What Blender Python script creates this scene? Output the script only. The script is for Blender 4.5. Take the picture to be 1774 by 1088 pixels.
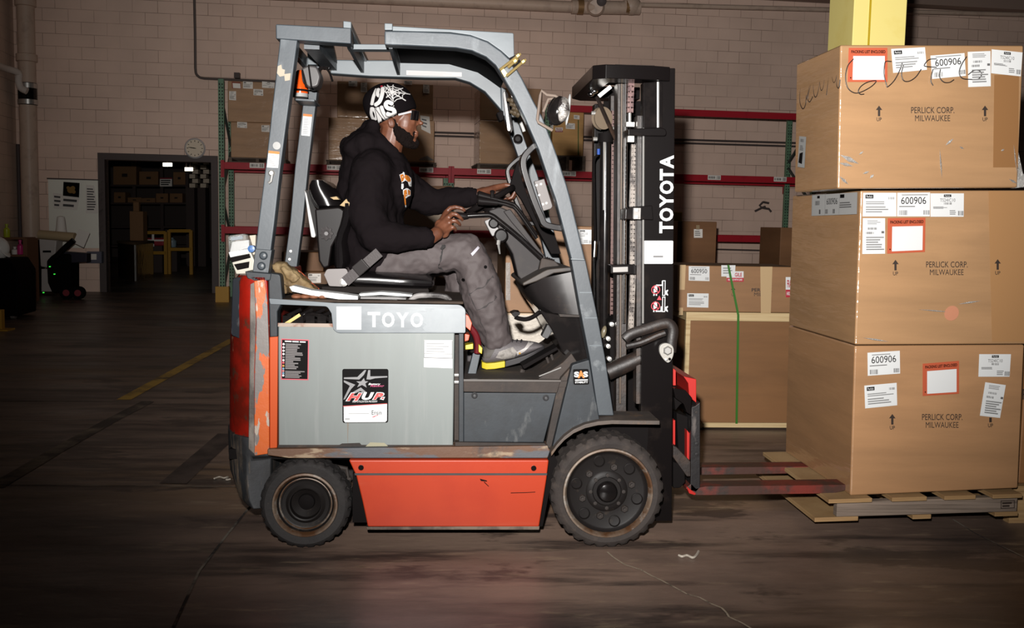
import bpy, bmesh, math, random
from mathutils import Vector as V, Matrix
from math import sin, cos, pi, sqrt, atan2, radians as RAD
random.seed(7)
sc = bpy.context.scene
COL = sc.collection
for o in list(bpy.data.objects):
    bpy.data.objects.remove(o)

# ------------------------------------------------------------ camera (35 mm lens, 1774 x 1088)
FPX = 1724.0
CAM = V((0.524, -3.861, 1.299))
_a, _p, _r = RAD(4.1), math.atan(158 / FPX), 0.019
FWD = V((sin(_a) * cos(_p), cos(_a) * cos(_p), -sin(_p)))
_r0 = V((cos(_a), -sin(_a), 0)); _u0 = _r0.cross(FWD)
RT = _r0 * cos(_r) + _u0 * sin(_r)
UP = _u0 * cos(_r) - _r0 * sin(_r)
cd = bpy.data.cameras.new('camera'); cam = bpy.data.objects.new('camera', cd); COL.objects.link(cam)
cd.sensor_width = 36; cd.lens = 36 * FPX / 1774; cd.clip_end = 200; cd.clip_start = 0.05
cam.matrix_world = Matrix(((RT.x, UP.x, -FWD.x, CAM.x), (RT.y, UP.y, -FWD.y, CAM.y), (RT.z, UP.z, -FWD.z, CAM.z), (0, 0, 0, 1)))
sc.camera = cam

# ------------------------------------------------------------ light
sc.view_settings.view_transform = 'Standard'; sc.view_settings.look = 'None'
sc.view_settings.gamma = 1; sc.view_settings.use_curve_mapping = False
sc.view_settings.exposure = 0.0
wd = bpy.data.worlds.new('world'); sc.world = wd; wd.use_nodes = True
wd.node_tree.nodes['Background'].inputs[0].default_value = (1.0, 0.86, 0.78, 1)
wd.node_tree.nodes['Background'].inputs[1].default_value = 0.010

def aim(o, d):
    o.rotation_euler = V(d).to_track_quat('-Z', 'Y').to_euler()

fl = bpy.data.lights.new('camera_flash', 'SPOT'); flo = bpy.data.objects.new('camera_flash', fl); COL.objects.link(flo)
fl.energy = 3100; fl.spot_size = RAD(77); fl.spot_blend = 1.0; fl.shadow_soft_size = 0.035; fl.color = (1, 0.965, 0.93)
flo.location = CAM + UP * 0.26 - RT * 0.08
aim(flo, FWD * FPX + RT * (1040 - 887) + UP * (544 - 215))

def fill_light_at(name, loc, size, power, col):
    l = bpy.data.lights.new(name, 'AREA'); o = bpy.data.objects.new(name, l); COL.objects.link(o)
    l.energy = power; l.size = size; l.color = col; o.location = loc
    return o
# unseen area lights added under the ceiling to lift the upper back wall
fill_light_at('wall_fill_light', (1.2, 11.2, 5.75), 1.4, 11, (1, 0.80, 0.68))
fill_light_at('wall_fill_light', (-4.5, 10.0, 5.75), 1.4, 2, (1, 0.80, 0.68))

# ------------------------------------------------------------ pixel -> place helpers
def ray(px, py):
    return FWD + RT * ((px - 887) / FPX) + UP * ((544 - py) / FPX)
def PL(px, py, pt, n):
    d = ray(px, py)
    return CAM + d * ((V(pt) - CAM).dot(n) / d.dot(n))
def P(px, py, Y): return PL(px, py, (0, Y, 0), V((0, 1, 0)))
def PX(px, py, X): return PL(px, py, (X, 0, 0), V((1, 0, 0)))
def PZ(px, py, z=0.0): return PL(px, py, (0, 0, z), V((0, 0, 1)))
WA = RAD(4.2)
TW = V((cos(WA), sin(WA), 0)); NW = V((sin(WA), -cos(WA), 0)); ZU = V((0, 0, 1))
W0 = CAM + ray(150, 505) * 16.85; W0.z = 0
R0 = CAM + ray(387, 522) * 15.35; R0.z = 0
def PW(px, py, off=0.0): return PL(px, py, W0 + NW * off, NW)
def PR(px, py, off=0.0): return PL(px, py, R0 + NW * off, NW)

def rp(pts, n=4):
    """round polygon corners: each (x, y) or (x, y, r)"""
    out = []; N = len(pts)
    for i, p in enumerate(pts):
        r = p[2] if len(p) > 2 else 0
        if not r: out.append((p[0], p[1])); continue
        c = V(p[:2]); a = V(pts[i - 1][:2]) - c; b = V(pts[(i + 1) % N][:2]) - c
        ra = min(r, a.length * .49); rb = min(r, b.length * .49)
        A = c + a.normalized() * ra; B = c + b.normalized() * rb
        for k in range(n + 1):
            t = k / n; q = A * (1 - t) ** 2 + c * 2 * t * (1 - t) + B * t * t
            out.append((q.x, q.y))
    return out
def smooth_path(pts, n=5):
    """Catmull-Rom through vectors"""
    pts = [V(p) for p in pts]
    if len(pts) < 3: return pts
    ex = [pts[0] * 2 - pts[1]] + pts + [pts[-1] * 2 - pts[-2]]
    out = []
    for i in range(1, len(ex) - 2):
        a, b, c, d = ex[i - 1:i + 3]
        for k in range(n):
            t = k / n
            out.append(.5 * ((2 * b) + (c - a) * t + (2 * a - 5 * b + 4 * c - d) * t * t + (3 * b - a - 3 * c + d) * t ** 3))
    out.append(pts[-1])
    return out

# ------------------------------------------------------------ materials
def lin(c):
    return tuple(((x / 255) / 12.92 if x / 255 <= .04045 else ((x / 255 + .055) / 1.055) ** 2.4) for x in c)
def alb(c, k=2.0):
    k = k * 1.54 if k > 1.05 else k
    return tuple(min(x / k, .85) for x in lin(c))
MATS = {}
def M(name, col, rough=.5, metal=0.0, spec=.35, k=2.0, coat=0.0, coat_r=.08, layers=(), bump=None, cbump=None, trans=0.0, alpha=1.0, emit=None, sheen=0.0, coat_ior=1.5):
    """layers: (colour, scale, lo, hi, stretch xyz)  mixed over the base by noise; bump: (scale, strength, stretch)"""
    if name in MATS: return MATS[name]
    m = bpy.data.materials.new(name); m.use_nodes = True; nt = m.node_tree; b = nt.nodes['Principled BSDF']; L = nt.links.new
    b.inputs['Roughness'].default_value = rough; b.inputs['Metallic'].default_value = metal
    b.inputs['Specular IOR Level'].default_value = spec
    b.inputs['Coat Weight'].default_value = coat; b.inputs['Coat Roughness'].default_value = coat_r
    b.inputs['Transmission Weight'].default_value = trans; b.inputs['Alpha'].default_value = alpha
    b.inputs['Sheen Weight'].default_value = sheen; b.inputs['Coat IOR'].default_value = coat_ior
    c = alb(col, k); b.inputs['Base Color'].default_value = (*c, 1)
    tc = nt.nodes.new('ShaderNodeTexCoord')
    def noise(scale, stretch=(1, 1, 1), detail=6, rg=.6, seed=0):
        mp = nt.nodes.new('ShaderNodeMapping'); mp.inputs['Scale'].default_value = stretch
        mp.inputs['Location'].default_value = (seed * 3.1, seed * 1.7, seed * .9)
        L(tc.outputs['Object'], mp.inputs['Vector'])
        n = nt.nodes.new('ShaderNodeTexNoise'); n.inputs['Scale'].default_value = scale
        n.inputs['Detail'].default_value = detail; n.inputs['Roughness'].default_value = rg
        L(mp.outputs[0], n.inputs['Vector']); return n.outputs['Fac']
    prev = None
    for i, ly in enumerate(layers):
        c2, s, lo, hi = ly[:4]; st = ly[4] if len(ly) > 4 else (1, 1, 1)
        mr = nt.nodes.new('ShaderNodeMapRange'); mr.inputs['From Min'].default_value = lo; mr.inputs['From Max'].default_value = hi
        if len(ly) > 5: mr.inputs['To Max'].default_value = ly[5]
        L(noise(s, st, seed=i + 1), mr.inputs['Value'])
        mx = nt.nodes.new('ShaderNodeMix'); mx.data_type = 'RGBA'
        L(mr.outputs[0], mx.inputs['Factor'])
        if prev is None: mx.inputs['A'].default_value = (*c, 1)
        else: L(prev, mx.inputs['A'])
        mx.inputs['B'].default_value = (*alb(c2, k), 1); prev = mx.outputs['Result']
    if prev is not None: L(prev, b.inputs['Base Color'])
    if bump:
        bn = nt.nodes.new('ShaderNodeBump'); bn.inputs['Strength'].default_value = bump[1]; bn.inputs['Distance'].default_value = .02
        L(noise(bump[0], bump[2] if len(bump) > 2 else (1, 1, 1), seed=9), bn.inputs['Height']); L(bn.outputs[0], b.inputs['Normal'])
    if cbump:
        bn = nt.nodes.new('ShaderNodeBump'); bn.inputs['Strength'].default_value = cbump[1]; bn.inputs['Distance'].default_value = .02
        L(noise(cbump[0], cbump[2] if len(cbump) > 2 else (1, 1, 1), seed=7, detail=4), bn.inputs['Height']); L(bn.outputs[0], b.inputs['Coat Normal'])
    if emit:
        b.inputs['Emission Color'].default_value = (*lin(emit[0]), 1); b.inputs['Emission Strength'].default_value = emit[1]
    MATS[name] = m
    return m

# ------------------------------------------------------------ mesh builder
WL = {}
class MB:
    def __init__(s): s.v = []; s.f = []; s.m = []
    def add(s, vs, fs, mi=0):
        b = len(s.v); s.v += [V(x) for x in vs]
        for f in fs: s.f.append([b + i for i in f]); s.m.append(mi)
        return s
    def loft(s, loops, caps=True, mi=0, closed=True):
        n = len(loops[0]); vs = [p for l in loops for p in l]; fs = []
        for k in range(len(loops) - 1):
            for i in range(n if closed else n - 1):
                j = (i + 1) % n; fs.append((k * n + i, k * n + j, (k + 1) * n + j, (k + 1) * n + i))
        if caps:
            fs.append(tuple(range(n))[::-1]); fs.append(tuple((len(loops) - 1) * n + i for i in range(n)))
        return s.add(vs, fs, mi)
    def ext(s, pts, Y0, Y1, mi=0):
        A = [P(x, y, Y0) for x, y in rp(pts)]; d = V((0, Y1 - Y0, 0))
        return s.loft([A, [a + d for a in A]], mi=mi)
    def extw(s, pts, d, mi=0):
        A = [V(p) for p in pts]; d = V(d)
        return s.loft([A, [a + d for a in A]], mi=mi)
    def box(s, c, sz, ax=None, mi=0):
        c = V(c); x, y, z = ax if ax else (V((1, 0, 0)), V((0, 1, 0)), V((0, 0, 1)))
        hx, hy, hz = sz[0] / 2, sz[1] / 2, sz[2] / 2
        q = [c + x * a * hx + y * b * hy + z * d * hz for d in (-1, 1) for a, b in ((-1, -1), (1, -1), (1, 1), (-1, 1))]
        return s.add(q, [(3, 2, 1, 0), (4, 5, 6, 7), (0, 1, 5, 4), (1, 2, 6, 5), (2, 3, 7, 6), (3, 0, 4, 7)], mi)
    def tube(s, pts, r, n=10, mi=0, flat=1.0, closed=False):
        pts = [V(p) for p in pts]; N = len(pts); rs = r if isinstance(r, (list, tuple)) else [r] * N
        loops = []; t0 = (pts[1] - pts[0]).normalized()
        a = V((0, 1, 0)) if abs(t0.y) < .9 else V((1, 0, 0)); u = (a - t0 * a.dot(t0)).normalized()
        for i in range(N):
            if closed: t = (pts[(i + 1) % N] - pts[i - 1]).normalized()
            else: t = (pts[min(i + 1, N - 1)] - pts[max(i - 1, 0)]).normalized()
            u = (u - t * u.dot(t)).normalized(); w = t.cross(u)
            loops.append([pts[i] + (u * cos(2 * pi * k / n) + w * sin(2 * pi * k / n) * flat) * rs[i] for k in range(n)])
        if closed: loops.append(loops[0])
        return s.loft(loops, caps=not closed, mi=mi)
    def bar(s, p0, p1, w, h, up=(0, 0, 1), mi=0):
        p0, p1 = V(p0), V(p1); x = (p1 - p0); L = x.length; x.normalize(); u = V(up); z = (u - x * u.dot(x)).normalized(); y = z.cross(x)
        return s.box((p0 + p1) / 2, (L, w, h), (x, y, z), mi)
    def lathe(s, o, ax, prof, n=32, mi=0, ring=False, caps=True):
        o = V(o); ax = V(ax).normalized(); a = V((0, 0, 1)) if abs(ax.z) < .9 else V((1, 0, 0)); u = (a - ax * a.dot(ax)).normalized(); w = ax.cross(u)
        loops = [[o + ax * h + (u * cos(2 * pi * k / n) + w * sin(2 * pi * k / n)) * max(r, 1e-5) for k in range(n)] for r, h in prof]
        if ring: loops.append(loops[0])
        return s.loft(loops, mi=mi, caps=caps and not ring)
    def ell(s, c, rx, ry, rz, ang=0.0, n=16, mi=0):
        """ellipsoid, ang tilts it in the XZ plane (nose up positive)"""
        c = V(c); X = V((cos(ang), 0, sin(ang))); Z = V((-sin(ang), 0, cos(ang))); Y = V((0, 1, 0)); loops = []
        h = n // 2
        for i in range(h + 1):
            t = max(min(pi * i / h, pi - 1e-3), 1e-3)
            loops.append([c + X * rx * sin(t) * cos(2 * pi * k / n) + Y * ry * sin(t) * sin(2 * pi * k / n) + Z * rz * cos(t) for k in range(n)])
        return s.loft(loops, mi=mi)
    def pillow(s, secs, Y0, Y1, vert=False, e=.55, n=28):
        """soft cushion: sections (x, y_top, y_bottom), or (y, x_left, x_right) when vert; the first and last close it"""
        loops = []; Yc = (Y0 + Y1) / 2; hw = (Y1 - Y0) / 2; m = len(secs)
        for i, (a, b0, b1) in enumerate(secs):
            p0, p1 = (P(a, b0, Y0), P(a, b1, Y0)) if not vert else (P(b0, a, Y0), P(b1, a, Y0))
            c = (p0 + p1) / 2; d = (p0 - p1) / 2; k = .86 if i in (0, m - 1) else 1.0
            sg = lambda v, ex: abs(v) ** ex * (1 if v >= 0 else -1)
            loops.append([V((c.x, Yc, c.z)) + d * sg(cos(2 * pi * j / n), .8) + V((0, hw * k, 0)) * sg(sin(2 * pi * j / n), e) for j in range(n)])
        return s.loft(loops)
    def caps(s, p0, p1, r0, r1, n=14):
        p0, p1 = V(p0), V(p1); s.tube([p0, p1], [r0, r1], n)
        s.ell(p0, r0, r0, r0, n=n); return s.ell(p1, r1, r1, r1, n=n)
    def chain(s, ps, rs, n=14):
        for i in range(len(ps) - 1): s.caps(ps[i], ps[i + 1], rs[i], rs[i + 1], n)
        return s
    def build(s, name, mats, parent=None, bev=0.0, seg=2, sub=0, sharp=35, rem=0.0, sm=0, disp=None, recalc=True, solid=0.0, flatn=False):
        mats = mats if isinstance(mats, (list, tuple)) else [mats]
        lo = V((min(p.x for p in s.v), min(p.y for p in s.v), min(p.z for p in s.v)))
        hi = V((max(p.x for p in s.v), max(p.y for p in s.v), max(p.z for p in s.v)))
        c = (lo + hi) / 2
        if parent is None: c.z = lo.z
        me = bpy.data.meshes.new(name); me.from_pydata([tuple(p - c) for p in s.v], [], s.f)
        for m in mats: me.materials.append(m)
        for i, p in enumerate(me.polygons): p.material_index = s.m[i]
        if recalc:
            bm = bmesh.new(); bm.from_mesh(me); bmesh.ops.recalc_face_normals(bm, faces=bm.faces); bm.to_mesh(me); bm.free()
        if not flatn:
            me.shade_smooth()
            if not rem: me.set_sharp_from_angle(angle=RAD(sharp))
        o = bpy.data.objects.new(name, me); COL.objects.link(o)
        if parent is not None:
            o.parent = parent; o.location = c - WL[parent]
        else: o.location = c
        WL[o] = c.copy()
        if solid:
            d = o.modifiers.new('solid', 'SOLIDIFY'); d.thickness = solid; d.offset = 0
        if bev:
            d = o.modifiers.new('bevel', 'BEVEL'); d.width = bev; d.segments = seg; d.limit_method = 'ANGLE'; d.angle_limit = RAD(35); d.harden_normals = True
        if rem:
            d = o.modifiers.new('remesh', 'REMESH'); d.mode = 'VOXEL'; d.voxel_size = rem; d.use_smooth_shade = True
        if sub:
            d = o.modifiers.new('sub', 'SUBSURF'); d.levels = d.render_levels = sub
        if sm:
            d = o.modifiers.new('smooth', 'SMOOTH'); d.iterations = sm; d.factor = .5
        if disp:
            tx = bpy.data.textures.new(name + '_folds', 'CLOUDS'); tx.noise_scale = disp[0]; tx.noise_depth = 3
            d = o.modifiers.new('folds', 'DISPLACE'); d.texture = tx; d.strength = disp[1]; d.mid_level = .5; d.texture_coords = 'LOCAL'
        return o

def top(o, label, cat, group=None, kind=None):
    o['label'] = label; o['category'] = cat
    if group: o['group'] = group
    if kind: o['kind'] = kind
    return o
def struct(o): o['kind'] = 'structure'; return o
def thing(name, label, cat, loc, group=None):
    o = bpy.data.objects.new(name, None); COL.objects.link(o); o.location = loc; o.empty_display_size = .1
    WL[o] = V(loc); return top(o, label, cat, group)
def copy_tree(o, off, parent=None):
    c = o.copy(); COL.objects.link(c); WL[c] = WL[o] + V(off)
    if parent is not None: c.parent = parent
    else: c.location = o.location + V(off)
    for ch in o.children: copy_tree(ch, off, c)
    return c

# ------------------------------------------------------------ flat print: labels, lettering, marks
_TX = {}
def text_geo(t, bold=0.0, shear=0.0):
    key = (t, bold, shear)
    if key not in _TX:
        cu = bpy.data.curves.new('t', 'FONT'); cu.body = t; cu.offset = bold; cu.shear = shear; cu.resolution_u = 3
        ob = bpy.data.objects.new('t', cu); COL.objects.link(ob)
        bpy.context.view_layer.update()
        me = bpy.data.meshes.new_from_object(ob.evaluated_get(bpy.context.evaluated_depsgraph_get()))
        vs = [(v.co.x, v.co.y) for v in me.vertices]; fs = [tuple(p.vertices) for p in me.polygons]
        bpy.data.objects.remove(ob); bpy.data.curves.remove(cu); bpy.data.meshes.remove(me)
        xs = [v[0] for v in vs]; ys = [v[1] for v in vs]; x0, x1, y0, y1 = min(xs), max(xs), min(ys), max(ys)
        _TX[key] = ([((x - x0) / (x1 - x0), (y - y0) / (y1 - y0)) for x, y in vs], fs)
    return _TX[key]
class Dec:
    """print on a four-cornered surface patch (tl, tr, br, bl); u to the right, v up, both 0..1"""
    def __init__(s, quad, lift=.0015, flip=False):
        s.q = [V(p) for p in quad]; n = (s.q[1] - s.q[0]).cross(s.q[3] - s.q[0]).normalized()
        if n.dot(CAM - s.q[0]) < 0: n = -n
        s.n = n; s.lift = lift; s.lv = 0; s.b = MB()
        s.ar = ((s.q[1] - s.q[0]).length) / max((s.q[3] - s.q[0]).length, 1e-6)
    def pt(s, u, v, l=0.0):
        t = s.q[0] * (1 - u) + s.q[1] * u; b = s.q[3] * (1 - u) + s.q[2] * u
        return b * (1 - v) + t * v + s.n * (s.lift + l)
    def nx(s): s.lv += .0005; return s.lv
    def poly(s, pts, mi=0):
        l = s.nx(); s.b.add([s.pt(u, v, l) for u, v in pts], [tuple(range(len(pts)))], mi); return s
    def rect(s, u0, v0, u1, v1, mi=0): return s.poly([(u0, v0), (u1, v0), (u1, v1), (u0, v1)], mi)
    def disc(s, u, v, r, mi=0, n=20):
        return s.poly([(u + r * cos(2 * pi * k / n), v + r * s.ar * sin(2 * pi * k / n)) for k in range(n)], mi)
    def ring(s, u, v, r, r2, mi=0, n=24):
        l = s.nx(); vs = []
        for rr in (r, r2): vs += [s.pt(u + rr * cos(2 * pi * k / n), v + rr * s.ar * sin(2 * pi * k / n), l) for k in range(n)]
        s.b.add(vs, [(k, (k + 1) % n, n + (k + 1) % n, n + k) for k in range(n)], mi); return s
    def text(s, t, u0, v0, u1, v1, mi=0, bold=0.0, shear=0.0):
        l = s.nx(); vs, fs = text_geo(t, bold, shear)
        s.b.add([s.pt(u0 + x * (u1 - u0), v0 + y * (v1 - v0), l) for x, y in vs], fs, mi); return s
    def line(s, pts, w, mi=0):
        """one unbroken ribbon, w in u units"""
        l = s.nx(); q = [V((p[0], p[1] / s.ar)) for p in pts]; L = []; R_ = []
        for i, p in enumerate(q):
            t = q[min(i + 1, len(q) - 1)] - q[max(i - 1, 0)]
            if t.length < 1e-7: t = V((1, 0))
            t.normalize(); n = V((-t.y, t.x)) * w / 2
            e = t * (-w * .3 if i == 0 else w * .3 if i == len(q) - 1 else 0)
            L.append(p + n + e); R_.append(p - n + e)
        N = len(q); s.b.add([s.pt(p.x, p.y * s.ar, l) for p in L + R_], [(i, i + 1, N + i + 1, N + i) for i in range(N - 1)], mi)
        return s
    def lines(s, u0, v0, u1, v1, n, mi, fill=.45, rag=.35):
        for k in range(n):
            y = v1 - (v1 - v0) * (k + .5) / n; h = (v1 - v0) / n * fill / 2
            s.rect(u0, y - h, u1 - (u1 - u0) * random.random() * rag, y + h, mi)
        return s
    def bars(s, u0, v0, u1, v1, mi, n=12):
        x = u0; st = (u1 - u0) / n
        for k in range(n):
            s.rect(x, v0, x + st * random.choice((.35, .5, .7)), v1, mi); x += st
        return s
    def build(s, name, mats, parent=None, label=None):
        o = s.b.build(name, mats, parent, flatn=True, recalc=False)
        if label: o['label'] = label
        return o
def pq(x0, y0, x1, y1): return [(x0, y0), (x1, y0), (x1, y1), (x0, y1)]
def quadY(pts, Y): return [P(x, y, Y) for x, y in pts]

# ------------------------------------------------------------ palette
white = M('paper_white', (240, 242, 242), .6, k=1.5)
white2 = M('paper_grey', (196, 196, 194), .6)
ink = M('print_black', (22, 20, 21), .6, spec=.04)
inkg = M('print_grey', (120, 118, 118), .6)
inkl = M('print_pale', (170, 170, 170), .6)
inkb = M('carton_print', (62, 46, 36), .6)
envo = M('envelope_orange', (232, 112, 76), .4)
redp = M('print_red', (226, 40, 66), .5)
cyan = M('print_blue', (120, 180, 215), .5)
yelp = M('print_yellow', (228, 170, 50), .5)
orp = M('print_orange', (240, 140, 40), .6)

def carton_mat(name, col, film=.0, k=1.25, cb=7, cs=.22, cr=.10, ci=1.5, st=(.35, .35, 3.0)):
    c2 = tuple(min(255, x * 1.12 + 6) for x in col); c3 = tuple(x * .86 for x in col)
    return M(name, col, .55, k=k, spec=.25, coat=film, coat_r=cr, coat_ior=ci, layers=((c3, 2.2, .42, .68, (.35, .35, 3.0), .7), (c2, 1.3, .5, .75, (.5, .5, 1.5), .6)),
             bump=(90, .02), cbump=(cb, cs, st))
card = carton_mat('cardboard_plain', (150, 110, 74))
cardw = carton_mat('cardboard_under_film', (206, 160, 114), 1.0, k=1.62, cb=3.0, cs=.8, ci=1.8)
cardlo = carton_mat('cardboard_under_film_low', (196, 148, 104), 1.0, k=1.42, cb=3.0, cs=.7, ci=1.8)
cardr = carton_mat('cardboard_rack', (176, 138, 104), .7, k=1.0, cb=4.5, cs=.2)
cardr2 = carton_mat('cardboard_rack_side', (176, 138, 104), .9, k=1.0, cb=4, cs=.75, cr=.10, ci=1.8, st=(.7, .7, 1.5))
cardd = carton_mat('cardboard_brown', (150, 104, 64), k=1.2)
wood = M('pallet_wood', (196, 158, 108), .7, k=1.35, layers=(((150, 112, 70), 7, .4, .7, (.25, .25, 6)), ((214, 180, 132), 3, .5, .8, (.3, .3, 4))), bump=(30, .12, (.2, .2, 5)))
woodg = M('pallet_wood_weathered', (150, 132, 118), .8, k=1.35, layers=(((96, 82, 70), 9, .42, .68, (.2, .2, 8)), ((176, 150, 120), 4, .55, .8, (.3, .3, 4))), bump=(30, .15, (.2, .2, 5)))
woodp = M('crate_pine', (222, 196, 148), .6, k=1.35, layers=(((190, 156, 106), 8, .45, .75, (.2, 1, 6)),))
tape = M('packing_tape', (206, 176, 134), .25, k=1.35, spec=.6)
strapg = M('strap_green', (64, 140, 40), .4)
film = M('stretch_film', (225, 225, 222), .12, alpha=.30, spec=.8, bump=(26, .9))
filmw = M('stretch_film_gathered', (236, 232, 226), .15, alpha=.62, spec=.9, bump=(30, 1.0))
yel = M('safety_yellow', (218, 202, 124), .45, k=1.0, layers=(((212, 192, 108), 5, .55, .8),))
steel = M('bare_steel', (200, 198, 194), .28, metal=.85, k=1.0)
chrome = M('chrome', (225, 225, 225), .12, metal=1.0, k=1.0)
black = M('black_plastic', (32, 28, 28), .38, spec=.06)
blackg = M('black_gloss', (30, 27, 27), .12, spec=.35, layers=(((48, 42, 40), 9, .5, .75),))
blackm = M('black_matte', (26, 22, 22), .8, spec=.06)
dkm = M('dark_frame_steel', (78, 68, 66), .6, k=1.0)

# ------------------------------------------------------------ the setting
def brick_mat(name, col, mort, axis):
    m = bpy.data.materials.new(name); m.use_nodes = True; nt = m.node_tree; b = nt.nodes['Principled BSDF']; L = nt.links.new
    tc = nt.nodes.new('ShaderNodeTexCoord'); sp = nt.nodes.new('ShaderNodeSeparateXYZ'); cb = nt.nodes.new('ShaderNodeCombineXYZ')
    L(tc.outputs['Object'], sp.inputs[0]); L(sp.outputs[axis], cb.inputs[0]); L(sp.outputs[2], cb.inputs[1])
    br = nt.nodes.new('ShaderNodeTexBrick'); L(cb.outputs[0], br.inputs['Vector'])
    for k, v in (('Scale', 1), ('Brick Width', .406), ('Row Height', .203), ('Mortar Size', .0045), ('Mortar Smooth', .6), ('Bias', -.2)): br.inputs[k].default_value = v
    br.inputs['Color1'].default_value = (*alb(col, 1), 1); br.inputs['Color2'].default_value = (*alb([x * .985 for x in col], 1), 1)
    br.inputs['Mortar'].default_value = (*alb(mort, 1), 1)
    n = nt.nodes.new('ShaderNodeTexNoise'); n.inputs['Scale'].default_value = .9; n.inputs['Detail'].default_value = 8; L(tc.outputs['Object'], n.inputs['Vector'])
    mr = nt.nodes.new('ShaderNodeMapRange'); mr.inputs['From Min'].default_value = .3; mr.inputs['From Max'].default_value = .75; mr.inputs['To Min'].default_value = .86; mr.inputs['To Max'].default_value = 1.08
    L(n.outputs['Fac'], mr.inputs['Value'])
    mx = nt.nodes.new('ShaderNodeMix'); mx.data_type = 'RGBA'; mx.blend_type = 'MULTIPLY'; mx.inputs['Factor'].default_value = 1
    n2 = nt.nodes.new('ShaderNodeTexNoise'); n2.inputs['Scale'].default_value = 1.1; n2.inputs['Detail'].default_value = 3; L(tc.outputs['Object'], n2.inputs['Vector'])
    m2 = nt.nodes.new('ShaderNodeMapRange'); m2.inputs['From Min'].default_value = .40; m2.inputs['From Max'].default_value = .62; m2.inputs['To Min'].default_value = .12; L(n2.outputs['Fac'], m2.inputs['Value'])
    jx = nt.nodes.new('ShaderNodeMix'); jx.data_type = 'RGBA'; jx.inputs['A'].default_value = (*alb(col, 1), 1); L(m2.outputs[0], jx.inputs['Factor']); L(br.outputs['Color'], jx.inputs['B'])
    L(jx.outputs['Result'], mx.inputs['A']); L(mr.outputs[0], mx.inputs['B']); L(mx.outputs['Result'], b.inputs['Base Color'])
    b.inputs['Roughness'].default_value = .55; b.inputs['Specular IOR Level'].default_value = .3
    bp = nt.nodes.new('ShaderNodeBump'); bp.inputs['Strength'].default_value = .5; bp.inputs['Distance'].default_value = .01; bp.invert = True
    L(br.outputs['Fac'], bp.inputs['Height']); L(bp.outputs[0], b.inputs['Normal'])
    return m
brick = brick_mat('painted_block', (232, 202, 184), (140, 114, 102), 0)
brickl = brick_mat('painted_block_side', (214, 188, 170), (160, 138, 124), 1)

def floor_mat():
    m = bpy.data.materials.new('stained_concrete'); m.use_nodes = True; nt = m.node_tree; b = nt.nodes['Principled BSDF']; L = nt.links.new
    tc = nt.nodes.new('ShaderNodeTexCoord')
    def ns(scale, st, det=8, off=0):
        mp = nt.nodes.new('ShaderNodeMapping'); mp.inputs['Scale'].default_value = st; mp.inputs['Location'].default_value = (off, off * 2, 0); L(tc.outputs['Object'], mp.inputs[0])
        n = nt.nodes.new('ShaderNodeTexNoise'); n.inputs['Scale'].default_value = scale; n.inputs['Detail'].default_value = det; n.inputs['Roughness'].default_value = .62; L(mp.outputs[0], n.inputs[0]); return n.outputs['Fac']
    def mr(x, a, c, o0=0, o1=1):
        r = nt.nodes.new('ShaderNodeMapRange'); r.inputs[1].default_value = a; r.inputs[2].default_value = c; r.inputs[3].default_value = o0; r.inputs[4].default_value = o1; L(x, r.inputs[0]); return r.outputs[0]
    def mix(f, A, B):
        x = nt.nodes.new('ShaderNodeMix'); x.data_type = 'RGBA'; L(f, x.inputs['Factor'])
        for k, q in (('A', A), ('B', B)):
            if isinstance(q, tuple): x.inputs[k].default_value = (*lin(q), 1)
            else: L(q, x.inputs[k])
        return x.outputs['Result']
    c = mix(mr(ns(.9, (.45, 1, 1)), .36, .62), (54, 45, 42), (118, 98, 86))
    c = mix(mr(ns(.5, (.25, 1.4, 1), off=3.3), .52, .68, 0, .7), c, (120, 94, 66))
    c = mix(mr(ns(3.2, (.3, 2.0, 1), off=8), .50, .62, 0, .8), c, (40, 34, 32))
    c = mix(mr(ns(1.3, (.8, 1.6, 1), off=5), .57, .61, 0, .75), c, (38, 31, 29))
    c = mix(mr(ns(16, (.25, 1, 1), off=2), .58, .72, 0, .4), c, (150, 132, 108))
    L(c, b.inputs['Base Color'])
    L(mr(ns(2.5, (.3, 1.5, 1), off=1), .3, .7, .30, .52), b.inputs['Roughness'])
    b.inputs['Specular IOR Level'].default_value = .45
    bp = nt.nodes.new('ShaderNodeBump'); bp.inputs['Strength'].default_value = .10; bp.inputs['Distance'].default_value = .02
    L(ns(14, (.5, 1, 1)), bp.inputs['Height']); L(bp.outputs[0], b.inputs['Normal'])
    return m
mfloor = floor_mat()

b = MB(); b.box((2, 13, -.05), (44, 50, .1))
floor = struct(b.build('floor', mfloor, flatn=True))
# joints, painted line, crack and scuffs lie in the slab
def floor_strip(name, pts, w, mat, n=1):
    b = MB(); q = [PZ(x, y) for x, y in pts]
    for i in range(len(q) - 1):
        d = (q[i + 1] - q[i]).normalized(); s = V((-d.y, d.x, 0)) * w / 2; up = V((0, 0, .0025))
        b.add([q[i] + s + up, q[i + 1] + s + up, q[i + 1] - s + up, q[i] - s + up], [(0, 1, 2, 3)])
    return b.build(name, mat, floor, flatn=True)
jm = M('joint_dust', (170, 158, 142), .9, k=1.6, layers=(((60, 50, 46), 6, .42, .6),))
jd = M('joint_dark', (26, 22, 22), .9, k=3)
yl = M('floor_yellow', (190, 150, 64), .6, k=1.0, layers=(((80, 66, 50), 5, .45, .66),))
yg = M('floor_line_worn', (140, 124, 106), .7, k=1.0, layers=(((70, 60, 54), 3, .36, .55),))
scuff = M('tyre_mark', (40, 34, 33), .5, k=1.0, layers=(((72, 61, 56), 4, .42, .6, (1, 1, 1)),))
floor_strip('floor_joint', [(0, 695), (130, 695.5), (262, 696)], .012, jm)
floor_strip('floor_joint', [(-10, 841), (180, 842), (440, 844)], .010, jm)
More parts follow.
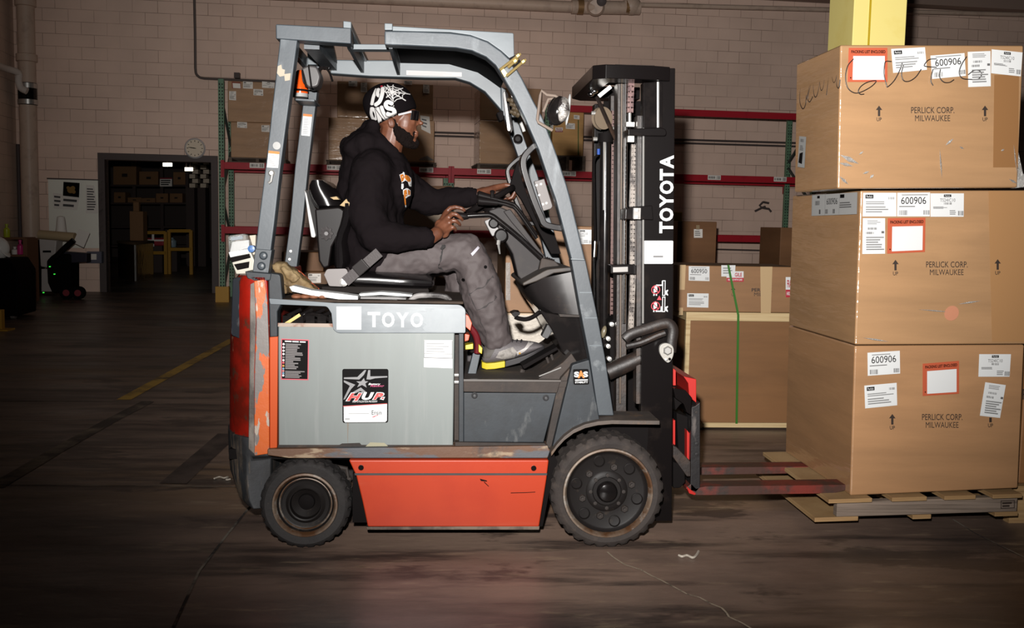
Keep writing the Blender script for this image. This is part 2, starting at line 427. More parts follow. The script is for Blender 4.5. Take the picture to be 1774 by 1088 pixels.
floor_strip('floor_joint', [(440, 870), (395, 925), (345, 990), (300, 1088)], .010, jm)
floor_strip('painted_line', [(404, 588), (214, 693)], .10, yl)
floor_strip('painted_line', [(256, 696), (190, 730), (105, 777), (-10, 845)], .09, yg)
floor_strip('tyre_track', [(396, 752), (300, 838)], .13, scuff)
crk = [(1052, 957), (1062, 966), (1082, 979), (1110, 988), (1128, 998), (1145, 1006), (1168, 1018), (1190, 1030), (1212, 1036), (1232, 1047), (1250, 1054), (1258, 1062), (1263, 1070), (1285, 1080), (1305, 1092)]
floor_strip('floor_crack', crk, .007, M('crack_dust', (176, 160, 138), .9, k=1.3, layers=(((90, 78, 66), 30, .5, .65),)))
floor_strip('floor_joint', [(1650, 900), (1690, 925), (1774, 966)], .006, jm)

# back wall with its doorway, built in the wall's own frame
def lx(px, py, off=0): return (PW(px, py, off) - W0).dot(TW)
DX0, DX1 = lx(186, 500), lx(368, 500); DZ = PW(277, 279).z
XL, XR = lx(30, 300), lx(1774, 300) + 6; HW = 5.32
def wall_obj(name, boxes, mat, kindname=None):
    b = MB()
    for x0, x1, y0, y1, z0, z1 in boxes: b.box(((x0 + x1) / 2, (y0 + y1) / 2, (z0 + z1) / 2), (x1 - x0, y1 - y0, z1 - z0))
    me = bpy.data.meshes.new(name); me.from_pydata([tuple(v) for v in b.v], [], b.f); me.materials.append(mat)
    o = bpy.data.objects.new(name, me); COL.objects.link(o); o.location = W0; o.rotation_euler = (0, 0, WA); WL[o] = W0.copy()
    return struct(o)
# local y grows away from the camera
wall_back = wall_obj('wall_back', [(XL, DX0, 0, .2, 0, HW + .6), (DX1, XR, 0, .2, 0, HW + .6), (DX0, DX1, 0, .2, DZ, HW + .6)], brick)
wall_left = wall_obj('wall_left', [(XL - .2, XL, -9, .2, 0, HW + .6)], brickl)
ceil = wall_obj('ceiling', [(XL - .2, XR, -18, .2, HW + .6, HW + .7)], M('dark_deck', (60, 54, 54), .8, k=1.4))
dfw = .11
door_frame = wall_obj('door_1', [(DX0 - dfw, DX0, -.04, .22, 0, DZ + dfw), (DX1, DX1 + dfw, -.04, .22, 0, DZ + dfw), (DX0, DX1, -.04, .22, DZ, DZ + dfw)], dkm)
# room beyond the doorway
BX0, BX1, BY = DX0 - 5, DX1 + 7, 15.0
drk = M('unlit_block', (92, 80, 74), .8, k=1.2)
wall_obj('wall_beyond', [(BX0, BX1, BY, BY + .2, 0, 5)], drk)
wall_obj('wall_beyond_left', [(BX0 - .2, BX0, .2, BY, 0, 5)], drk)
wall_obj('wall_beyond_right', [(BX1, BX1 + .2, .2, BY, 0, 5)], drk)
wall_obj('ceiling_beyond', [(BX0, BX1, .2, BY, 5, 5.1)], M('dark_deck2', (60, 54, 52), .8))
# ledger beams and ledges along the top of the wall
lz = PW(1500, 12).z
wall_obj('trim_1', [(lx(1110, 10), XR, -.35, -.02, lz + .02, lz + .30)], M('ledger_steel', (150, 128, 116), .6, k=1.0))
wall_obj('trim_2', [(lx(60, 0), XR, -1.3, -1.0, lz + .28, lz + .62)], M('joist_dark', (70, 60, 58), .7, k=1.0))

# vertical drain pipe in the corner, its rubber coupling and the white branch
pipe_m = M('pipe_paint', (196, 172, 154), .45, k=1.0, layers=(((160, 138, 124), 6, .5, .8),))
po = .2
pc = lambda x, y: PW(x, y, po)
pb = pc(56, 420); pb.z = 0
t = thing('drain_pipe', 'thick beige vertical drain pipe in the left corner of the block wall', 'pipe', (pc(48, 300).x, pc(48, 300).y, 0))
pxy = V((pc(50, 250).x, pc(50, 250).y, 0)); pr = .135
b = MB(); b.lathe(pxy, ZU, [(pr, 0), (pr, 5.6)], 28); b.build('pipe_run', pipe_m, t)
for py in (4, 100): 
    z = pc(46, py).z; b = MB(); b.lathe(pxy + ZU * z, ZU, [(pr, -.07), (pr + .028, -.06), (pr + .028, .05), (pr, .06)], 28); b.build('pipe_collar', pipe_m, t)
z = pc(46, 163).z; b = MB(); b.lathe(pxy + ZU * z, ZU, [(pr, -.18), (pr + .012, -.175), (pr + .012, .175), (pr, .18)], 28); cp = b.build('rubber_coupling', blackg, t)
for dz in (-.13, .13):
    b = MB(); b.lathe(pxy + ZU * (z + dz), ZU, [(pr + .012, -.04), (pr + .017, -.038), (pr + .017, .038), (pr + .012, .04)], 28); b.build('clamp_band', steel, cp)
b = MB(); b.lathe(pxy + ZU * pc(52, 415).z, ZU, [(pr + .03, -1.15), (pr + .06, -1.15), (pr + .06, -.05), (pr, 0)], 28); b.build('pipe_sleeve', blackm, t)
b = MB(); q = [W0 + TW * (XL + .07) + NW * dd + ZU * PW(27, 124, .3).z for dd in (5, 3, 1.4, .7)] + [PW(x, y, .42) for x, y in ((31, 126), (32, 140), (36, 152), (47, 158))]
b.tube(smooth_path(q, 4), .055, 14); 
top(b.build('branch_pipe', M('pipe_white', (206, 196, 188), .4, k=1.0)), 'thin white branch pipe with a taped elbow joining the corner drain pipe', 'pipe')
b = MB(); b.lathe(V((PW(35, 400, .05).x, PW(35, 400, .05).y, 0)) + V((-.0, 0, .0)), ZU, [(.03, .9), (.03, PW(30, 250).z)], 12)
top(b.build('riser_conduit', dkm), 'slim dark riser conduit left of the corner drain pipe', 'conduit')

# thin conduit that drops down the wall and turns right above the rack
q = [PW(x, y, .04) for x, y in ((336, -40), (338, 60), (338.5, 118), (340, 128), (346, 134), (354, 136), (400, 138), (520, 143))]
b = MB(); b.tube([q[0], q[1]] + smooth_path(q[2:6], 4) + q[6:], .022, 10)
top(b.build('wall_conduit', M('conduit_grey', (90, 80, 76), .5, k=1.0)), 'thin dark conduit dropping down the wall and bending right above the green post', 'conduit')
b = MB(); b.box(PW(411, 131, .06), (.09, .1, .09)); top(b.build('junction_box', dkm), 'small grey junction box on the conduit above the rack end', 'box')
for dy, nm in ((0, 'upper'), (6, 'lower')):
    b = MB(); b.tube([PW(640, 226 + dy, .03), PW(1420, 249 + dy, .03)], .018, 8)
    top(b.build('wall_conduit', dkm), nm + ' of the two thin conduits running level along the wall behind the rack', 'conduit')
b = MB(); b.tube([PW(1241, 432, .03), PW(1318, 434, .03)], .015, 8); b.box(PW(1328, 435, .05), (.12, .1, .12)); 
top(b.build('wall_outlet', dkm), 'small wall outlet box with its conduit below the lowest red beam', 'outlet')

# sprinkler main along the top of the wall
t = thing('ceiling_pipe', 'thick beige pipe with a grooved valve along the top of the back wall', 'pipe', PW(1000, 12, .5))
o5 = .5
b = MB(); b.tube([PW(350, -16, o5), PW(990, 12, o5)], .095, 18); b.build('pipe_run', pipe_m, t)
b = MB(); b.tube([PW(990, 12, o5), PW(1108, 14, o5)], [.115, .115], 18)
b.ell(PW(1094, 10, o5), .17, .15, .16, n=18); b.build('valve_body', pipe_m, t)
c5 = PW(1032, 12, o5); dcam = (CAM - c5).normalized()
b = MB(); b.lathe(c5, dcam, [(.10, -.05), (.15, 0), (.155, .16), (.13, .2), (.12, .12), (0, .12)], 24); b.build('valve_port', pipe_m, t)
b = MB(); b.lathe(PW(1042, 2, o5), dcam, [(.05, .1), (.085, .1), (.085, .26), (.03, .28), (0, .28)], 20); b.build('valve_cap', dkm, t)
for x in (1005, 1088):
    c = PW(x, 12, o5); b = MB(); b.lathe(c, TW, [(.10, -.05), (.13, -.05), (.13, .05), (.10, .05)], 20); b.build('pipe_clamp', M('brass_dull', (150, 116, 80), .4, metal=.4, k=1.0), t)
b = MB(); b.tube([PW(1100, 8, o5), PW(1800, 26, o5)], .04, 12); b.build('branch_run', pipe_m, t)

# clock
c = PW(338, 257, .03); t = thing('wall_clock', 'round silver wall clock above the doorway corner', 'clock', c)
b = MB(); b.lathe(c, NW, [(.145, -.03), (.172, -.02), (.175, .02), (.158, .045), (.145, .03)], 40, ring=True); b.build('clock_rim', M('clock_rim', (208, 206, 206), .3, metal=.3, k=1.0), t)
b = MB(); b.lathe(c, NW, [(.148, -.02), (.148, .02)], 40); b.build('clock_face', M('clock_face', (222, 206, 184), .6, k=1.0), t)
d = Dec([c + NW * .024 + TW * sx * .15 + ZU * sz * .15 for sx, sz in ((-1, 1), (1, 1), (1, -1), (-1, -1))])
for k in range(12):
    a = k * pi / 6; d.line([(.5 + .37 * cos(a), .5 + .37 * sin(a)), (.5 + .43 * cos(a), .5 + .43 * sin(a))], .035)
d.build('hour_marks', [ink], t)
d = Dec([c + NW * .028 + TW * sx * .15 + ZU * sz * .15 for sx, sz in ((-1, 1), (1, 1), (1, -1), (-1, -1))])
d.line([(.5, .5), (.27, .53)], .045).line([(.56, .49), (.16, .545)], .03); d.build('clock_hands', [ink], t)

# whiteboard and what hangs on it
wq = [PW(x, y, .04) for x, y in ((83, 310), (178.5, 313), (178.5, 430), (86, 429))]
b = MB(); b.extw(wq, NW * -.03); t = top(b.build('whiteboard', M('board_white', (250, 236, 224), .35, k=1.0)), 'large white board on the block wall left of the doorway', 'whiteboard')
d = Dec([PW(x, y, .05) for x, y in ((81, 308), (180, 311), (180, 313), (81, 310.5))]); d.rect(0, 0, 1, 1); d.build('board_rail', [dkm], t)
def sheet(pts, name, mat, label, cat, off=.055, lines=None):
    d = Dec([PW(x, y, off) for x, y in pts]); d.rect(0, 0, 1, 1, 0)
    if lines: d.lines(.1, .1, .9, .9, lines, 1)
    return top(d.build(name, [mat, inkg]), label, cat)
pgm = M('paper_far', (226, 220, 212), .7, k=1.0)
sheet([(92, 334), (108, 336), (106, 362), (93, 361)], 'paper_sheet', pgm, 'white paper sheet at the left edge of the whiteboard', 'paper', lines=3)
sheet([(107, 339), (138, 342), (134, 364), (106, 362)], 'paper_sheet', pgm, 'wide white paper sheet directly below the dark poster on the whiteboard', 'paper', .06, 2)
sheet([(149, 320), (163, 321), (171, 370), (149, 370)], 'paper_sheet', pgm, 'tall white list on the right half of the whiteboard', 'paper', lines=9)
d = Dec([PW(x, y, .07) for x, y in ((110, 315), (138, 317), (137, 342), (109, 339))]); d.rect(0, 0, 1, 1, 0)
for u, v, r in ((.45, .45, .2), (.6, .6, .14), (.3, .6, .1), (.66, .35, .12)): d.disc(u, v, r, 1)
top(d.build('poster', [ink, M('poster_amber', (128, 96, 40), .6, k=1.0)]), 'dark square poster with a blurred amber picture at the top of the whiteboard', 'poster')

# ------------------------------------------------------------ what stands under the whiteboard
def PB(px, py, depth):      # a place at a given distance beyond or before the wall, along the camera's own depth
    return CAM + ray(px, py) * depth
def boxpx(b, x0, y0, x1, y1, dep, thick, mi=0):
    q = [PB(x, y, dep) for x, y in pq(x0, y0, x1, y1)]
    b.extw(q, -NW * thick, mi)
D0 = 15.9
bm_ = M('bin_white', (186, 180, 176), .5, k=1.0)
b = MB(); q = [PB(x, y, D0) for x, y in ((67, 413), (98, 416), (94, 466), (70, 462))]; b.extw(q, -NW * .35)
q = [PB(x, y, D0 - .02) for x, y in ((63, 493), (82, 493), (82, 462), (88, 505), (66, 508))]
t = top(b.build('paper_bin', bm_, bev=.02), 'pale grey tall bin with a dark slot under the beige tube', 'bin')
b = MB(); boxpx(b, 74, 434, 88, 437.5, D0 - .01, .02); b.build('bin_slot', blackm, t)
b = MB(); boxpx(b, 72, 466, 90, 505, D0, .35); b.build('bin_leg', bm_, t)
b = MB(); b.tube([PB(68, 406, D0 - .3), PB(130, 411, D0 - .3)], .07, 16)
b.build; tube_o = top(b.build('cardboard_tube', M('tube_buff', (176, 154, 120), .6, k=1.0)), 'long beige cardboard tube lying level below the whiteboard', 'tube')
t = thing('wheeled_machine', 'black wheeled machine with small green lights below the whiteboard', 'machine', V((PB(115, 508, D0 - .3).x, PB(115, 508, D0 - .3).y, 0)))
b = MB()
q = [PB(x, y, D0 - .45) for x, y in ((80, 452), (88, 444), (108, 440), (122, 440), (122, 508), (90, 508), (82, 490))]; b.extw(q, -NW * .5)
b.build('machine_body', blackm, t, bev=.03)
b = MB(); b.tube(smooth_path([PB(x, y, D0 - .5) for x, y in ((92, 448), (100, 442), (112, 430), (128, 416))], 5), .045, 10); b.build('handle_arm', black, t)
b = MB(); q = [PB(x, y, D0 - .4) for x, y in ((108, 436), (150, 439), (150, 454), (112, 456))]; b.extw(q, -NW * .25); b.build('cross_arm', M('machine_navy', (40, 38, 48), .5, k=1.0), t, bev=.01)
for x, y in ((116, 499), (136, 497)):
    b = MB(); c = PB(x, y, D0 - .6); c.z = .1; b.lathe(c, NW, [(.05, -.05), (.1, -.05), (.1, .05), (.05, .05)], 20); w_ = b.build('machine_wheel', blackm, t)
    b = MB(); b.lathe(c, NW, [(.05, -.04), (.05, .055), (0, .055)], 16); b.build('wheel_hub', M('hub_red', (120, 30, 40), .5, k=1.0), w_)
for x, y in ((86, 462), (94, 475), (75, 507)):
    b = MB(); boxpx(b, x - 1.2, y - .8, x + 1.2, y + .8, D0 - .62, .02); b.build('green_light', M('led_green', (60, 220, 60), .4, emit=((70, 255, 80), .8)), t)
b = MB(); boxpx(b, 150, 436, 176, 456, 16.6, .14); t = top(b.build('control_box', M('box_slate', (96, 96, 108), .5, k=1.0)), 'slate grey box with a white label on the wall below the whiteboard', 'control box')
b = MB(); boxpx(b, 152, 440, 167, 450, 16.57, .02); b.build('box_label', pgm, t)
b = MB(); q = [PB(x, y, D0 - .35) for x, y in ((137, 397), (156, 403), (145, 429), (127, 420))]; b.extw(q, NW * .004); t = top(b.build('paper_sheet', pgm), 'tilted white printed page held up in front of the whiteboard corner', 'paper')
b = MB(); c = PB(106, 402, D0 - .2); b.lathe(c, ZU, [(.085, 0), (.075, .06), (.065, .17), (.055, .24), (.02, .25), (0, .25)], 20); top(b.build('twine_cone', pgm), 'white cone of twine standing on the beige tube', 'cone')

# left edge: rolling cabinet, hard hat, shelf, bollard
DL = 12.2
t = thing('rolling_cabinet', 'black rolling cabinet at the left edge below the white hard hat', 'cabinet', V((PB(0, 560, DL).x, PB(0, 560, DL).y, 0)))
b = MB(); q = [PB(x, y, DL) for x, y in ((-60, 448), (16, 448), (30, 470), (31, 548), (-60, 548))]; b.extw(q, -NW * .7); b.build('cabinet_body', blackm, t, bev=.02)
for x in (-40, 24):
    b = MB(); c = PB(x, 556, DL + .1); c.z = .055; b.lathe(c, TW, [(.02, -.025), (.055, -.025), (.055, .025), (.02, .025)], 16); b.build('caster', M('caster_grey', (110, 104, 100), .4, k=1.0), t)
    b = MB(); b.box(c + ZU * .07, (.05, .06, .14)); b.build('caster_fork', blackm, t)
hc = PB(-2, 440, DL + .25); hc.z = PB(0, 448, DL).z + .005
t = thing('hard_hat', 'glossy white hard hat resting on the black cabinet at the left edge', 'hard hat', hc)
hw = M('hat_white', (226, 222, 216), .2, k=1.0)
b = MB(); b.ell(hc + V((-.02, 0, .11)), .15, .115, .15, ang=-.35, n=24); b.build('hat_shell', hw, t)
b = MB(); b.ell(hc + V((.07, 0, .075)), .095, .10, .02, ang=-.9, n=20); b.build('hat_brim', hw, t)
t = thing('wooden_shelf', 'dark wooden shelf unit in the corner behind the hard hat', 'shelf', V((PB(20, 500, 14.5).x, PB(20, 500, 14.5).y, 0)))
sw = M('shelf_wood', (110, 76, 54), .7, k=1.0)
for y in (413, 443, 478, 497):
    b = MB(); q = [PB(x, yy, 14.5) for x, yy in pq(-30, y - 1.5, 44, y + 1.5)]; b.extw(q, -NW * .45); b.build('shelf_board', sw, t)
for x in (-28, 43):
    b = MB(); c = PB(x, 413, 14.5); b.box((c.x, c.y + .2, c.z / 2), (.06, .4, c.z)); b.build('shelf_post', sw, t)
def bottle(px, py, dep, h, mat, label):
    c = PB(px, py, dep); b = MB(); b.lathe(c, ZU, [(.04, 0), (.045, .02), (.045, h * .6), (.018, h * .75), (.018, h * .9), (.025, h * .9), (.025, h), (0, h)], 16)
    return top(b.build('spray_bottle', mat), label, 'bottle')
bottle(12, 411.5, 14.7, .2, M('bottle_lime', (170, 180, 40), .3, k=1.0), 'small yellow-green bottle on the upper shelf behind the hard hat')
bottle(35.5, 441.5, 14.7, .22, M('bottle_pink', (205, 50, 120), .3, k=1.0), 'pink bottle on the second shelf beside the corner pipe')
bottle(26, 441.5, 14.7, .12, pgm, 'short white bottle beside the pink one on the second shelf')
c = PZ(5, 573); t = thing('bollard', 'yellow steel post on a base plate at the left edge of the floor', 'bollard', c)
ybol = M('bollard_yellow', (176, 130, 36), .5, k=1.0)
b = MB(); b.box(c + V((-.05, .05, .008)), (.24, .2, .016)); b.build('base_plate', ybol, t)
zt = .23
b = MB(); b.box(c + V((-.06, .05, zt / 2)), (.09, .09, zt)); b.build('post', ybol, t, bev=.006)

# ------------------------------------------------------------ beyond the doorway
DB = 27.0
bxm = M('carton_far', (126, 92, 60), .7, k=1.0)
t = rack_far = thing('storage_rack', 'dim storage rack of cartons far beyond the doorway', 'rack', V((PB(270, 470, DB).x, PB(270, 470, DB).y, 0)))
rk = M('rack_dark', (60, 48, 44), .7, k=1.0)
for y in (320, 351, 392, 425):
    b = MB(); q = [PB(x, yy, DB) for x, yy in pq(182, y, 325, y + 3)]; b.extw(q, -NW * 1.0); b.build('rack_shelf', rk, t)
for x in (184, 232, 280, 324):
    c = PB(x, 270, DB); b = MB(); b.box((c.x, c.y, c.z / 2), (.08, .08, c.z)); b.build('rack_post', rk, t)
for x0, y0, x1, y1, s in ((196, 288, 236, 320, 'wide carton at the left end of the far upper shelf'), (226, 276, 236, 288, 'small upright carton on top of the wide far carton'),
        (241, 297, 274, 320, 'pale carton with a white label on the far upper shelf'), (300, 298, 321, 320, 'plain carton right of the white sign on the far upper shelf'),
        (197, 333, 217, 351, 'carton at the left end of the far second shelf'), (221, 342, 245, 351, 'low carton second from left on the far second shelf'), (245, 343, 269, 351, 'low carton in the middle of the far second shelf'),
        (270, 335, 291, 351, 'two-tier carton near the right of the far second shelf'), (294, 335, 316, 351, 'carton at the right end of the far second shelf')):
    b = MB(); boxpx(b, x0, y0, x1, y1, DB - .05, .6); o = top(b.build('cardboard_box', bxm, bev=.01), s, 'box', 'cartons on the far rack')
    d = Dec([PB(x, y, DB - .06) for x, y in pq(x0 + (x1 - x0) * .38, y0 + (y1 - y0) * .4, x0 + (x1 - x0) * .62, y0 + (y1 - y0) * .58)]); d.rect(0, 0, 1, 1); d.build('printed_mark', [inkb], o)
d = Dec([PB(x, y, DB - .03) for x, y in pq(277, 308, 298, 323)]); d.rect(0, 0, 1, 1, 0).rect(0, .86, 1, 1, 1)
d.lines(.08, .1, .92, .8, 3, 2, .5); d.build('aisle_sign', [pgm, redp, ink], rack_far)
for (x, n, s) in ((334, 6, 'left'), (353, 6, 'right')):
    for k in range(n):
        y1 = 325 - k * 8; dx = (k % 2) * 5
        b = MB(); boxpx(b, x - 6 + dx, y1 - 7, x + 4 + dx, y1, DB - 1 + .03 * k, .4)
        top(b.build('white_carton', M('carton_white_far', (205, 190, 170), .7, k=1.0)), 'small whitish carton in the %s stack at the far right beyond the doorway' % s, 'box', 'whitish cartons stacked %s beyond the doorway' % s)
    b = MB(); c = PB(x - 1, 326, DB - .8); b.box((c.x, c.y, c.z / 2), (.2, .4, c.z)); top(b.build('stack_stand', rk), 'dark stand under the %s stack of whitish cartons' % s, 'stand')
def hanging_light(x0, x1, y, s):
    b = MB(); q = [PB(x, yy, 24) for x, yy in pq(x0, y - 3, x1, y + 3)]; b.extw(rpw(q), NW * -.1)
    o = top(b.build('ceiling_lamp', M('lamp_glow', (255, 250, 240), .5, emit=((255, 246, 228), 3.0))), s, 'lamp')
    z = PB(x0, y, 24); 
    b = MB(); b.tube([PB((x0 + x1) / 2, y - 2, 24.05), PB((x0 + x1) / 2, y - 2, 24.05) + ZU * 1.6], .015, 6); b.build('lamp_cable', rk, o)
def rpw(q): return q
hanging_light(282, 297, 285, 'oval lit ceiling lamp left of the pair, seen through the doorway')
hanging_light(320, 325, 293, 'small lit ceiling lamp, left one of the close pair through the doorway')
hanging_light(326, 333, 293, 'lit ceiling lamp at the right of the close pair through the doorway')
# wrapped pallet just inside the doorway
DN = 19.6
c = PB(230, 488, DN); wr = M('carton_in_film_dim', (74, 56, 42), .3, k=1.0, coat=1, coat_r=.08, cbump=(6, 1.0))
fa, fb, fc = PZ(205, 481), PZ(235, 487), PZ(266, 479.5); zt9 = PB(235, 424, (fb - CAM).dot(FWD)).z
b = MB(); b.extw([fa, fb, fc, fa + fc - fb], (0, 0, zt9))
t = top(b.build('wrapped_pallet_load', wr), 'dark pallet load in shiny film just inside the doorway', 'pallet load')
b = MB(); m9 = (fa + fc) / 2; b.extw([m9 + (p - m9) * 1.06 + ZU * zt9 for p in (fa, fb, fc, fa + fc - fb)], (0, 0, .05)); b.build('top_cap', M('cap_board', (130, 104, 74), .7, k=1.0), t)
b = MB(); b.bar(fb + (fb - m9) * .02, fb + (fb - m9) * .02 + ZU * zt9, .035, .01, up=(0, 1, 0)); b.build('film_fold', filmw, t)
DN = (m9 - CAM).dot(FWD) - .35
b = MB(); z0_ = zt9 + .05; l_, r_ = PB(225, 421, DN + .3), PB(248, 421, DN + .3); h_ = PB(236, 366, DN + .3).z
b.box(((l_.x + r_.x) / 2, l_.y + .15, (z0_ + h_) / 2), (r_.x - l_.x, .3, h_ - z0_)); b.box(PB(237, 358, DN + .4), (.12, .12, .2)); t = top(b.build('cardboard_box', bxm, bev=.01), 'tall narrow carton standing on the dark film-wrapped load', 'box')
def rail(x0, x1, y0, y1, dep, mids, s):
    z = PB((x0 + x1) / 2, y1, dep); t = thing('guard_rail', s, 'rail', V((z.x, z.y, 0)))
    for x in (x0, x1):
        b = MB(); a = PB(x, y0, dep); b.box((a.x, a.y, a.z / 2), (.07, .07, a.z)); b.build('rail_post', ybol2, t)
    for y in mids:
        b = MB(); b.bar(PB(x0, y, dep), PB(x1, y, dep), .05, .07); b.build('rail_bar', ybol2, t)
ybol2 = M('rail_yellow', (160, 118, 32), .5, k=1.0)
rail(252, 287, 402, 476, 22.3, (403, 438), 'yellow guard rail left of two beyond the doorway')
rail(293, 331, 399, 470, 22.4, (400, 432), 'yellow guard rail right of two beyond the doorway')
b = MB(); boxpx(b, 250, 412, 284, 426, 22.8, .4); b.build; o = top(b.build('red_bag', M('bag_red', (150, 40, 50), .6, k=1.0), bev=.04), 'red bundle with white bands behind the left yellow rail', 'bundle')
b = MB(); boxpx(b, 263, 404, 267, 427, 22.75, .02); boxpx(b, 250, 415, 284, 418, 22.76, .02); b.build('white_band', pgm, o)
zc = PB(267, 426, 22.8); b = MB(); b.box((zc.x, zc.y + .25, zc.z / 2), (.3, .3, zc.z)); top(b.build('bundle_stand', rk), 'dark stand carrying the red bundle behind the yellow rail', 'stand')
b = MB(); c = PB(298, 428, 23.6); b.lathe(c, ZU, [(.09, 0), (.1, .03), (.1, .15), (.04, .2), (.04, .22), (0, .22)], 18); top(b.build('water_jug', M('jug_blue', (130, 150, 160), .3, k=1.0)), 'pale blue jug between the two yellow rails', 'jug')
b = MB(); b.box((c.x, c.y, c.z / 2), (.3, .3, c.z)); top(b.build('jug_stand', rk), 'dark stand under the pale blue jug', 'stand')

# scraps on the floor, cable hook on the wall
def scrap(pts, label, w=.004):
    b = MB(); q = [PZ(x, y, .006) for x, y in pts]; b.tube(smooth_path(q, 4), w, 6)
    return top(b.build('plastic_scrap', M('scrap_white', (200, 190, 176), .4, k=1.2)), label, 'scrap')
scrap([(1176, 962), (1182, 964), (1190, 962), (1200, 966), (1206, 962), (1210, 955)], 'thin curl of pale plastic on the floor right of the front wheel', .005)
scrap([(371, 829), (380, 826), (388, 828), (395, 826), (392, 831), (399, 830)], 'pale scrap of plastic on the floor left of the rear bumper')
b = MB()
for q in ([(1308, 366), (1320, 360), (1326, 358)], [(1320, 360), (1332, 362), (1336, 367)], [(1322, 350), (1332, 352)], [(1322, 350), (1316, 356), (1320, 360)]): b.tube([PW(x, y, .05) for x, y in q], .02, 8)
top(b.build('cable_hook', dkm), 'small dark cable hook on the wall right of the mast, between two red beams', 'hook')

# ------------------------------------------------------------ pallet rack along the back wall
rgreen = M('rack_green', (98, 132, 104), .5, k=1.0, layers=(((70, 96, 80), 8, .5, .7),))
rred = M('rack_red', (156, 28, 40), .45, k=.9, spec=.2, layers=(((126, 22, 32), 3, .5, .8),))
holes = M('rack_hole', (30, 26, 26), .9, k=1.0)
RD = 1.07
def rs(px, py): return (PR(px, py) - R0).dot(TW)
def rpt(s, y, z): return R0 + TW * s - NW * y + ZU * z
AX = (TW, -NW, ZU)
ztop = PR(385, 137).z; zb = PR(392, 287).z
rack = thing('pallet_rack', 'green and red steel pallet rack standing along the back wall', 'rack', R0)
s_l, s_m, s_r, s_j = rs(385, 400), rs(947, 300), rs(1409, 320), rs(781, 320)
def upright(s, y, h, bay=1):
    b = MB(); b.box(rpt(s, y, h / 2), (.085, .07, h), AX); o = b.build('upright_post', rgreen, rack, bev=.004)
    b = MB()
    z = .25
    while z < h - .06:
        for dx in (-.021, .021):
            b.box(rpt(s + dx, y - .0355, z), (.015, .002, .026), AX)
        z += .0508
    b.build('post_holes', holes, o)['kind'] = 'stuff'
    return o
def brace(s, z0, z1):
    b = MB(); b.bar(rpt(s, .04, z0), rpt(s, RD - .04, z1), .035, .03); b.build('frame_brace', M('brace_dark', (64, 72, 66), .5, k=1.0), rack)
for s, h in ((s_l, ztop), (s_m, PR(1250, 195).z + .06), (s_r, PR(1368, 196).z)):
    upright(s, 0, h); upright(s, RD, h)
    for k in range(int(h / .75)): brace(s, .2 + .75 * k + (.65 if k % 2 else 0), .2 + .75 * k + (0 if k % 2 else .65))
upright(s_j, 0, zb - .06); upright(s_j, RD, zb - .06)
for s in (s_l, s_m, s_r):
    b = MB(); b.box(rpt(s, -.06, .12), (.19, .02, .24), AX); b.box(rpt(s - .09, 0, .12), (.02, .13, .24), AX); b.box(rpt(s + .09, 0, .12), (.02, .13, .24), AX)
    b.build('post_guard', ybol, rack)
def beam(s0, s1, y, z, h=.105):
    b = MB(); b.box(rpt((s0 + s1) / 2, y, z), (s1 - s0 - .004, .045, h), AX); b.box(rpt((s0 + s1) / 2, y + .012 * (1 if y < .5 else -1), z - h * .25), (s1 - s0 - .004, .06, h * .5), AX)
    o = b.build('load_beam', rred, rack, bev=.004)
    for s in (s0 + .02, s1 - .02):
        b = MB(); b.box(rpt(s, y + (-.03 if y < .5 else .03), z - .05), (.05, .02, .26), AX); b.build('beam_connector', rred, o)
    return o
zl = PR(430, 399).z; zt = PR(1250, 198).z
for z in (zb, zl):
    for y in (-.03, RD + .03):
        beam(s_l, s_j, y, z); beam(s_j, s_m, y, z); beam(s_m, s_r, y, z); beam(s_r, s_r + 3.2, y, z)
beam(s_m, s_r, -.03, zt); beam(s_r, s_r + 3.2, -.03, zt)
for x in (446, 579, 738, 838, 985, 1236, 1350):
    c = rpt(rs(x, 292), -.0545, zb + .012)
    d = Dec([c + TW * a * .11 + ZU * e * .038 for a, e in ((-1, 1), (1, 1), (1, -1), (-1, -1))]); d.rect(0, 0, 1, 1, 0); d.bars(.07, .25, .58, .75, 1, 9); d.bars(.68, .15, .95, .85, 1, 5)
    d.build('beam_label', [pgm, inkg], rack)

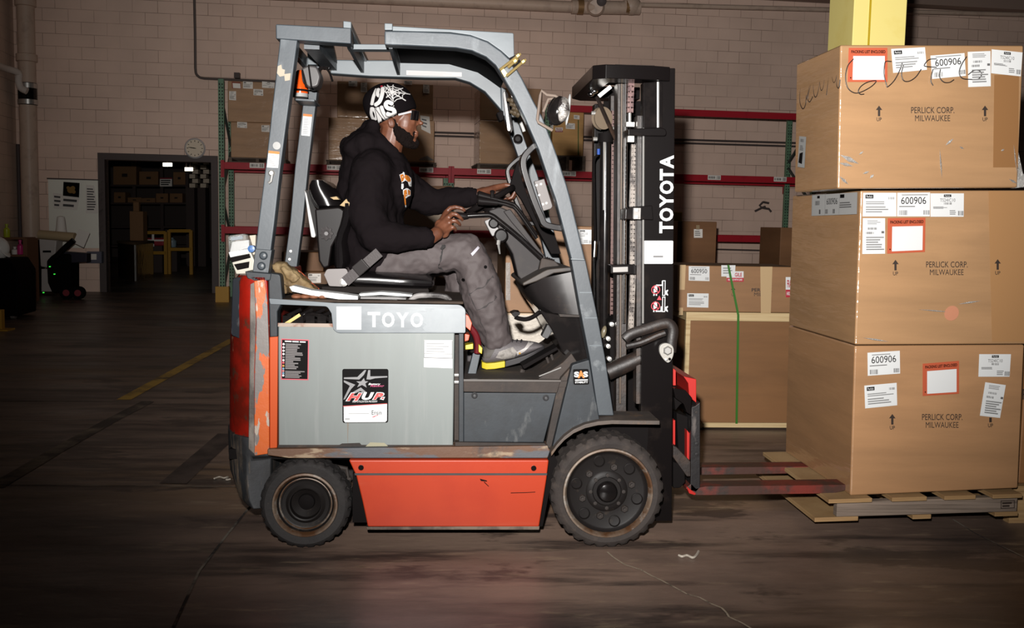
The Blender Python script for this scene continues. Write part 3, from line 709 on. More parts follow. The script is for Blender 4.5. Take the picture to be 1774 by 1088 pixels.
def pallet_simple(c, sx, sy, h, ax, mat, label, group=None, nb=6):
    """c = middle of the foot; ax = (along, deep, up)"""
    t = thing('pallet', label, 'pallet', c, group)
    for k in (-1, 0, 1):
        b = MB(); b.box(c + ax[0] * (k * (sx / 2 - .03)) + ZU * (h / 2), (.045, sy, h - .034), ax); b.build('stringer', mat, t)
    for k in range(nb):
        y = -sy / 2 + .05 + k * (sy - .1) / (nb - 1)
        b = MB(); b.box(c + ax[1] * y + ZU * (h - .0085), (sx, .09, .017), ax); b.build('deck_board', mat, t)
    for k in (-1, 0, 1):
        b = MB(); b.box(c + ax[1] * k * (sy / 2 - .05) + ZU * .0085, (sx, .09, .017), ax); b.build('bottom_board', mat, t)
    return t
def ship_label(o, quad, kind, dim=False, name='shipping_label', num='600906'):
    d = Dec(quad); w = pgm if dim else white
    d.rect(0, 0, 1, 1, 0)
    if kind == 'num':
        d.text(num, .12, .52, .88, .82, 1, bold=0); d.lines(.06, .38, .6, .46, 1, 2); d.bars(.06, .06, .3, .26, 2); d.bars(.78, .08, .95, .26, 2, 8); d.lines(.1, .88, .9, .94, 1, 3)
    elif kind == 'brand':
        d.rect(.07, .76, .31, .92, 1); d.text('Perlick', .10, .79, .28, .89, 0); d.bars(.76, .72, .93, .82, 2, 8); d.lines(.07, .5, .9, .66, 2, 3); d.lines(.07, .15, .8, .45, 3, 3)
    elif kind == 'model':
        d.rect(.4, .84, .62, .95, 1); d.text('Perlick', .43, .86, .59, .93, 0); d.text('TS24IC10' if not dim else 'TSF12HS', .28, .64, .74, .78, 2); d.bars(.4, .52, .62, .61, 2, 8); d.lines(.06, .34, .5, .44, 3, 2); d.lines(.55, .08, .78, .3, 3, 3); d.bars(.80, .06, .95, .25, 2, 6)
    elif kind == 'long':
        d.lines(.2, .82, .8, .95, 3, 3); d.bars(.22, .68, .6, .74, 2, 10); d.bars(.12, .56, .46, .62, 2, 10); d.rect(.78, .58, .9, .64, 2); d.lines(.1, .1, .9, .5, 6, 3); 
    elif kind == 'env':
        d = Dec(quad); d.rect(0, 0, 1, 1, 4); d.text('PACKING LIST ENCLOSED', .07, .84, .95, .93, 1, bold=.03); d.rect(.12, .06, .93, .76, 0); d.disc(.07, .12, .018, 1, 8)
    elif kind == 'fragile':
        d = Dec(quad); d.rect(0, 0, 1, 1, 0); d.rect(0, 0, 1, .38, 5); d.text('HANDLE WITH CARE', .08, .1, .92, .28, 0, bold=.02); d.text('FRAGILE', .12, .48, .9, .86, 5, bold=.03)
    elif kind == 'blank':
        d.lines(.12, .2, .8, .85, 3, 3)
    return d.build(name if kind != 'env' else 'packing_list_envelope', [w, ink, inkg, inkl, envo, redp], o)

# palletised cartons on the rack, all in stretch film
def rack_load(tiers, y0, dy, lab, grp, deck=None, ppx=None):
    """tiers: pixel rects of the front faces, bottom first"""
    x0, x1 = ppx or (tiers[0][0] - 4, tiers[0][2] + 4)
    c = (PR(x0, 286, -y0) + PR(x1, 286, -y0)) / 2; sx = (PR(x1, 286, -y0) - PR(x0, 286, -y0)).length
    c = c - NW * (dy / 2); c.z = zb + .053
    zt_ = PR(tiers[0][0], tiers[0][3], -y0).z
    pallet_simple(c, sx, dy + .04, max(zt_ - c.z, .08), AX, woodg, 'wooden pallet under the ' + lab, 'pallets on the rack', 5)
    out = []; zlow = c.z + max(zt_ - c.z, .08)
    for (a, q0, e, q1), tl in tiers_labels(tiers):
        l = PR(a, q1, -y0); r = PR(e, q1, -y0); z1 = PR(a, q0, -y0).z
        q = [V((l.x, l.y, zlow)), V((r.x, r.y, zlow)), V((r.x, r.y, z1)), V((l.x, l.y, z1))]
        b = MB(); b.extw(q, -NW * dy); o = b.build('cardboard_box', cardr if 'behind the driver' in tl else cardr2, bev=.012)
        top(o, tl, 'box', grp); out.append(o); zlow = z1 + .002
    return out
def tiers_labels(t): return [(x[:4], x[4]) for x in t]
A = rack_load([(400, 211, 492, 275, 'lower film-wrapped carton of the stack beside the green rack post'), (395, 140, 490, 211, 'upper film-wrapped carton with many white labels beside the green rack post')], .06, .8, 'stack beside the green rack post', 'film-wrapped cartons on the rack')
for o, pts, k in ((A[1], [(401, 141), (417, 142), (418, 154), (402, 153)], 'env'), (A[1], [(421, 141), (438, 142), (438, 154), (421, 153)], 'brand'), (A[1], [(454, 141), (476, 143), (475, 153), (454, 152)], 'model'), (A[1], [(439, 154), (456, 155), (456, 166), (439, 165)], 'num'), (A[1], [(397, 158), (409, 158), (409, 174), (397, 173)], 'long'), (A[0], [(411, 211), (428, 212), (428, 222), (411, 221)], 'num'), (A[0], [(453, 217), (467, 217), (467, 229), (453, 228)], 'brand')):
    ship_label(o, [PR(x, y, -.05) for x, y in pts], k, True)
B = rack_load([(569, 203, 752, 278, 'lower film-wrapped carton of the stack behind the driver'), (584, 140, 750, 203, 'upper film-wrapped carton of the stack behind the driver')], .06, .85, 'stack behind the driver', 'film-wrapped cartons on the rack')
for pts, k in (([(604, 136), (619, 136), (619, 146), (604, 145)], 'brand'), ([(625, 139), (636, 139), (636, 156), (625, 155)], 'long'), ([(700, 136), (714, 136), (714, 143), (700, 142)], 'brand'), ([(733, 142), (744, 143), (744, 158), (733, 157)], 'long'), ([(728, 196), (744, 198), (746, 228), (730, 220)], 'blank')):
    ship_label(B[1], [PR(x, y + 4, -.05) for x, y in pts], k, True)
C = rack_load([(830, 208, 941, 283, 'lower film-wrapped carton of the stack left of the mast'), (831, 150, 938, 208, 'upper film-wrapped carton of the stack left of the mast')], .06, .85, 'stack left of the mast', 'film-wrapped cartons on the rack')
Dd = rack_load([(956, 193, 1010, 269, 'plain carton with a green strap on the rack beside the mast')], .06, .8, 'green-strapped carton beside the mast', 'film-wrapped cartons on the rack')
o = Dd[0]; o.data.materials[0] = carton_mat('cardboard_rack_plain', (196, 150, 92), k=1.0)
ship_label(o, [PR(x, y, -.05) for x, y in ((994, 199), (1004, 200), (1004, 207), (994, 206))], 'blank', True)
ship_label(o, [PR(x, y, -.05) for x, y in ((980, 213), (996, 214), (996, 224), (980, 223))], 'brand', True)
ship_label(o, [PR(x, y, -.05) for x, y in ((962, 221), (975, 221), (975, 229), (962, 229))], 'fragile', True)
ship_label(o, [PR(x, y, -.05) for x, y in ((953, 200), (959, 200), (958, 226), (953, 226))], 'long', True)
d = Dec([PR(x, y, -.055) for x, y in pq(1001, 208, 1002.6, 269)]); d.rect(0, 0, 1, 1); d.build('green_strap', [strapg], o)
# gathered film at the feet of the wrapped loads
for (x0, y0, x1, y1), par in (((725, 270, 752, 278), B[0]),):
    b = MB(); q = [PR(x, y, -.03) for x, y in ((x0, y1), (x0 + 4, y0 + 4), (x1 - 12, y0), (x1, y1))]; b.extw(q, NW * .03); b.build('film_tail', filmw, par)

# cartons standing under and in front of the rack, further along
def floor_box(px, dep, label, mat=cardd, depth=.6, name='cardboard_box', group=None, zmin=None):
    x0, y0, x1, y1 = px
    l = PB(x0, y1, dep); r = l + (PB(x1, y1, dep) - l).dot(TW) * TW; z1 = PB(x0, y0, dep).z; z0 = l.z if zmin is None else zmin
    b = MB(); b.extw([V((l.x, l.y, z0)), V((r.x, r.y, z0)), V((r.x, r.y, z1)), V((l.x, l.y, z1))], -NW * depth)
    return top(b.build(name, mat, bev=.008), label, 'box', group)
cb = carton_mat('cardboard_dim', (120, 84, 56), k=1.0)
o = floor_box((1172, 383, 1243, 455), 12.6, 'brown carton with a small white slip behind the top of the strapped crate', cb, .7, zmin=0)
q = lambda x0, y0, x1, y1, dep=12.57: [PB(x, y, dep) for x, y in pq(x0, y0, x1, y1)]
ship_label(o, q(1202, 397, 1217, 412), 'blank', True); d = Dec(q(1206, 390, 1212, 398)); d.rect(0, 0, 1, 1); d.build('tape_strip', [tape], o)
floor_box((1350, 394, 1400, 460), 13.2, 'dark brown carton at the foot of the right rack post', cb, .7, zmin=0)
o = floor_box((1150, 367, 1183, 384), 12.9, 'small yellow and black case on top of the brown carton behind the mast', M('case_yellow', (190, 160, 40), .5, k=1.0), .3, 'case', zmin=PB(1172, 383, 12.6).z)
o = floor_box((500, 470, 572, 505), 8.4, 'cardboard carton on the floor seen behind the rear guard legs', card, .6, zmin=0)
ship_label(o, q(534, 474, 556, 490, 8.38), 'brand', True); ship_label(o, q(520, 473, 530, 488, 8.38), 'long', True)
o2 = floor_box((488, 436, 560, 470), 8.4, 'flat carton on top of the floor carton behind the rear guard legs', cardd, .6, zmin=PB(500, 470, 8.4).z)
# open framed crate glimpsed past the driver's chest
t = thing('wooden_crate', 'low brown crate frame in shadow below the rack beam behind the driver', 'crate', V((PB(740, 420, 13.6).x, PB(740, 420, 13.6).y, 0)))
b = MB(); boxpx(b, 690, 322, 783, 330, 13.6, .5); boxpx(b, 776, 330, 783, 396, 13.6, .5); b.build('crate_frame', cb, t)
l, r = PB(690, 396, 13.6), PB(783, 396, 13.6); zz = r.z
b = MB(); b.box(((l.x + r.x) / 2, (l.y + r.y) / 2 + .3, zz / 2), ((r - l).length, .5, zz), AX); b.build('crate_base', cb, t)
b = MB(); boxpx(b, 690, 332, 776, 396, 13.9, .05); b.build('crate_panel', M('panel_pale', (190, 170, 150), .6, k=1.0), t)

# stack close behind the lift truck, seen past the driver's legs and the front guard leg
YE = 1.62
def ybox(name, px, Y, dep, mat, label, group=None, cat='box', z0=None, bev=.006):
    x0, y0, x1, y1 = px; l = P(x0, y1, Y); r = P(x1, y1, Y); z1 = P((x0 + x1) / 2, y0, Y).z; zz = l.z if z0 is None else z0
    b = MB(); b.extw([(l.x, Y, zz), (r.x, Y, zz), (r.x, Y, z1), (l.x, Y, z1)], (0, dep, 0))
    return top(b.build(name, mat, bev=bev), label, cat, group)
zE = P(950, 543, YE).z
filmbox = carton_mat('carton_thick_film', (214, 190, 162), 1.0, k=1.1)
o = ybox('cardboard_box', (872, 543, 1024, 640), YE, .8, filmbox, 'film-wrapped carton shining behind the pedals', z0=.14)
lay = M('film_bright', (240, 232, 222), .18, k=1.0, alpha=.6, bump=(40, 1.0, (.4, .4, 4)), spec=.9)
d = Dec(quadY([(874, 546), (1000, 546), (1000, 636), (874, 636)], YE - .004)); d.rect(0, 0, 1, 1); d.build('film_layer', [lay], o)
t_ = pallet_simple(V(((P(872, 600, YE).x + P(1024, 600, YE).x) / 2, YE + .4, 0)), .98, .86, .139, (V((1, 0, 0)), V((0, 1, 0)), ZU), wood, 'wooden pallet under the carton stack behind the pedals', None, 6)
o = ybox('cardboard_box', (874, 391, 1029, 543), YE, .8, card, 'tall carton with a white label behind the front guard leg', z0=zE + .002)
ship_label(o, quadY([(990, 397), (1027.5, 398), (1027.5, 423), (990, 423)], YE - .003), 'model', name='shipping_label')
d = Dec(quadY([(876, 455), (884, 455), (884, 520), (876, 520)], YE - .004)); d.rect(0, 0, 1, 1); d.build('film_glint', [filmw], o)

# strapped crate with a carton on top, behind the mast
YF = 2.35
xL, xR = P(1190, 640, YF).x, P(1192, 640, YF).x + .82
zc0, zc1 = P(1280, 732, YF).z, P(1280, 550, YF).z
dF = .62
t = thing('strapped_crate', 'pine-framed cardboard crate with a green strap behind the fork carriage', 'crate', V(((xL + xR) / 2, YF + dF / 2, 0)))
b = MB(); b.box(((xL + xR) / 2, YF + dF / 2, (zc0 + zc1) / 2), (xR - xL, dF, zc1 - zc0)); b.build('crate_panel', carton_mat('crate_board', (140, 98, 60), k=1.3), t)
for zz, h in ((zc1 + .005, .055), (zc0 - .015, .032)):
    b = MB(); b.box(((xL + xR) / 2 - .005, YF + dF / 2, zz), (xR - xL + .03, dF + .03, h)); b.build('crate_board', woodp, t, bev=.003)
b = MB(); b.box((xL - .004, YF + .004, (zc0 + zc1) / 2), (.028, .028, zc1 - zc0)); b.build('crate_batten', woodp, t)
zfoot = zc0 - .031
for x in (xL + .07, xR - .07):
    for y in (YF + .05, YF + dF - .05):
        b = MB(); b.box((x, y, zfoot / 2), (.09, .09, zfoot)); b.build('crate_foot', woodp, t)
d = Dec([V((xL - .006, y, z)) for y, z in ((YF + .5, zc1 - .04), (YF + .04, zc1 - .04), (YF + .04, zc0 + .02), (YF + .5, zc0 + .02))]); d.rect(.0, .1, 1, .62, 0); d.rect(.1, .7, .45, .97, 1)
d.text('58', .3, .2, .85, .5, 2, bold=.03); d.build('side_panel_print', [cardd, white2, inkb], t)
# carton on the crate
zu0, zu1 = zc1 + .0335, P(1275, 461, YF).z
xu = P(1177, 500, YF).x; xr2 = P(1376, 500, YF).x + .02
b = MB(); b.extw([(xu, YF, zu0), (xr2, YF, zu0), (xr2, YF, zu1), (xu, YF, zu1)], (0, .5, 0))
bx = top(b.build('cardboard_box', carton_mat('cardboard_mid', (158, 117, 80), k=1.3), bev=.006), 'wide carton numbered 600950 on top of the green-strapped crate', 'box')
ship_label(bx, quadY([(1193, 461), (1229, 461.5), (1229, 487), (1193, 486)], YF - .002), 'num', num='600950')
ship_label(bx, quadY([(1190.5, 508), (1227.5, 508.5), (1227, 533), (1190, 532)], YF - .002), 'brand')
ship_label(bx, quadY([(1258.5, 470), (1288, 470), (1288, 488), (1258.5, 488)], YF - .002), 'fragile')
ship_label(bx, quadY([(1249.5, 459.5), (1274, 459.5), (1273, 479), (1249.5, 479)], YF - .005), 'blank')
ship_label(bx, quadY([(1361, 480), (1380, 480), (1380, 515), (1361, 515)], YF - .002), 'fragile')
d = Dec(quadY([(1317, 462), (1338, 462), (1335, 546), (1318, 546)], YF - .003)); d.rect(0, 0, 1, 1); d.build('packing_tape', [tape], bx)
for p in ([(1178, 459), (1188, 459), (1186, 502), (1177, 502)], [(1177, 533), (1183, 533), (1183, 546), (1176, 546)]):
    d = Dec(quadY(p, YF - .003)); d.rect(0, 0, 1, 1); d.build('packing_tape', [tape], bx)
d = Dec(quadY([(1302, 499), (1338, 499), (1338, 513), (1302, 513)], YF - .0015)); d.text('PERLICK', 0, .55, 1, .98, 0, bold=.02); d.text('MIL', .12, 0, .5, .44, 0); d.build('carton_print', [inkb], bx)
d = Dec(quadY([(1266, 497), (1274, 497), (1274, 513), (1266, 513)], YF - .0015)); d.poly([(.5, 1), (1, .68), (.68, .68), (.68, .36), (.32, .36), (.32, .68), (0, .68)]); d.text('UP', .15, 0, .85, .28); d.build('arrow_print', [inkb], bx)
# strap runs over the carton and down the crate
b = MB()
for p0, p1 in (((1261.5, 459), (1279, 546)), ((1279, 546), (1276, 734))):
    b.bar(P(*p0, YF - .006 if p0[1] < 500 else YF - .022), P(*p1, YF - .022), .0025, .014, up=(1, 0, 0))
top(b.build('strap', strapg), 'bright green strap running down over the carton and crate behind the mast', 'strap')

# ------------------------------------------------------------ the load on the forks
ZP = .05
pc_ = PZ(1450, 903, ZP); YL = pc_.y
DL2 = .815
def load_box(px4, Y, dep, mat, label):
    A_ = [P(x, y, Y) for x, y in px4]
    b = MB(); b.extw(A_, (0, dep, 0)); return top(b.build('cardboard_box', mat, bev=.008, seg=3), label, 'box', 'shrink-wrapped appliance cartons on the forks')
YB = YL + .015
def lower(px4): return px4
b3 = load_box([(1473, 859), (1764, 846), (1775, 597), (1481, 599)], YB, DL2, cardlo, 'bottom carton of the tall stack on the forks')
b2 = load_box([(1481, 597.5), (1792, 596), (1798, 329.5), (1491, 330)], YB + .004, DL2, cardw, 'middle carton of the tall stack, its labels in one row along the top')
b1 = load_box([(1451, 327), (1763, 325), (1774, 78.5), (1456, 77.5)], YB - .09, .5, cardw, 'topmost carton of the tall stack, scrawled over with marker')
Y3, Y2, Y1 = YB - .003, YB + .001, YB - .093
for o, pts, k, nm in (
    (b1, [(1470, 83), (1537, 83), (1537, 142), (1468, 142)], 'env', 0), (b1, [(1543.5, 85), (1602, 82), (1605.5, 121), (1547, 126.5)], 'brand', 0),
    (b1, [(1611.5, 96.5), (1670.5, 92), (1673, 131.5), (1614.5, 137)], 'num', 0), (b1, [(1676, 90), (1715.5, 88.5), (1716, 149.5), (1677, 151)], 'long', 0), (b1, [(1717.5, 85.5), (1771, 91), (1768, 132.5), (1716.5, 127)], 'model', 0),
    (b2, [(1495, 334), (1552.5, 334), (1552.5, 375), (1494, 375)], 'brand', 0), (b2, [(1554, 334), (1611, 333.5), (1610.5, 375), (1553.5, 375)], 'num', 0), (b2, [(1611.5, 335), (1669.5, 335), (1669, 375.5), (1611.5, 375.5)], 'model', 0),
    (b2, [(1494.5, 378), (1533, 378), (1533, 439.5), (1493.5, 440)], 'long', 0), (b2, [(1537.5, 378), (1603, 377), (1602, 436.5), (1536.5, 439.5)], 'env', 0),
    (b3, [(1502.5, 611), (1558.5, 607.5), (1559, 647), (1503, 651)], 'num', 0), (b3, [(1497, 668), (1553, 663), (1554, 702), (1498.5, 707.5)], 'brand', 0),
    (b3, [(1598, 630), (1661, 625), (1661, 682), (1598, 686)], 'env', 0), (b3, [(1696, 613.5), (1751, 613.5), (1748.5, 652.5), (1694.5, 652.5)], 'model', 0), (b3, [(1706.5, 662), (1742, 667), (1732, 724), (1697, 720)], 'long', 0)):
    Y = {b1: Y1, b2: Y2, b3: Y3}[o]
    ship_label(o, quadY(pts, Y), k)
def carton_text(o, Y, tx, m=inkb):
    d = Dec(quadY(pq(*tx), Y)); d.text('PERLICK CORP.', 0, .56, 1, 1, 0, bold=.004); d.text('MILWAUKEE', .09, 0, .9, .42, 0); d.build('carton_print', [m], o)
def arrow(o, Y, x, y, h=27, cover=False):
    w = 5.5; d = Dec(quadY(pq(x - w, y, x + w, y + h), Y))
    if not cover: d.poly([(.5, 1), (1, .72), (.68, .72), (.68, .32), (.32, .32), (.32, .72), (0, .72)])
    else: d.rect(.3, .32, .7, .62)
    d.text('UP', .1, 0, .9, .24, bold=.01); d.build('arrow_print', [inkb], o)
carton_text(b1, Y1 + .001, (1578, 185.5, 1653, 210)); carton_text(b2, Y2 + .001, (1604, 453, 1676, 476.5)); carton_text(b3, Y3 + .001, (1597, 717, 1667, 741))
for o, Y, x, y, c in ((b1, Y1, 1522.5, 183, 0), (b1, Y1, 1706, 183, 0), (b2, Y2, 1551, 450, 0), (b2, Y2, 1728, 449, 0), (b3, Y3, 1545.5, 717, 0), (b3, Y3, 1715.5, 713, 1)): arrow(o, Y + .001, x, y, cover=c)
# darker tape patches and the box seam
tpd = M('tape_brown', (150, 108, 68), .3, k=1.3, spec=.6)
d = Dec(quadY([(1722, 130), (1765, 130), (1763, 290), (1720, 290)], Y1 + .0015)); d.rect(0, 0, 1, 1); d.build('packing_tape', [tpd], b1)
d = Dec(quadY([(1712, 331), (1774, 331), (1774, 592), (1718, 592)], Y2 + .0015)); d.rect(0, 0, 1, 1); d.build('packing_tape', [M('tape_brown_pale', (178, 134, 90), .35, k=1.4)], b2)
d = Dec(quadY([(1634, 530), (1664, 528), (1662, 562), (1632, 564)], Y2 + .001)); d.disc(.5, .6, .42, 0); d.build('pink_smudge', [M('smudge_pink', (206, 140, 108), .5, k=1.4)], b2)
# marker scrawl across the top carton
mk = M('marker_black', (40, 32, 32), .5)
def scrawl(o, strokes, place, w, name):
    b = MB()
    for s in strokes:
        q = [place(*p) for p in s]; q = smooth_path(q, 5); b.tube(q, w * 1.25, 6)
    return b.build(name, mk, o)
cv = lambda x, y: (1360 + x / 3.751, 50 + y / 3.751)
front = [[(445, 195), (408, 240), (393, 310), (406, 380), (445, 414), (490, 412), (560, 375), (592, 338), (540, 345), (495, 372), (476, 405), (490, 425), (514, 424)],
         [(692, 212), (655, 212), (646, 240), (644, 300), (660, 365), (668, 376), (710, 335), (745, 270), (762, 220)], [(770, 235), (757, 290), (770, 335), (806, 340), (850, 312), (885, 262)],
         [(985, 250), (920, 245), (905, 235), (935, 200), (985, 195)], [(962, 262), (952, 300), (948, 340), (962, 368)], [(1010, 262), (1004, 310), (1030, 345), (1068, 348), (1098, 330)], [(1180, 180), (1146, 235), (1132, 285), (1150, 320), (1196, 328), (1254, 326), (1278, 296), (1262, 272), (1226, 272), (1190, 298)]]
scrawl(b1, [[cv(*p) for p in s] for s in front], lambda x, y: P(x, y, Y1 - .004), .0016, 'marker_scrawl')
def PSide(x, y, xr, yr, Y): return PX(x, y, P(xr, yr, Y).x - .003)
side = [[(140, 275), (120, 310), (100, 400), (98, 480), (116, 520), (134, 490), (140, 430)], [(136, 470), (150, 420), (170, 330), (186, 300), (150, 440), (160, 475), (182, 440)], [(200, 290), (186, 360), (190, 430), (204, 440), (222, 380), (232, 280)], [(236, 280), (228, 340), (236, 400), (252, 370), (262, 290)],
        [(292, 195), (272, 220), (270, 270), (286, 285), (300, 200), (270, 430)], [(318, 200), (306, 290), (318, 350), (336, 310), (344, 200), (330, 190)], [(354, 150), (340, 260), (336, 360), (350, 385), (358, 330)]]
scrawl(b1, [[cv(*p) for p in s] for s in side], lambda x, y: PSide(x, y, 1454, 200, Y1), .0016, 'marker_scrawl')
d = Dec([PSide(x, y, 1453, 250, Y1) for x, y in ((1386, 236), (1398, 237), (1395, 291), (1383, 289))], lift=.003); d.rect(0, 0, 1, 1); d.bars(.2, .82, .8, .92, 1, 5); d.lines(.3, .55, .8, .72, 4, 1); d.poly([(.25, .15), (.75, .12), (.8, .5), (.35, .45)], 2)
d.build('side_label', [white2, inkg, ink], b1)
xs2 = P(1486, 460, Y2).x - .004
d = Dec([PX(x, y, xs2) for x, y in ((1408, 338), (1487, 333), (1486, 371), (1407, 374))], lift=.003); d.rect(0, 0, 1, 1)
d.rect(.02, 0, .31, 1, 3).rect(.33, 0, .63, 1, 3).rect(.645, 0, 1, 1, 3); d.text('600906', .36, .5, .6, .8, 2); d.rect(.14, .82, .2, .94, 2); d.bars(.1, .5, .22, .7, 1, 5); d.rect(.67, .78, .76, .94, 2); d.lines(.67, .3, .95, .6, 3, 1); d.bars(.36, .08, .43, .28, 1, 5); d.bars(.54, .08, .6, .28, 1, 5); d.bars(.24, .08, .29, .28, 1, 5)
d.build('side_label', [white2, inkg, ink, M('paper_shade', (214, 214, 212), .5)], b2)
# gathered film at the box corners
for par, pts, Y, nm in ((b1, [(1752, 250), (1764, 262), (1772, 300), (1790, 322), (1758, 326)], Y1 + .02, 'film_tail'),):
    b = MB(); b.ext(pts, Y, Y + .03); b.build(nm, filmw, par)

# crumples standing up in the film
def crumple(par, Y, segs, h=.006):
    for k, (x0, y0, x1, y1, w) in enumerate(segs):
        a, c = P(x0, y0, Y), P(x1, y1, Y); d = (c - a).normalized(); n = V((d.z, 0, -d.x)) * w; up = V((0, -h, 0)); m = (a + c) / 2
        b = MB(); b.loft([[a, a + V((1e-4, 0, 0)), a + V((0, -1e-4, 0))], [m - n, m + n, m + up + n * .5], [c, c + V((1e-4, 0, 0)), c + V((0, -1e-4, 0))]])
        b.build('film_fold', filmw, par)
crumple(b1, Y1, [(1455, 268, 1488, 284, .010), (1453, 282, 1478, 288, .007), (1454, 305, 1470, 320, .006), (1495, 301, 1506, 297, .005), (1507, 309, 1514, 302, .006), (1488, 268, 1496, 262, .004), (1628, 258, 1632, 310, .004), (1638, 252, 1652, 240, .006), (1662, 254, 1670, 258, .004), (1734, 262, 1740, 258, .005), (1756, 248, 1762, 300, .004), (1748, 310, 1762, 318, .005)])
crumple(b2, Y2, [(1494, 585, 1540, 592, .004), (1660, 527, 1700, 521, .004), (1590, 536, 1650, 541, .003)], .004)

# pallet under the load
t = thing('pallet', 'weathered wooden pallet lifted on the forks under the tall carton stack', 'pallet', V((pc_.x + .4, YL + DL2 / 2, ZP)))
xl, xr = P(1450, 880, YL).x, P(1762, 880, YL).x
zs0, zs1 = P(1450, 896, YL).z, P(1450, 870, YL).z
tilt = (P(1762, 893, YL).z - P(1450, 903, YL).z)
def slope(x): return tilt * (x - xl) / (xr - xl)
for k in (0, .5, 1):
    y = YL + .02 + k * (DL2 - .04)
    b = MB(); b.extw([(xl, y - .02, zs0), (xr, y - .02, zs0 + tilt), (xr, y - .02, zs1 + tilt), (xl, y - .02, zs1)], (0, .04, 0)); b.build('stringer', woodg, t, bev=.003)
n = 7
bw = (P(1506, 866, YL).x - P(1452, 866, YL).x)
for x0, x1 in ((1340, 1506), (1540, 1600), (1630, 1684), (1713, 1764)):
    a, c2 = (P(1460, 866, YL).x if x0 == 1340 else P(x0, 866, YL).x), P(x1, 862, YL).x
    if x0 == 1340: a = xl - .05
    zz = zs1 + slope((a + c2) / 2)
    b = MB(); b.extw([(a, YL - .03, zz + .001), (c2, YL - .03, zz + .001 + slope(c2) - slope(a)), (c2, YL - .03, zz + .019 + slope(c2) - slope(a)), (a, YL - .03, zz + .019)], (0, DL2 + .06, 0)); b.build('deck_board', wood, t, bev=.002)
for x0, x1 in ((1450, 1486), (1580, 1612), (1722, 1762)):
    a, c2 = P(x0, 900, YL).x, P(x1, 900, YL).x; 
    if x0 == 1450: a -= .10
    zz = zs0 + slope((a + c2) / 2)
    b = MB(); b.extw([(a, YL - .005, zz - .020), (c2, YL - .005, zz - .020 + slope(c2) - slope(a)), (c2, YL - .005, zz - .001 + slope(c2) - slope(a)), (a, YL - .005, zz - .001)], (0, DL2 + .01, 0)); b.build('bottom_board', wood, t, bev=.002)
d = Dec(quadY([(1733, 867), (1757, 866), (1757, 880), (1733, 881)], YL - .001)); d.rect(0, 0, 1, .08).rect(0, .92, 1, 1).rect(0, 0, .05, 1).rect(.95, 0, 1, 1).lines(.1, .15, .9, .85, 2, 0, .6); d.build('stamp_mark', [inkb], t)

# neighbouring load cut by the right edge of the photo
YN = YL + .15
xn = P(1765, 760, YN).x
zn0 = P(1770, 838, YN).z
c = V((xn + .45, YN + .4, 0))
b = MB(); b.box((xn + .46, YN + .4, (zn0 + P(1768, 600, YN).z) / 2), (.9, .8, P(1768, 600, YN).z - zn0)); o = top(b.build('cardboard_box', cardd, bev=.008), 'brown carton cut off by the right edge, behind the tall stack', 'box')
d = Dec(quadY([(1771, 672), (1790, 672), (1790, 692), (1771, 692)], YN - .003)); d.text('PE', 0, 0, 1, .9); d.build('carton_print', [inkb], o)
t = thing('pallet', 'pine pallet cut off by the right edge of the photo', 'pallet', c)
b = MB(); b.box((xn + .43, YN + .39, zn0 - .012), (.93, .86, .024)); b.build('deck_board', wood, t)
for y in (YN, YN + .4, YN + .78):
    b = MB(); b.box((xn + .43, y, (zn0 - .024) / 2), (.93, .045, zn0 - .024)); b.build('stringer', wood, t)

# yellow building column behind the load
YC = 2.25
xa, xb, xm = P(1478, 40, YC).x, P(1570, 40, YC).x, P(1506, 40, YC).x
b = MB(); b.box(((xa + xb) / 2, YC + .2, 2.95), (xb - xa, .4, 5.9)); o = top(b.build('column_guard', yel, bev=.006), 'tall yellow building column rising behind the carton stack', 'column')
b = MB(); b.box((xm, YC - .004, 2.95), (.010, .008, 5.88)); b.build('column_seam', M('column_seam', (226, 190, 30), .5, k=1.2), o)

# ------------------------------------------------------------ the lift truck
silver = M('guard_paint', (95, 103, 110), .42, spec=.25, layers=(((74, 82, 89), 5, .45, .7, (1, 1, .4)), ((136, 144, 150), 9, .58, .72, (1, 1, .3))), bump=(60, .02))
silverb = M('guard_paint_bright', (132, 142, 148), .38, spec=.3, layers=(((106, 115, 122), 5, .48, .7, (.4, 1, 1)),))
grey = M('panel_grey', (62, 68, 74), .5, spec=.2, layers=(((46, 48, 51), 4, .45, .7), ((120, 122, 122), 11, .62, .74, (1.6, 1, .7), .8)), bump=(50, .02))
greyd = M('panel_grey_dark', (66, 66, 68), .55, layers=(((48, 44, 42), 4, .45, .7), ((104, 98, 92), 12, .64, .74)))
dirt = M('grimy_steel', (66, 53, 45), .75, layers=(((42, 35, 32), 6, .4, .7), ((100, 78, 60), 9, .58, .75)), bump=(40, .1))
batt = M('battery_grey', (158, 166, 164), .5, spec=.25, layers=(((148, 154, 152), 2, .45, .7, (2, 1, .3)), ((172, 177, 175), 7, .55, .75, (3, 1, .2))))
hoodm = M('hood_worn_paint', (116, 126, 133), .36, spec=.35, layers=(((150, 160, 166), 5, .52, .68, (.5, 1, 1.6)), ((104, 114, 122), 14, .60, .72, (.5, 1, 3))))
orange = M('truck_orange', (228, 78, 42), .36, spec=.25, layers=(((210, 64, 36), 2.5, .45, .7), ((236, 108, 78), 5, .60, .78, (.3, 1, 4), .6)), bump=(70, .015))
orangeb = M('counterweight_orange', (250, 118, 40), .42, layers=(((244, 104, 34), 4, .4, .7), ((150, 142, 138), 6.5, .505, .52, (2.2, 1, .8)), ((222, 206, 190), 13, .60, .63, (1.6, 1, .6))), bump=(30, .06))
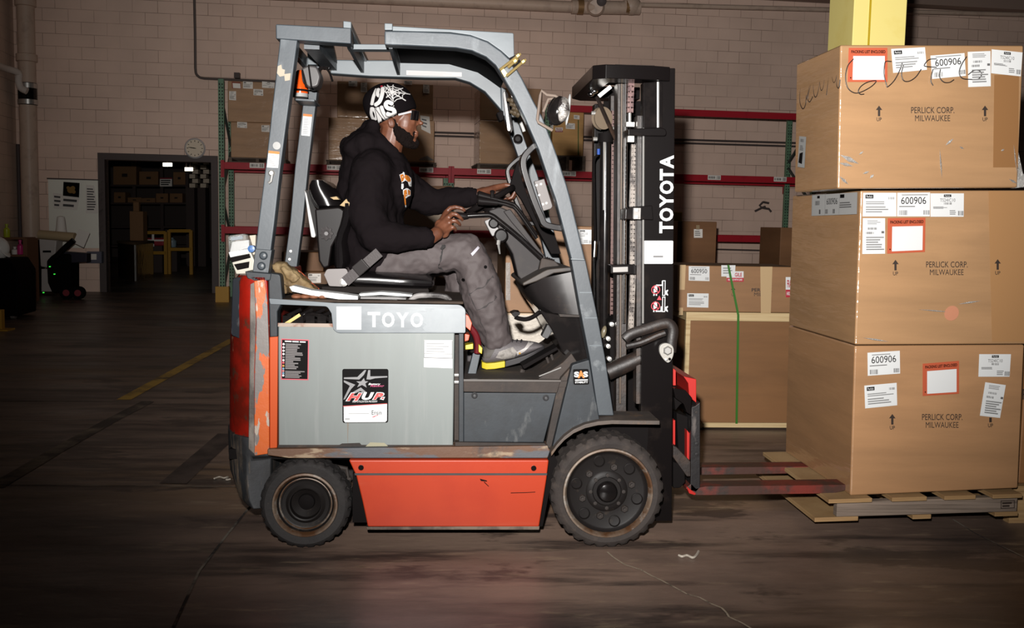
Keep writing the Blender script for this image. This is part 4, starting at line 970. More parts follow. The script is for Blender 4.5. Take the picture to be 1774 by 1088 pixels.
cw_shade = M('counterweight_shaded', (186, 36, 22), .36, spec=.2, layers=(((124, 34, 22), 4.5, .42, .6), ((206, 150, 120), 7, .62, .65, (1.6, 1.6, .8)), ((96, 60, 46), 14, .58, .66)), bump=(40, .05))  # deeper red stands in for shade on the turned-away orange side
worn = M('scraped_iron', (150, 140, 130), .6, layers=(((84, 74, 68), 9, .42, .6, (1.5, 1, .5)), ((206, 112, 70), 8, .62, .68, (1.4, 1, .4))), bump=(40, .12))
bumperm = M('bumper_dark', (66, 68, 72), .6, layers=(((150, 132, 114), 8, .52, .60, (2, 2, .3)), ((40, 38, 38), 4, .45, .65)), bump=(40, .06))
rustm = M('rail_rusty', (104, 106, 112), .6, layers=(((124, 86, 60), 5, .47, .53, (.6, 1, 2)), ((186, 160, 130), 13, .57, .64, (.5, 1, 2)), ((60, 52, 50), 7, .6, .72)), bump=(40, .08))
tyrem = M('tyre_rubber', (78, 70, 66), .8, spec=.2, layers=(((62, 56, 54), 9, .4, .7), ((98, 86, 78), 22, .55, .75)), bump=(60, .12))
tyreb = M('tyre_rubber_dark', (58, 54, 53), .75, spec=.25, layers=(((44, 41, 41), 9, .4, .7), ((78, 70, 64), 22, .6, .75)), bump=(60, .1))
rimm = M('rim_black', (38, 34, 33), .5, spec=.12, layers=(((70, 60, 52), 14, .6, .72),))
ringm = M('rim_edge_rust', (150, 130, 112), .5, metal=.2, layers=(((110, 74, 46), 6, .45, .6), ((190, 184, 176), 16, .55, .7)))
mastb = M('mast_black', (26, 22, 22), .22, spec=.15, layers=(((48, 40, 36), 6, .55, .75),))
mastd = M('mast_greasy', (48, 38, 34), .5, layers=(((84, 62, 48), 12, .52, .7), ((26, 22, 22), 8, .5, .7)), bump=(50, .1))
chainm = M('chain_steel', (176, 164, 154), .4, layers=(((66, 52, 46), 26, .45, .58),))
redf = M('carriage_red', (228, 48, 40), .4)
forkm = M('fork_worn', (92, 58, 48), .5, layers=(((150, 56, 44), 5, .5, .62), ((70, 58, 52), 8, .55, .7)), bump=(40, .06))
cowl = M('cowl_plastic', (50, 46, 46), .36, spec=.3, layers=(((92, 82, 74), 6, .55, .75),))
colm = M('column_plastic', (64, 60, 60), .55, spec=.1, layers=(((82, 76, 72), 8, .5, .75),))
vinyl = M('seat_vinyl', (26, 23, 24), .2, spec=.5)
belt_m = M('belt_webbing', (92, 86, 86), .7, bump=(120, .3))
brass = M('brass_bolt', (196, 170, 110), .3, metal=.7, k=1.1)
amber = M('beacon_amber', (232, 84, 20), .15, spec=.7, k=1.2)
lampg = M('lamp_glass', (200, 200, 198), .12, spec=.8, k=1.2)

tr = thing('forklift', 'orange and grey electric forklift carrying the driver and the tall carton stack', 'forklift', V((.55, .525, 0)))
def part(mb, name, mat, parent=None, label=None, **k):
    o = mb.build(name, mat, parent or tr, **k)
    if label: o['label'] = label
    return o
def ext(name, mat, pts, Y0, Y1, parent=None, bev=.004, label=None, **k):
    b = MB(); b.ext(rp(pts), Y0, Y1); return part(b, name, mat, parent, label, bev=bev, **k)

# --- wheels
def wheel(c, R, W, rim_r, mat, lugs, front):
    c = V(c); ax = V((0, 1, 0)); b = MB(); n = lugs * 4
    prof = [(rim_r, .012), (rim_r + .006, .004), (R * .88, .000), (R * .93, .006)]
    loops = []
    def ring(r, y, mod=0.0, sh=0):
        L = []
        for k in range(n):
            low = ((k + sh) % 4) == 0
            rr = r - (mod if low else 0)
            a = 2 * pi * k / n; L.append(c + V((sin(a) * rr, y, cos(a) * rr)))
        return L
    for r, y in prof: loops.append(ring(r, y))
    loops += [ring(R * .965, .012, .006), ring(R, .022, .011), ring(R, W * .32, .011), ring(R, W * .36, .004), ring(R, W * .5, .0), ring(R, W * .64, .004), ring(R, W * .68, .017, 2), ring(R, W - .02, .017, 2), ring(R * .95, W, .004, 2), ring(rim_r, W - .01)]
    b.loft(loops, caps=False); b.loft([ring(rim_r, W - .01), ring(.02, W - .012)], caps=False)
    t = part(b, 'tyre', mat, sharp=28)
    ay = V((0, 1, 0))
    b = MB(); b.lathe(c, ay, [(rim_r + .004, .006), (rim_r + .003, -.001), (rim_r - .004, -.002), (rim_r - .010, .006), (rim_r - .014, .02)], 64, ring=True); 
    part(b, 'rim_edge', ringm, t)
    b = MB()
    if front:
        b.lathe(c, ay, [(rim_r - .012, .016), (rim_r - .022, .03), (rim_r - .03, .034), (.085, .036), (.078, .030), (.060, .028), (.056, .034), (.02, .034)], 48, caps=False); rm = part(b, 'rim', rimm, t)
        b = MB(); b.lathe(c, ay, [(.042, .034), (.041, .016), (.034, .006), (.018, .001), (0, .0)], 28); part(b, 'hub_cap', blackg, t)
        for k in range(6):
            a = 2 * pi * k / 6 + .25
            b = MB(); p = c + V((sin(a) * .103, .026, cos(a) * .103)); b.lathe(p, ay, [(.016, .012), (.016, .0), (.013, -.004)], 6); b.lathe(p, ay, [(.008, .0), (.008, -.014), (0, -.015)], 10); part(b, 'lug_nut', dirt, t)
            a += pi / 6
            b = MB(); p = c + V((sin(a) * .128, .026, cos(a) * .128)); b.lathe(p, ay, [(.024, .012), (.024, .004), (.021, .002), (.018, .016), (0, .017)], 18); part(b, 'rim_hole', rimm, t, sharp=20)
        for k in range(8):
            a = 2 * pi * k / 8; b = MB(); p = c + V((sin(a) * .067, .026, cos(a) * .067)); b.lathe(p, ay, [(.008, .008), (.008, -.003), (0, -.004)], 6); part(b, 'hub_bolt', dirt, t)
    else:
        b.lathe(c, ay, [(rim_r - .012, .014), (rim_r - .018, .024), (rim_r - .03, .028), (rim_r - .032, .022), (.078, .024), (.066, .014), (.061, .016), (.058, .04), (.03, .06)], 48, caps=False); part(b, 'rim', rimm, t)
        b = MB(); b.lathe(c, ay, [(.034, .06), (.030, .045), (.014, .04), (0, .04)], 24); part(b, 'hub_cap', blackm, t)
        b = MB(); b.lathe(c, ay, [(rim_r - .020, .0235), (rim_r - .023, .0225), (rim_r - .026, .0275)], 48, ring=True); part(b, 'rim_groove', ringm, t)
    return t
for y0, sgn in ((0.0, 1),):
    wheel((1.2, 0, .2285), .2285, .178, .178, tyrem, 28, True)
    wheel((0.0, .01, .178), .178, .127, .124, tyreb, 26, False)
def far_wheel(c, R, W, mat, lugs):
    b = MB(); n = lugs * 4; c = V(c)
    def ring(r, y, mod=0.0): return [c + V((sin(2 * pi * k / n) * (r - (mod if k % 4 == 0 else 0)), y, cos(2 * pi * k / n) * (r - (mod if k % 4 == 0 else 0)))) for k in range(n)]
    b.loft([ring(.03, .01), ring(R * .76, 0), ring(R * .95, 0), ring(R, .02, .015), ring(R, W - .02, .015), ring(R * .95, W), ring(R * .76, W), ring(.03, W - .02)])
    part(b, 'tyre', mat, sharp=28)
far_wheel((1.2, .872, .2285), .2285, .178, tyrem, 28); far_wheel((0, .905, .178), .178, .127, tyreb, 26)
b = MB(); b.tube([(1.2, .16, .2285), (1.2, .9, .2285)], .06, 16); b.box((1.2, .525, .25), (.22, .5, .2)); part(b, 'drive_axle', blackm)
b = MB(); b.tube([(0, .12, .178), (0, .92, .178)], .04, 12); b.box((0, .525, .22), (.14, .6, .1)); part(b, 'steer_axle', blackm)

# --- counterweight: lofted plan outlines up the rear
def cw_ring(yl, xl_px, xe_px, xr_px, Yc=.20, Ye=.045):
    z = P(xr_px, yl, .045).z
    xl = P(xl_px, yl, Yc).x; xe = P(xe_px, yl, Ye).x; xr = P(xr_px, yl, .045).x
    return [V((xr, .045, z)), V((xe, .045, z)), V((xe - .022, .055, z)), V(((xe + xl) / 2 - .022, .11, z)), V((xl, Yc, z)), V((xl - .02, .30, z)), V((xl - .02, .75, z)), V((xl, .85, z)), V(((xe + xl) / 2 - .022, .94, z)), V((xe, 1.005, z)), V((xr, 1.005, z))]
rings = [cw_ring(782, 401, 440, 468), cw_ring(756, 398, 439, 468), cw_ring(660, 398, 438, 468), cw_ring(592, 399, 437, 467), cw_ring(540, 402, 435, 466), cw_ring(490, 408, 432, 463), cw_ring(478, 416, 436, 461, .19, .055)]
b = MB(); b.loft(rings); cwt = part(b, 'counterweight', cw_shade, bev=.006, label='rounded rear counterweight, its orange deepened to a shaded red, with scraped paint')
ext('counterweight_edge', orangeb, [(440, 487), (458, 484, 4), (463, 520), (466, 600), (466.5, 786, 4), (440, 790, 4), (441, 640), (444, 560)], .040, .06, bev=.003, label='flat orange side strip with paint chipped to bare metal')
ext('scrape_strip', worn, [(433, 492), (441, 488), (444, 560), (441, 640), (441, 788), (430, 778), (432, 600)], .044, .07, bev=.004)
ext('corner_post', M('post_orange', (240, 100, 40), .4, spec=.2), [(467, 584), (481.5, 583), (480, 776), (467, 777)], .048, .10, bev=.003)
ext('post_bracket', grey, [(464, 472), (486, 475, 6), (490, 522), (481, 540), (481, 584), (467, 585)], .05, .12, bev=.006)
ext('guard_foot', grey, [(424, 470), (470, 474), (468, 486), (440, 488), (428, 482)], .045, .2, bev=.004)
# dark rear lamp panel
b = MB(); q = [P(x, y, .09) for x, y in rp([(403, 482, 4), (425, 479, 4), (424, 530), (417, 588, 4), (400, 580, 4)])]
b.extw(q, (0, .11, 0)); part(b, 'rear_lamp_panel', M('lamp_panel', (38, 42, 50), .3, spec=.1, layers=(((96, 96, 98), 12, .6, .68, (2, 2, .5)),)), bev=.006)
# bumper skirt
rings = [cw_ring(884, 432, 448, 470, .20, .05), cw_ring(868, 412, 440, 470), cw_ring(830, 399, 436, 470), cw_ring(798, 396, 436, 470), cw_ring(790, 396, 434, 466), cw_ring(758, 395, 431, 440)]
for r_ in rings[:4]: r_[0] = V((P(470, 850, .09).x, .09, r_[0].z)); r_[1] = V((r_[1].x, .06, r_[1].z))
b = MB(); b.loft(rings); part(b, 'rear_bumper', bumperm, bev=.006)

# --- battery and hood
bx0, bx1, bz0, bz1 = P(482, 670, .06).x, P(786.5, 670, .06).x, P(630, 777, .06).z, P(630, 566, .06).z
b = MB(); b.box(((bx0 + bx1) / 2, .53, (bz0 + bz1) / 2), (bx1 - bx0, .94, bz1 - bz0)); bat = part(b, 'battery_case', batt, bev=.006, label='large light grey steel battery case')
b = MB(); b.box(((bx0 + bx1) / 2, .062, bz1 + .004), (bx1 - bx0, .012, .014)); part(b, 'case_lip', M('lip_rusty', (196, 176, 160), .6, layers=(((150, 90, 60), 14, .5, .62),)), bat)
b = MB()
for k in range(5):
    x = bx0 + .03 + k * .045; b.box((x, .14, bz1 + .022), (.034, .1, .03)); b.tube([(x, .1, bz1 + .035), (x + .05, .12, bz1 + .06)], .008, 8)
b.tube(smooth_path([P(520, 562, .1), P(535, 545, .1), P(560, 548, .1), P(573, 556, .1)], 4), .009, 8); b.tube(smooth_path([P(500, 560, .12), P(530, 553, .12), P(565, 560, .12)], 4), .008, 8)
part(b, 'cell_connectors', blackg, bat)
b = MB(); b.bar(P(489, 565, .08), P(520, 545, .08), .008, .012); part(b, 'connector_strap', brass, bat)
# grime along the foot of the battery
d = Dec(quadY([(482, 768), (787, 768), (787, 778), (482, 778)], .0585)); d.lines(0, 0, 1, 1, 1, 0, .5, 0); d.poly([(.33, .5), (.36, 1.0), (.46, 1.1), (.48, .4)], 0); d.poly([(.49, .4), (.52, 1.2), (.6, 1.1), (.63, .3)], 1); d.build('foot_grime', [dirt, M('acid_crust', (196, 190, 160), .8)], bat)
d = Dec(quadY([(599, 726), (606, 726), (605, 775), (600, 775)], .0585)); d.poly([(.3, 1), (.8, 1), (.6, .4), (.55, 0), (.4, .3)], 0); d.build('rust_run', [M('rust_run', (150, 140, 128), .6)], bat)
# hood
hood_pts = [(466, 517, 2), (580, 525), (798, 528, 6), (806.5, 536, 4), (806.5, 577, 3), (584, 577, 6), (577, 570), (574, 543), (567, 531, 5), (468, 527, 2)]
hood = ext('hood_side', hoodm, hood_pts, .045, .07, bev=.004, label='worn pale grey hood side with faded lettering')
zh = P(640, 520, .05).z
b = MB(); b.extw([(P(468, 519, .05).x, .05, zh - .012), (P(803, 519, .05).x, .05, zh - .012), (P(803, 519, .05).x, 1.0, zh - .012), (P(468, 519, .05).x, 1.0, zh - .012)], (0, 0, .012)); part(b, 'hood_top', M('hood_top', (70, 58, 50), .7, spec=.1, layers=(((92, 76, 62), 5, .45, .7), ((46, 40, 38), 9, .55, .7))), bev=.004)
d = Dec(quadY([(583, 531, ), (626, 531), (626, 571), (583.5, 571)], .044)); d.rect(0, 0, 1, 1); d.build('blank_sticker', [white], hood)
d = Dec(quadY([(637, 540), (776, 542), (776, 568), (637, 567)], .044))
pale = M('lettering_faded', (240, 244, 244), .5, k=1.6); pale2 = M('lettering_nearly_gone', (164, 172, 177), .5)
for i, chh in enumerate('TOYO'): d.text(chh, .0 + i * .178, .02, .155 + i * .178, .98, 0, bold=.03)
sheen_patch = [(.72, -.27), (.68, .0), (.73, .2), (.67, .42), (.72, .62), (.685, .8), (.74, 1.0), (.71, 1.28), (1.15, 1.28), (1.19, 1.0), (1.19, -.27)]  # flash sheen on the right of the hood, painted as a paler patch
d.poly(sheen_patch, 2)
for i, chh in enumerate('TA'): d.text(chh, .712 + i * .15, .06, .84 + i * .15, .96, 1, bold=.02)
d.build('brand_lettering', [pale, pale2, M('hood_painted_sheen', (150, 159, 165), .4, spec=.3, layers=(((170, 178, 182), 4, .45, .7), ((126, 136, 142), 9, .58, .7)))], hood)
# hood latch handle
b = MB(); q = [P(x, y, .12) for x, y in ((708, 527), (713, 519), (722, 513), (740, 511.5), (760, 512), (773, 515), (779, 521), (782, 528))]
b.tube(smooth_path(q, 4), .011, 10); part(b, 'hood_handle', M('handle_worn', (176, 172, 170), .3, spec=.6, layers=(((60, 56, 56), 5, .5, .6),)))
# stickers on the battery
d = Dec(quadY([(487.5, 586.5), (535.5, 588.5), (534.5, 658.5), (487, 657.5)], .058)); d.rect(0, 0, 1, 1, 1); d.rect(.03, .025, .965, .975, 0)
d.rect(.13, .925, .37, .955, 2).rect(.40, .925, .63, .955, 2).rect(.67, .925, .88, .955, 2)
for i, (v, m_) in enumerate(((.87, 2), (.79, 2), (.71, 2), (.63, 2), (.55, 3), (.48, 2), (.42, 1), (.345, 4), (.275, 5), (.22, 6), (.165, 5), (.11, 2))): d.disc(.09, v, .05 if i < 4 else .04, m_, 4 if i < 4 else 10)
random.seed(3)
d.lines(.17, .27, .80, .9, 15, 3, .72, .55); d.lines(.17, .06, .92, .24, 5, 3, .7, .4)
d.build('warning_sticker', [ink, M('sticker_pink', (236, 80, 100), .5), white, M('tiny_text', (140, 134, 134), .6), yelp, cyan, M('sticker_rose', (230, 150, 150), .5)], bat)
d = Dec(quadY([(735, 589), (783.5, 589.5), (783.5, 638), (734.5, 636)], .058)); d.rect(0, 0, 1, 1, 0); d.rect(0, .96, 1, .975, 1).rect(0, .5, 1, .515, 1).rect(0, .345, 1, .37, 1).rect(0, .36, .012, .97, 1).rect(.988, .36, 1, .97, 1); d.lines(.08, .55, .9, .92, 4, 2, .3); d.build('data_sticker', [white, inkg, inkl], bat)
# star sticker
sq = quadY([(593, 639), (673, 639), (672.5, 732), (593.5, 732.5)], .058)
d = Dec(sq)
def rr(u0, v0, u1, v1, r): 
    o = []
    for cx, cy, a0 in ((u1 - r, v1 - r, 0), (u0 + r, v1 - r, 90), (u0 + r, v0 + r, 180), (u1 - r, v0 + r, 270)):
        for k in range(5):
            a = RAD(a0 + k * 22.5); o.append((cx + r * cos(a), cy + r * sin(a)))
    return o
d.poly(rr(0, 0, 1, 1, .04), 0)
cu = lambda x, y: ((x - 115) / 735, 1 - (y - 122) / 858)
def cpoly(pts, mi): d.poly([cu(*p) for p in pts], mi)
cpoly([(470, 140), (497, 140), (460, 215), (385, 290), (140, 280), (142, 256), (355, 250), (400, 205)], 1)
cpoly([(528, 140), (560, 140), (560, 240), (832, 236), (834, 256), (640, 270), (560, 290), (500, 288)], 1)
cpoly([(140, 300), (322, 372), (255, 440), (160, 600), (130, 610), (150, 560), (235, 390), (140, 330)], 1)
cpoly([(410, 415), (500, 490), (440, 495), (405, 470), (330, 505), (255, 505)], 1)
cpoly([(460, 265), (478, 315), (528, 318), (482, 352), (505, 418), (430, 375), (352, 412), (385, 352), (338, 318), (415, 318)], 1)
d.text('Battery', *cu(530, 385), *cu(725, 345), 2, shear=.35, bold=.02); d.text('Racing', *cu(560, 415), *cu(785, 372), 3, shear=.35, bold=.02)
d.text('H', *cu(165, 632), *cu(445, 494), 2, bold=.075, shear=.42); d.text('U', *cu(425, 612), *cu(625, 490), 2, bold=.06, shear=.3); d.text('P', *cu(590, 612), *cu(790, 490), 2, bold=.075, shear=.36)
d.text('H', *cu(185, 625), *cu(432, 502), 4, bold=.05, shear=.42); d.text('P', *cu(606, 606), *cu(775, 500), 4, bold=.05, shear=.36); cpoly([(735, 605), (715, 600), (740, 568), (800, 560), (775, 615)], 2); cpoly([(740, 596), (750, 574), (782, 572), (772, 598)], 4)
d.text('HIGH UTILIZATION PROGRAM', *cu(275, 650), *cu(675, 620), 2, shear=.3)
d.poly([cu(138, 715), cu(832, 672), cu(832, 940), cu(805, 965), cu(160, 965), cu(138, 940)], 2)
cpoly([(130, 715), (832, 676), (832, 664), (130, 703)], 4)
d.lines(*cu(215, 840), *cu(545, 815), 1, 6, .3, 0); d.lines(*cu(160, 925), *cu(235, 895), 1, 6, .5, 0)
d.text('Ensin', *cu(588, 845), *cu(745, 775), 0); d.line([cu(600, 882), cu(650, 862), cu(690, 852)], .012, 5); d.line([cu(640, 872), cu(612, 880)], .012, 5)
d.build('battery_star_sticker', [ink, M('star_silver', (158, 158, 160), .4), white, M('magenta', (226, 60, 130), .5), M('sticker_red', (232, 66, 62), .5), redp, inkl], bat)

# --- lower chassis
ext('frame_rail', rustm, [(463, 778, 3), (949, 772), (953, 782, 3), (949, 794), (500, 794), (463, 789)], .03, .12, bev=.004, label='lower frame rail, paint rubbed down to rust')
side = ext('side_panel', orange, [(604, 797), (951, 797), (947, 830), (934, 913), (637, 913), (628, 870), (617, 825)], .012, .06, bev=.006, label='orange lower side panel')
ext('panel_seam', greyd, [(614, 820), (948, 820), (947.5, 823.5), (615, 823.5)], .0095, .02, side, bev=0)
ext('panel_foot', M('foot_bare', (150, 130, 112), .5, layers=(((84, 66, 56), 9, .45, .6),)), [(634, 913), (935, 912), (934, 918), (636, 918)], .016, .06, side, bev=.002)
for x, y in ((625.5, 810), (924.5, 811)):
    b = MB(); b.lathe(P(x, y, .012), (0, -1, 0), [(.011, -.004), (.011, .004), (.008, .008), (0, .008)], 12); part(b, 'panel_bolt', blackg, side)
for pts in ([(830, 829), (842, 832), (843, 834), (832, 833)], [(884, 853), (910, 852.5), (927, 851.5), (927, 852.6), (910, 853.6), (884, 854.2)], [(838, 834), (846, 842), (845, 842.6), (837, 835)]):
    d = Dec(quadY([(604, 797), (951, 797), (951, 913), (604, 913)], .011)); d.poly([((x - 604) / 347, 1 - (y - 797) / 116) for x, y in pts]); d.build('panel_scratch', [blackm], side)
b = MB(); zc_ = P(700, 800, .12).z
b.box(((P(470, 800, .1).x + P(1040, 800, .1).x) / 2, .525, P(700, 860, .1).z), (P(930, 800, .1).x - P(640, 800, .1).x, .9, .20)); b.box(((P(640, 800, .1).x + P(960, 800, .1).x) / 2, .525, zc_), (.62, .8, .03)); part(b, 'chassis_frame', blackm)
b = MB()
for q in ([(540, 800), (600, 812), (606, 850)], [(560, 830), (608, 830)], [(570, 805), (608, 845)]): b.tube([P(x, y, .2) for x, y in q], .010, 8)
part(b, 'steering_hoses', dirt)
b = MB(); b.box((.0, .525, P(520, 795, .1).z + .02), (.62, .86, .04)); part(b, 'rear_floor_pan', blackm)
# step panel, floor and cowl plate
stp = ext('step_panel', grey, [(803, 680), (964, 681), (942, 767), (803, 766)], .055, .09, bev=.004)
for x, y in ((822, 685), (945.5, 689)):
    b = MB(); b.lathe(P(x, y, .055), (0, -1, 0), [(.013, -.004), (.013, .003), (.009, .006), (.005, .003), (0, .003)], 14); part(b, 'panel_bolt', greyd, stp)
ext('step_edge', dirt, [(803, 661), (971, 662), (965, 681), (803, 679)], .06, .10, bev=.003)
ext('floor_lip', M('lip_bare', (96, 88, 82), .4), [(803, 657), (972, 658.5), (972, 662), (803, 661)], .055, .08, bev=.001)
ext('channel_strip', dirt, [(972, 655), (991, 634), (990, 640), (957, 784), (944, 779), (963, 682)], .075, .11, bev=.003)
ext('lower_ledge', dirt, [(788, 766), (944, 768), (958, 784), (788, 780)], .045, .09, bev=.003)
zf = P(880, 660, .06).z
b = MB(); b.box(((P(803, 660, .06).x + P(1025, 660, .06).x) / 2, .525, zf - .012), (P(1025, 660, .06).x - P(803, 660, .06).x, .92, .024)); part(b, 'floor_plate', dirt)
fe = ext('front_plate', grey, [(991, 632, 4), (1021, 623, 3), (1030, 680), (1039, 727), (1012, 734), (988, 747), (972, 763), (959, 782), (956, 779)], .04, .09, bev=.004, label='grey cowl side plate with a square black sticker')
d = Dec(quadY([(992.5, 639.5), (1019.5, 639), (1020.5, 666), (993.5, 666.5)], .038)); d.poly(rr(0, 0, 1, 1, .09), 0)
d.text('S', .06, .48, .38, .84, 1, bold=.05); d.text('S', .64, .48, .95, .84, 1, bold=.05); d.text('A', .28, .42, .73, .9, 2, bold=.06); d.rect(.1, .27, .92, .34, 1); d.text('STABILITY', .1, .1, .92, .22, 1, bold=.02)
d.build('stability_sticker', [ink, white, orp], fe)
fnd = [(955, 784), (965, 770), (978, 756), (994, 744), (1014, 735), (1036, 730), (1060, 728), (1100, 728.5), (1143, 729)]
b = MB(); A_ = [P(x, y, .0) for x, y in fnd]; B_ = [P(x, y + 7, .0) for x, y in fnd]
L_ = A_ + B_[::-1]; b.loft([L_, [p + V((0, .20, 0)) for p in L_]]); part(b, 'fender', M('fender_dirty', (104, 90, 80), .6, layers=(((70, 62, 58), 6, .45, .65), ((140, 108, 78), 12, .58, .7)), bump=(40, .05)), bev=.002, label='dusty curved fender over the front wheel')
ext('fender_web', blackm, [(1040, 727), (1062, 716), (1125, 716), (1120, 800), (1050, 800)], .19, .215, bev=0)
ext('inner_guard', blackm, [(935, 795), (958, 784), (966, 800), (950, 860), (940, 912), (932, 912)], .06, .2, bev=0)
ext('battery_gap_post', grey, [(795, 578), (803, 578), (803, 768), (795, 768)], .06, .14, bev=.002)
b = MB(); q = quadY([(787, 580), (803, 580), (803, 775), (787, 775)], .16); b.extw(q, (0, .7, 0)); part(b, 'battery_bulkhead', dirt)
b = MB(); b.tube([P(786, 650, .14), P(800, 650, .14)], .008, 8); b.tube([P(786, 662, .14), P(800, 662, .14)], .008, 8); part(b, 'retaining_rods', steel)
ext('kick_panel', silver, [(822, 600), (834, 606), (823, 657), (808, 657)], .25, .30, bev=.003)
# cables and connectors beside the seat
b = MB(); b.tube(smooth_path([P(x, y, .2) for x, y in ((806, 556), (814, 566), (824, 580), (828, 597), (827, 612))], 5), .014, 10); part(b, 'battery_cable', M('cable_red', (116, 26, 34), .3))
b = MB(); b.tube(smooth_path([P(x, y, .22) for x, y in ((802, 568), (812, 580), (818, 596), (820, 610))], 5), .014, 10); part(b, 'battery_cable', blackg)
b = MB(); b.ext([(806, 544), (812, 547), (818, 560), (815, 574), (806, 566)], .12, .2); b.ext([(805, 578), (814, 580), (812, 590), (805, 592)], .12, .2); part(b, 'battery_plug', M('plug_orange', (240, 98, 60), .4), bev=.003)
b = MB(); b.ext([(806, 598), (820, 595), (820, 605), (806, 606)], .16, .24); b.ext([(829, 596), (836, 603), (835, 614), (829, 610)], .16, .24); part(b, 'cable_clip', M('clip_yellow', (226, 206, 50), .4), bev=.003)

# --- overhead guard
near_leg_up = [(666, 53), (720, 54), (780, 56.5), (815, 61), (845, 72), (868, 88), (888, 107), (905, 136), (924, 174), (941, 205), (962, 260), (982, 320), (988, 342), (1014, 450), (1037, 560), (1048, 620), (1063, 720)]
near_leg_lo = [(666, 77), (720, 79.5), (790, 83), (818, 88), (842, 99), (858, 113), (873, 136), (890, 165), (909, 205), (919, 228), (933, 260), (953, 320), (962, 345), (990, 450), (1010, 560), (1022, 620), (1037, 720)]
guard = ext('front_guard_leg', silver, near_leg_up + near_leg_lo[::-1], .085, .165, bev=.006, seg=2, label='curved near leg of the overhead guard, silver-grey')
ext('leg_lower_overlay', M('guard_tone_dark', (88, 95, 101), .45, spec=.25, layers=(((78, 84, 90), 4, .45, .7, (1, 1, .4)), ((140, 146, 150), 10, .62, .74)), bump=(60, .02)), [(989.5, 450), (1014.5, 450.5), (1037.5, 560), (1048.5, 620), (1063.5, 720), (1036.5, 720), (1021.5, 620), (1009.5, 560)], .082, .168, guard, bev=.004)  # overlay, slightly darker from the weld seam down
for (xa_, ya_, xb_, yb_) in ((988, 448, 1013, 449), (1003, 506, 1026, 506), (1012, 550, 1035, 550), (1020, 598, 1043, 598)):
    ext('weld_seam', silverb, [(xa_ + 1, ya_), (xb_ - 1, yb_), (xb_ - .7, yb_ + 1.5), (xa_ + 1.3, ya_ + 1.5)], .0805, .09, guard, bev=0)
ext('roof_front_plate', silverb, [(667, 41), (681, 45), (890, 57, 3), (891, 96), (888, 106), (868, 88), (845, 72), (815, 61), (780, 56), (667, 53)], .10, .20, bev=.003)
ext('roof_shade_panel', blackm, [(667, 54), (780, 57), (842, 74), (868, 92), (886, 110), (884, 114), (862, 98), (838, 82), (780, 65), (667, 62)], .2, .90, bev=.002)  # coloured black to stand in for the shaded underside of the roof
ext('roof_rib', silverb, [(666, 40), (680, 40.5), (680, 52), (666, 52)], .075, .98, bev=.003)
ext('rear_roof_rail', silver, [(477.5, 41.5), (608.5, 48), (608.5, 76), (478, 67)], .085, .165, bev=.005)
ext('rear_roof_rib', silverb, [(594.5, 36), (608.5, 37.5), (608.5, 49), (594.5, 48)], .075, .98, bev=.003)
ext('rear_roof_bar', silver, [(477.5, 44), (489, 44.5), (489, 67), (478, 67)], .165, .93, bev=.003)
ext('recessed_roof_bar', silverb, [(600, 76), (680, 76.5), (680, 86), (602, 85.5)], .30, .36, bev=.003)
ext('roof_void_shade', blackm, [(692, 86), (790, 90), (822, 95), (846, 106), (846, 110), (800, 107), (700, 103.5), (692, 103)], .80, .86, bev=.002)  # dark sheet standing in for the shade between the roof rails
ext('roof_far_strip', silver, [(692, 95), (790, 98.5), (836, 104), (834, 106), (790, 102), (692, 98.5)], .78, .80, bev=.001)  # lighter strip across the dark sheet
for x in (603, 677):
    yt = {603: 50, 677: 55, 760: 58, 850: 76}[x]
    b = MB(); p = P(x, yt, .16); b.bar(p + V((0, 0, -.035)), p + V((0, .76, -.035)), .014, .06); part(b, 'roof_slat', silver)
rear = ext('rear_guard_leg', silver, [(485, 66), (515.5, 69), (486, 292), (475, 390), (464, 475), (438, 471), (447, 390), (459.5, 292)], .09, .16, bev=.005, label='near rear leg of the overhead guard with two round bolts')
ext('leg_lower_overlay', MATS['guard_tone_dark'], [(442, 431), (471, 433), (464.5, 475.5), (437.5, 471.5)], .087, .163, rear, bev=.003)  # same darker overlay at the foot of the rear leg
for x, y in ((456.5, 443), (453, 461)):
    b = MB(); b.lathe(P(x, y, .087), (0, -1, 0), [(.017, -.004), (.016, .004), (.011, .010), (0, .013)], 18); part(b, 'guard_bolt', silver, rear)
b = MB(); b.lathe(P(479.5, 252.5, .09), (0, -1, 0), [(.015, -.003), (.015, .002), (.0, .003)], 18); part(b, 'guard_plug', white2, rear)
b = MB(); b.lathe(P(471, 300, .09), (0, -1, 0), [(.013, -.004), (.013, .008), (.007, .014), (0, .014)], 14); b.tube([P(471, 303, .075), P(469, 314, .075), P(465, 317, .075)], .006, 8); part(b, 'hook_bolt', steel, rear)
d = Dec(quadY([(465.5, 261), (484.5, 263), (482, 291), (462.5, 290)], .088)); d.rect(0, 0, 1, 1, 0).rect(0, .84, 1, 1, 1); d.lines(.1, .1, .9, .78, 7, 2, .35); d.build('warning_sticker', [white, orp, inkl], rear)
pw = M('primer_patch', (206, 190, 166), .6)
d = Dec(quadY([(480, 112), (505, 112), (505, 142), (480, 142)], .0885)); d.poly([(.05, .9), (.3, 1), (.35, .75), (.55, .7), (.5, .35), (.2, .3), (0, .5)]); d.poly([(.5, .45), (.95, .5), (.9, .1), (.55, .05)]); d.build('paint_chip', [pw], rear)
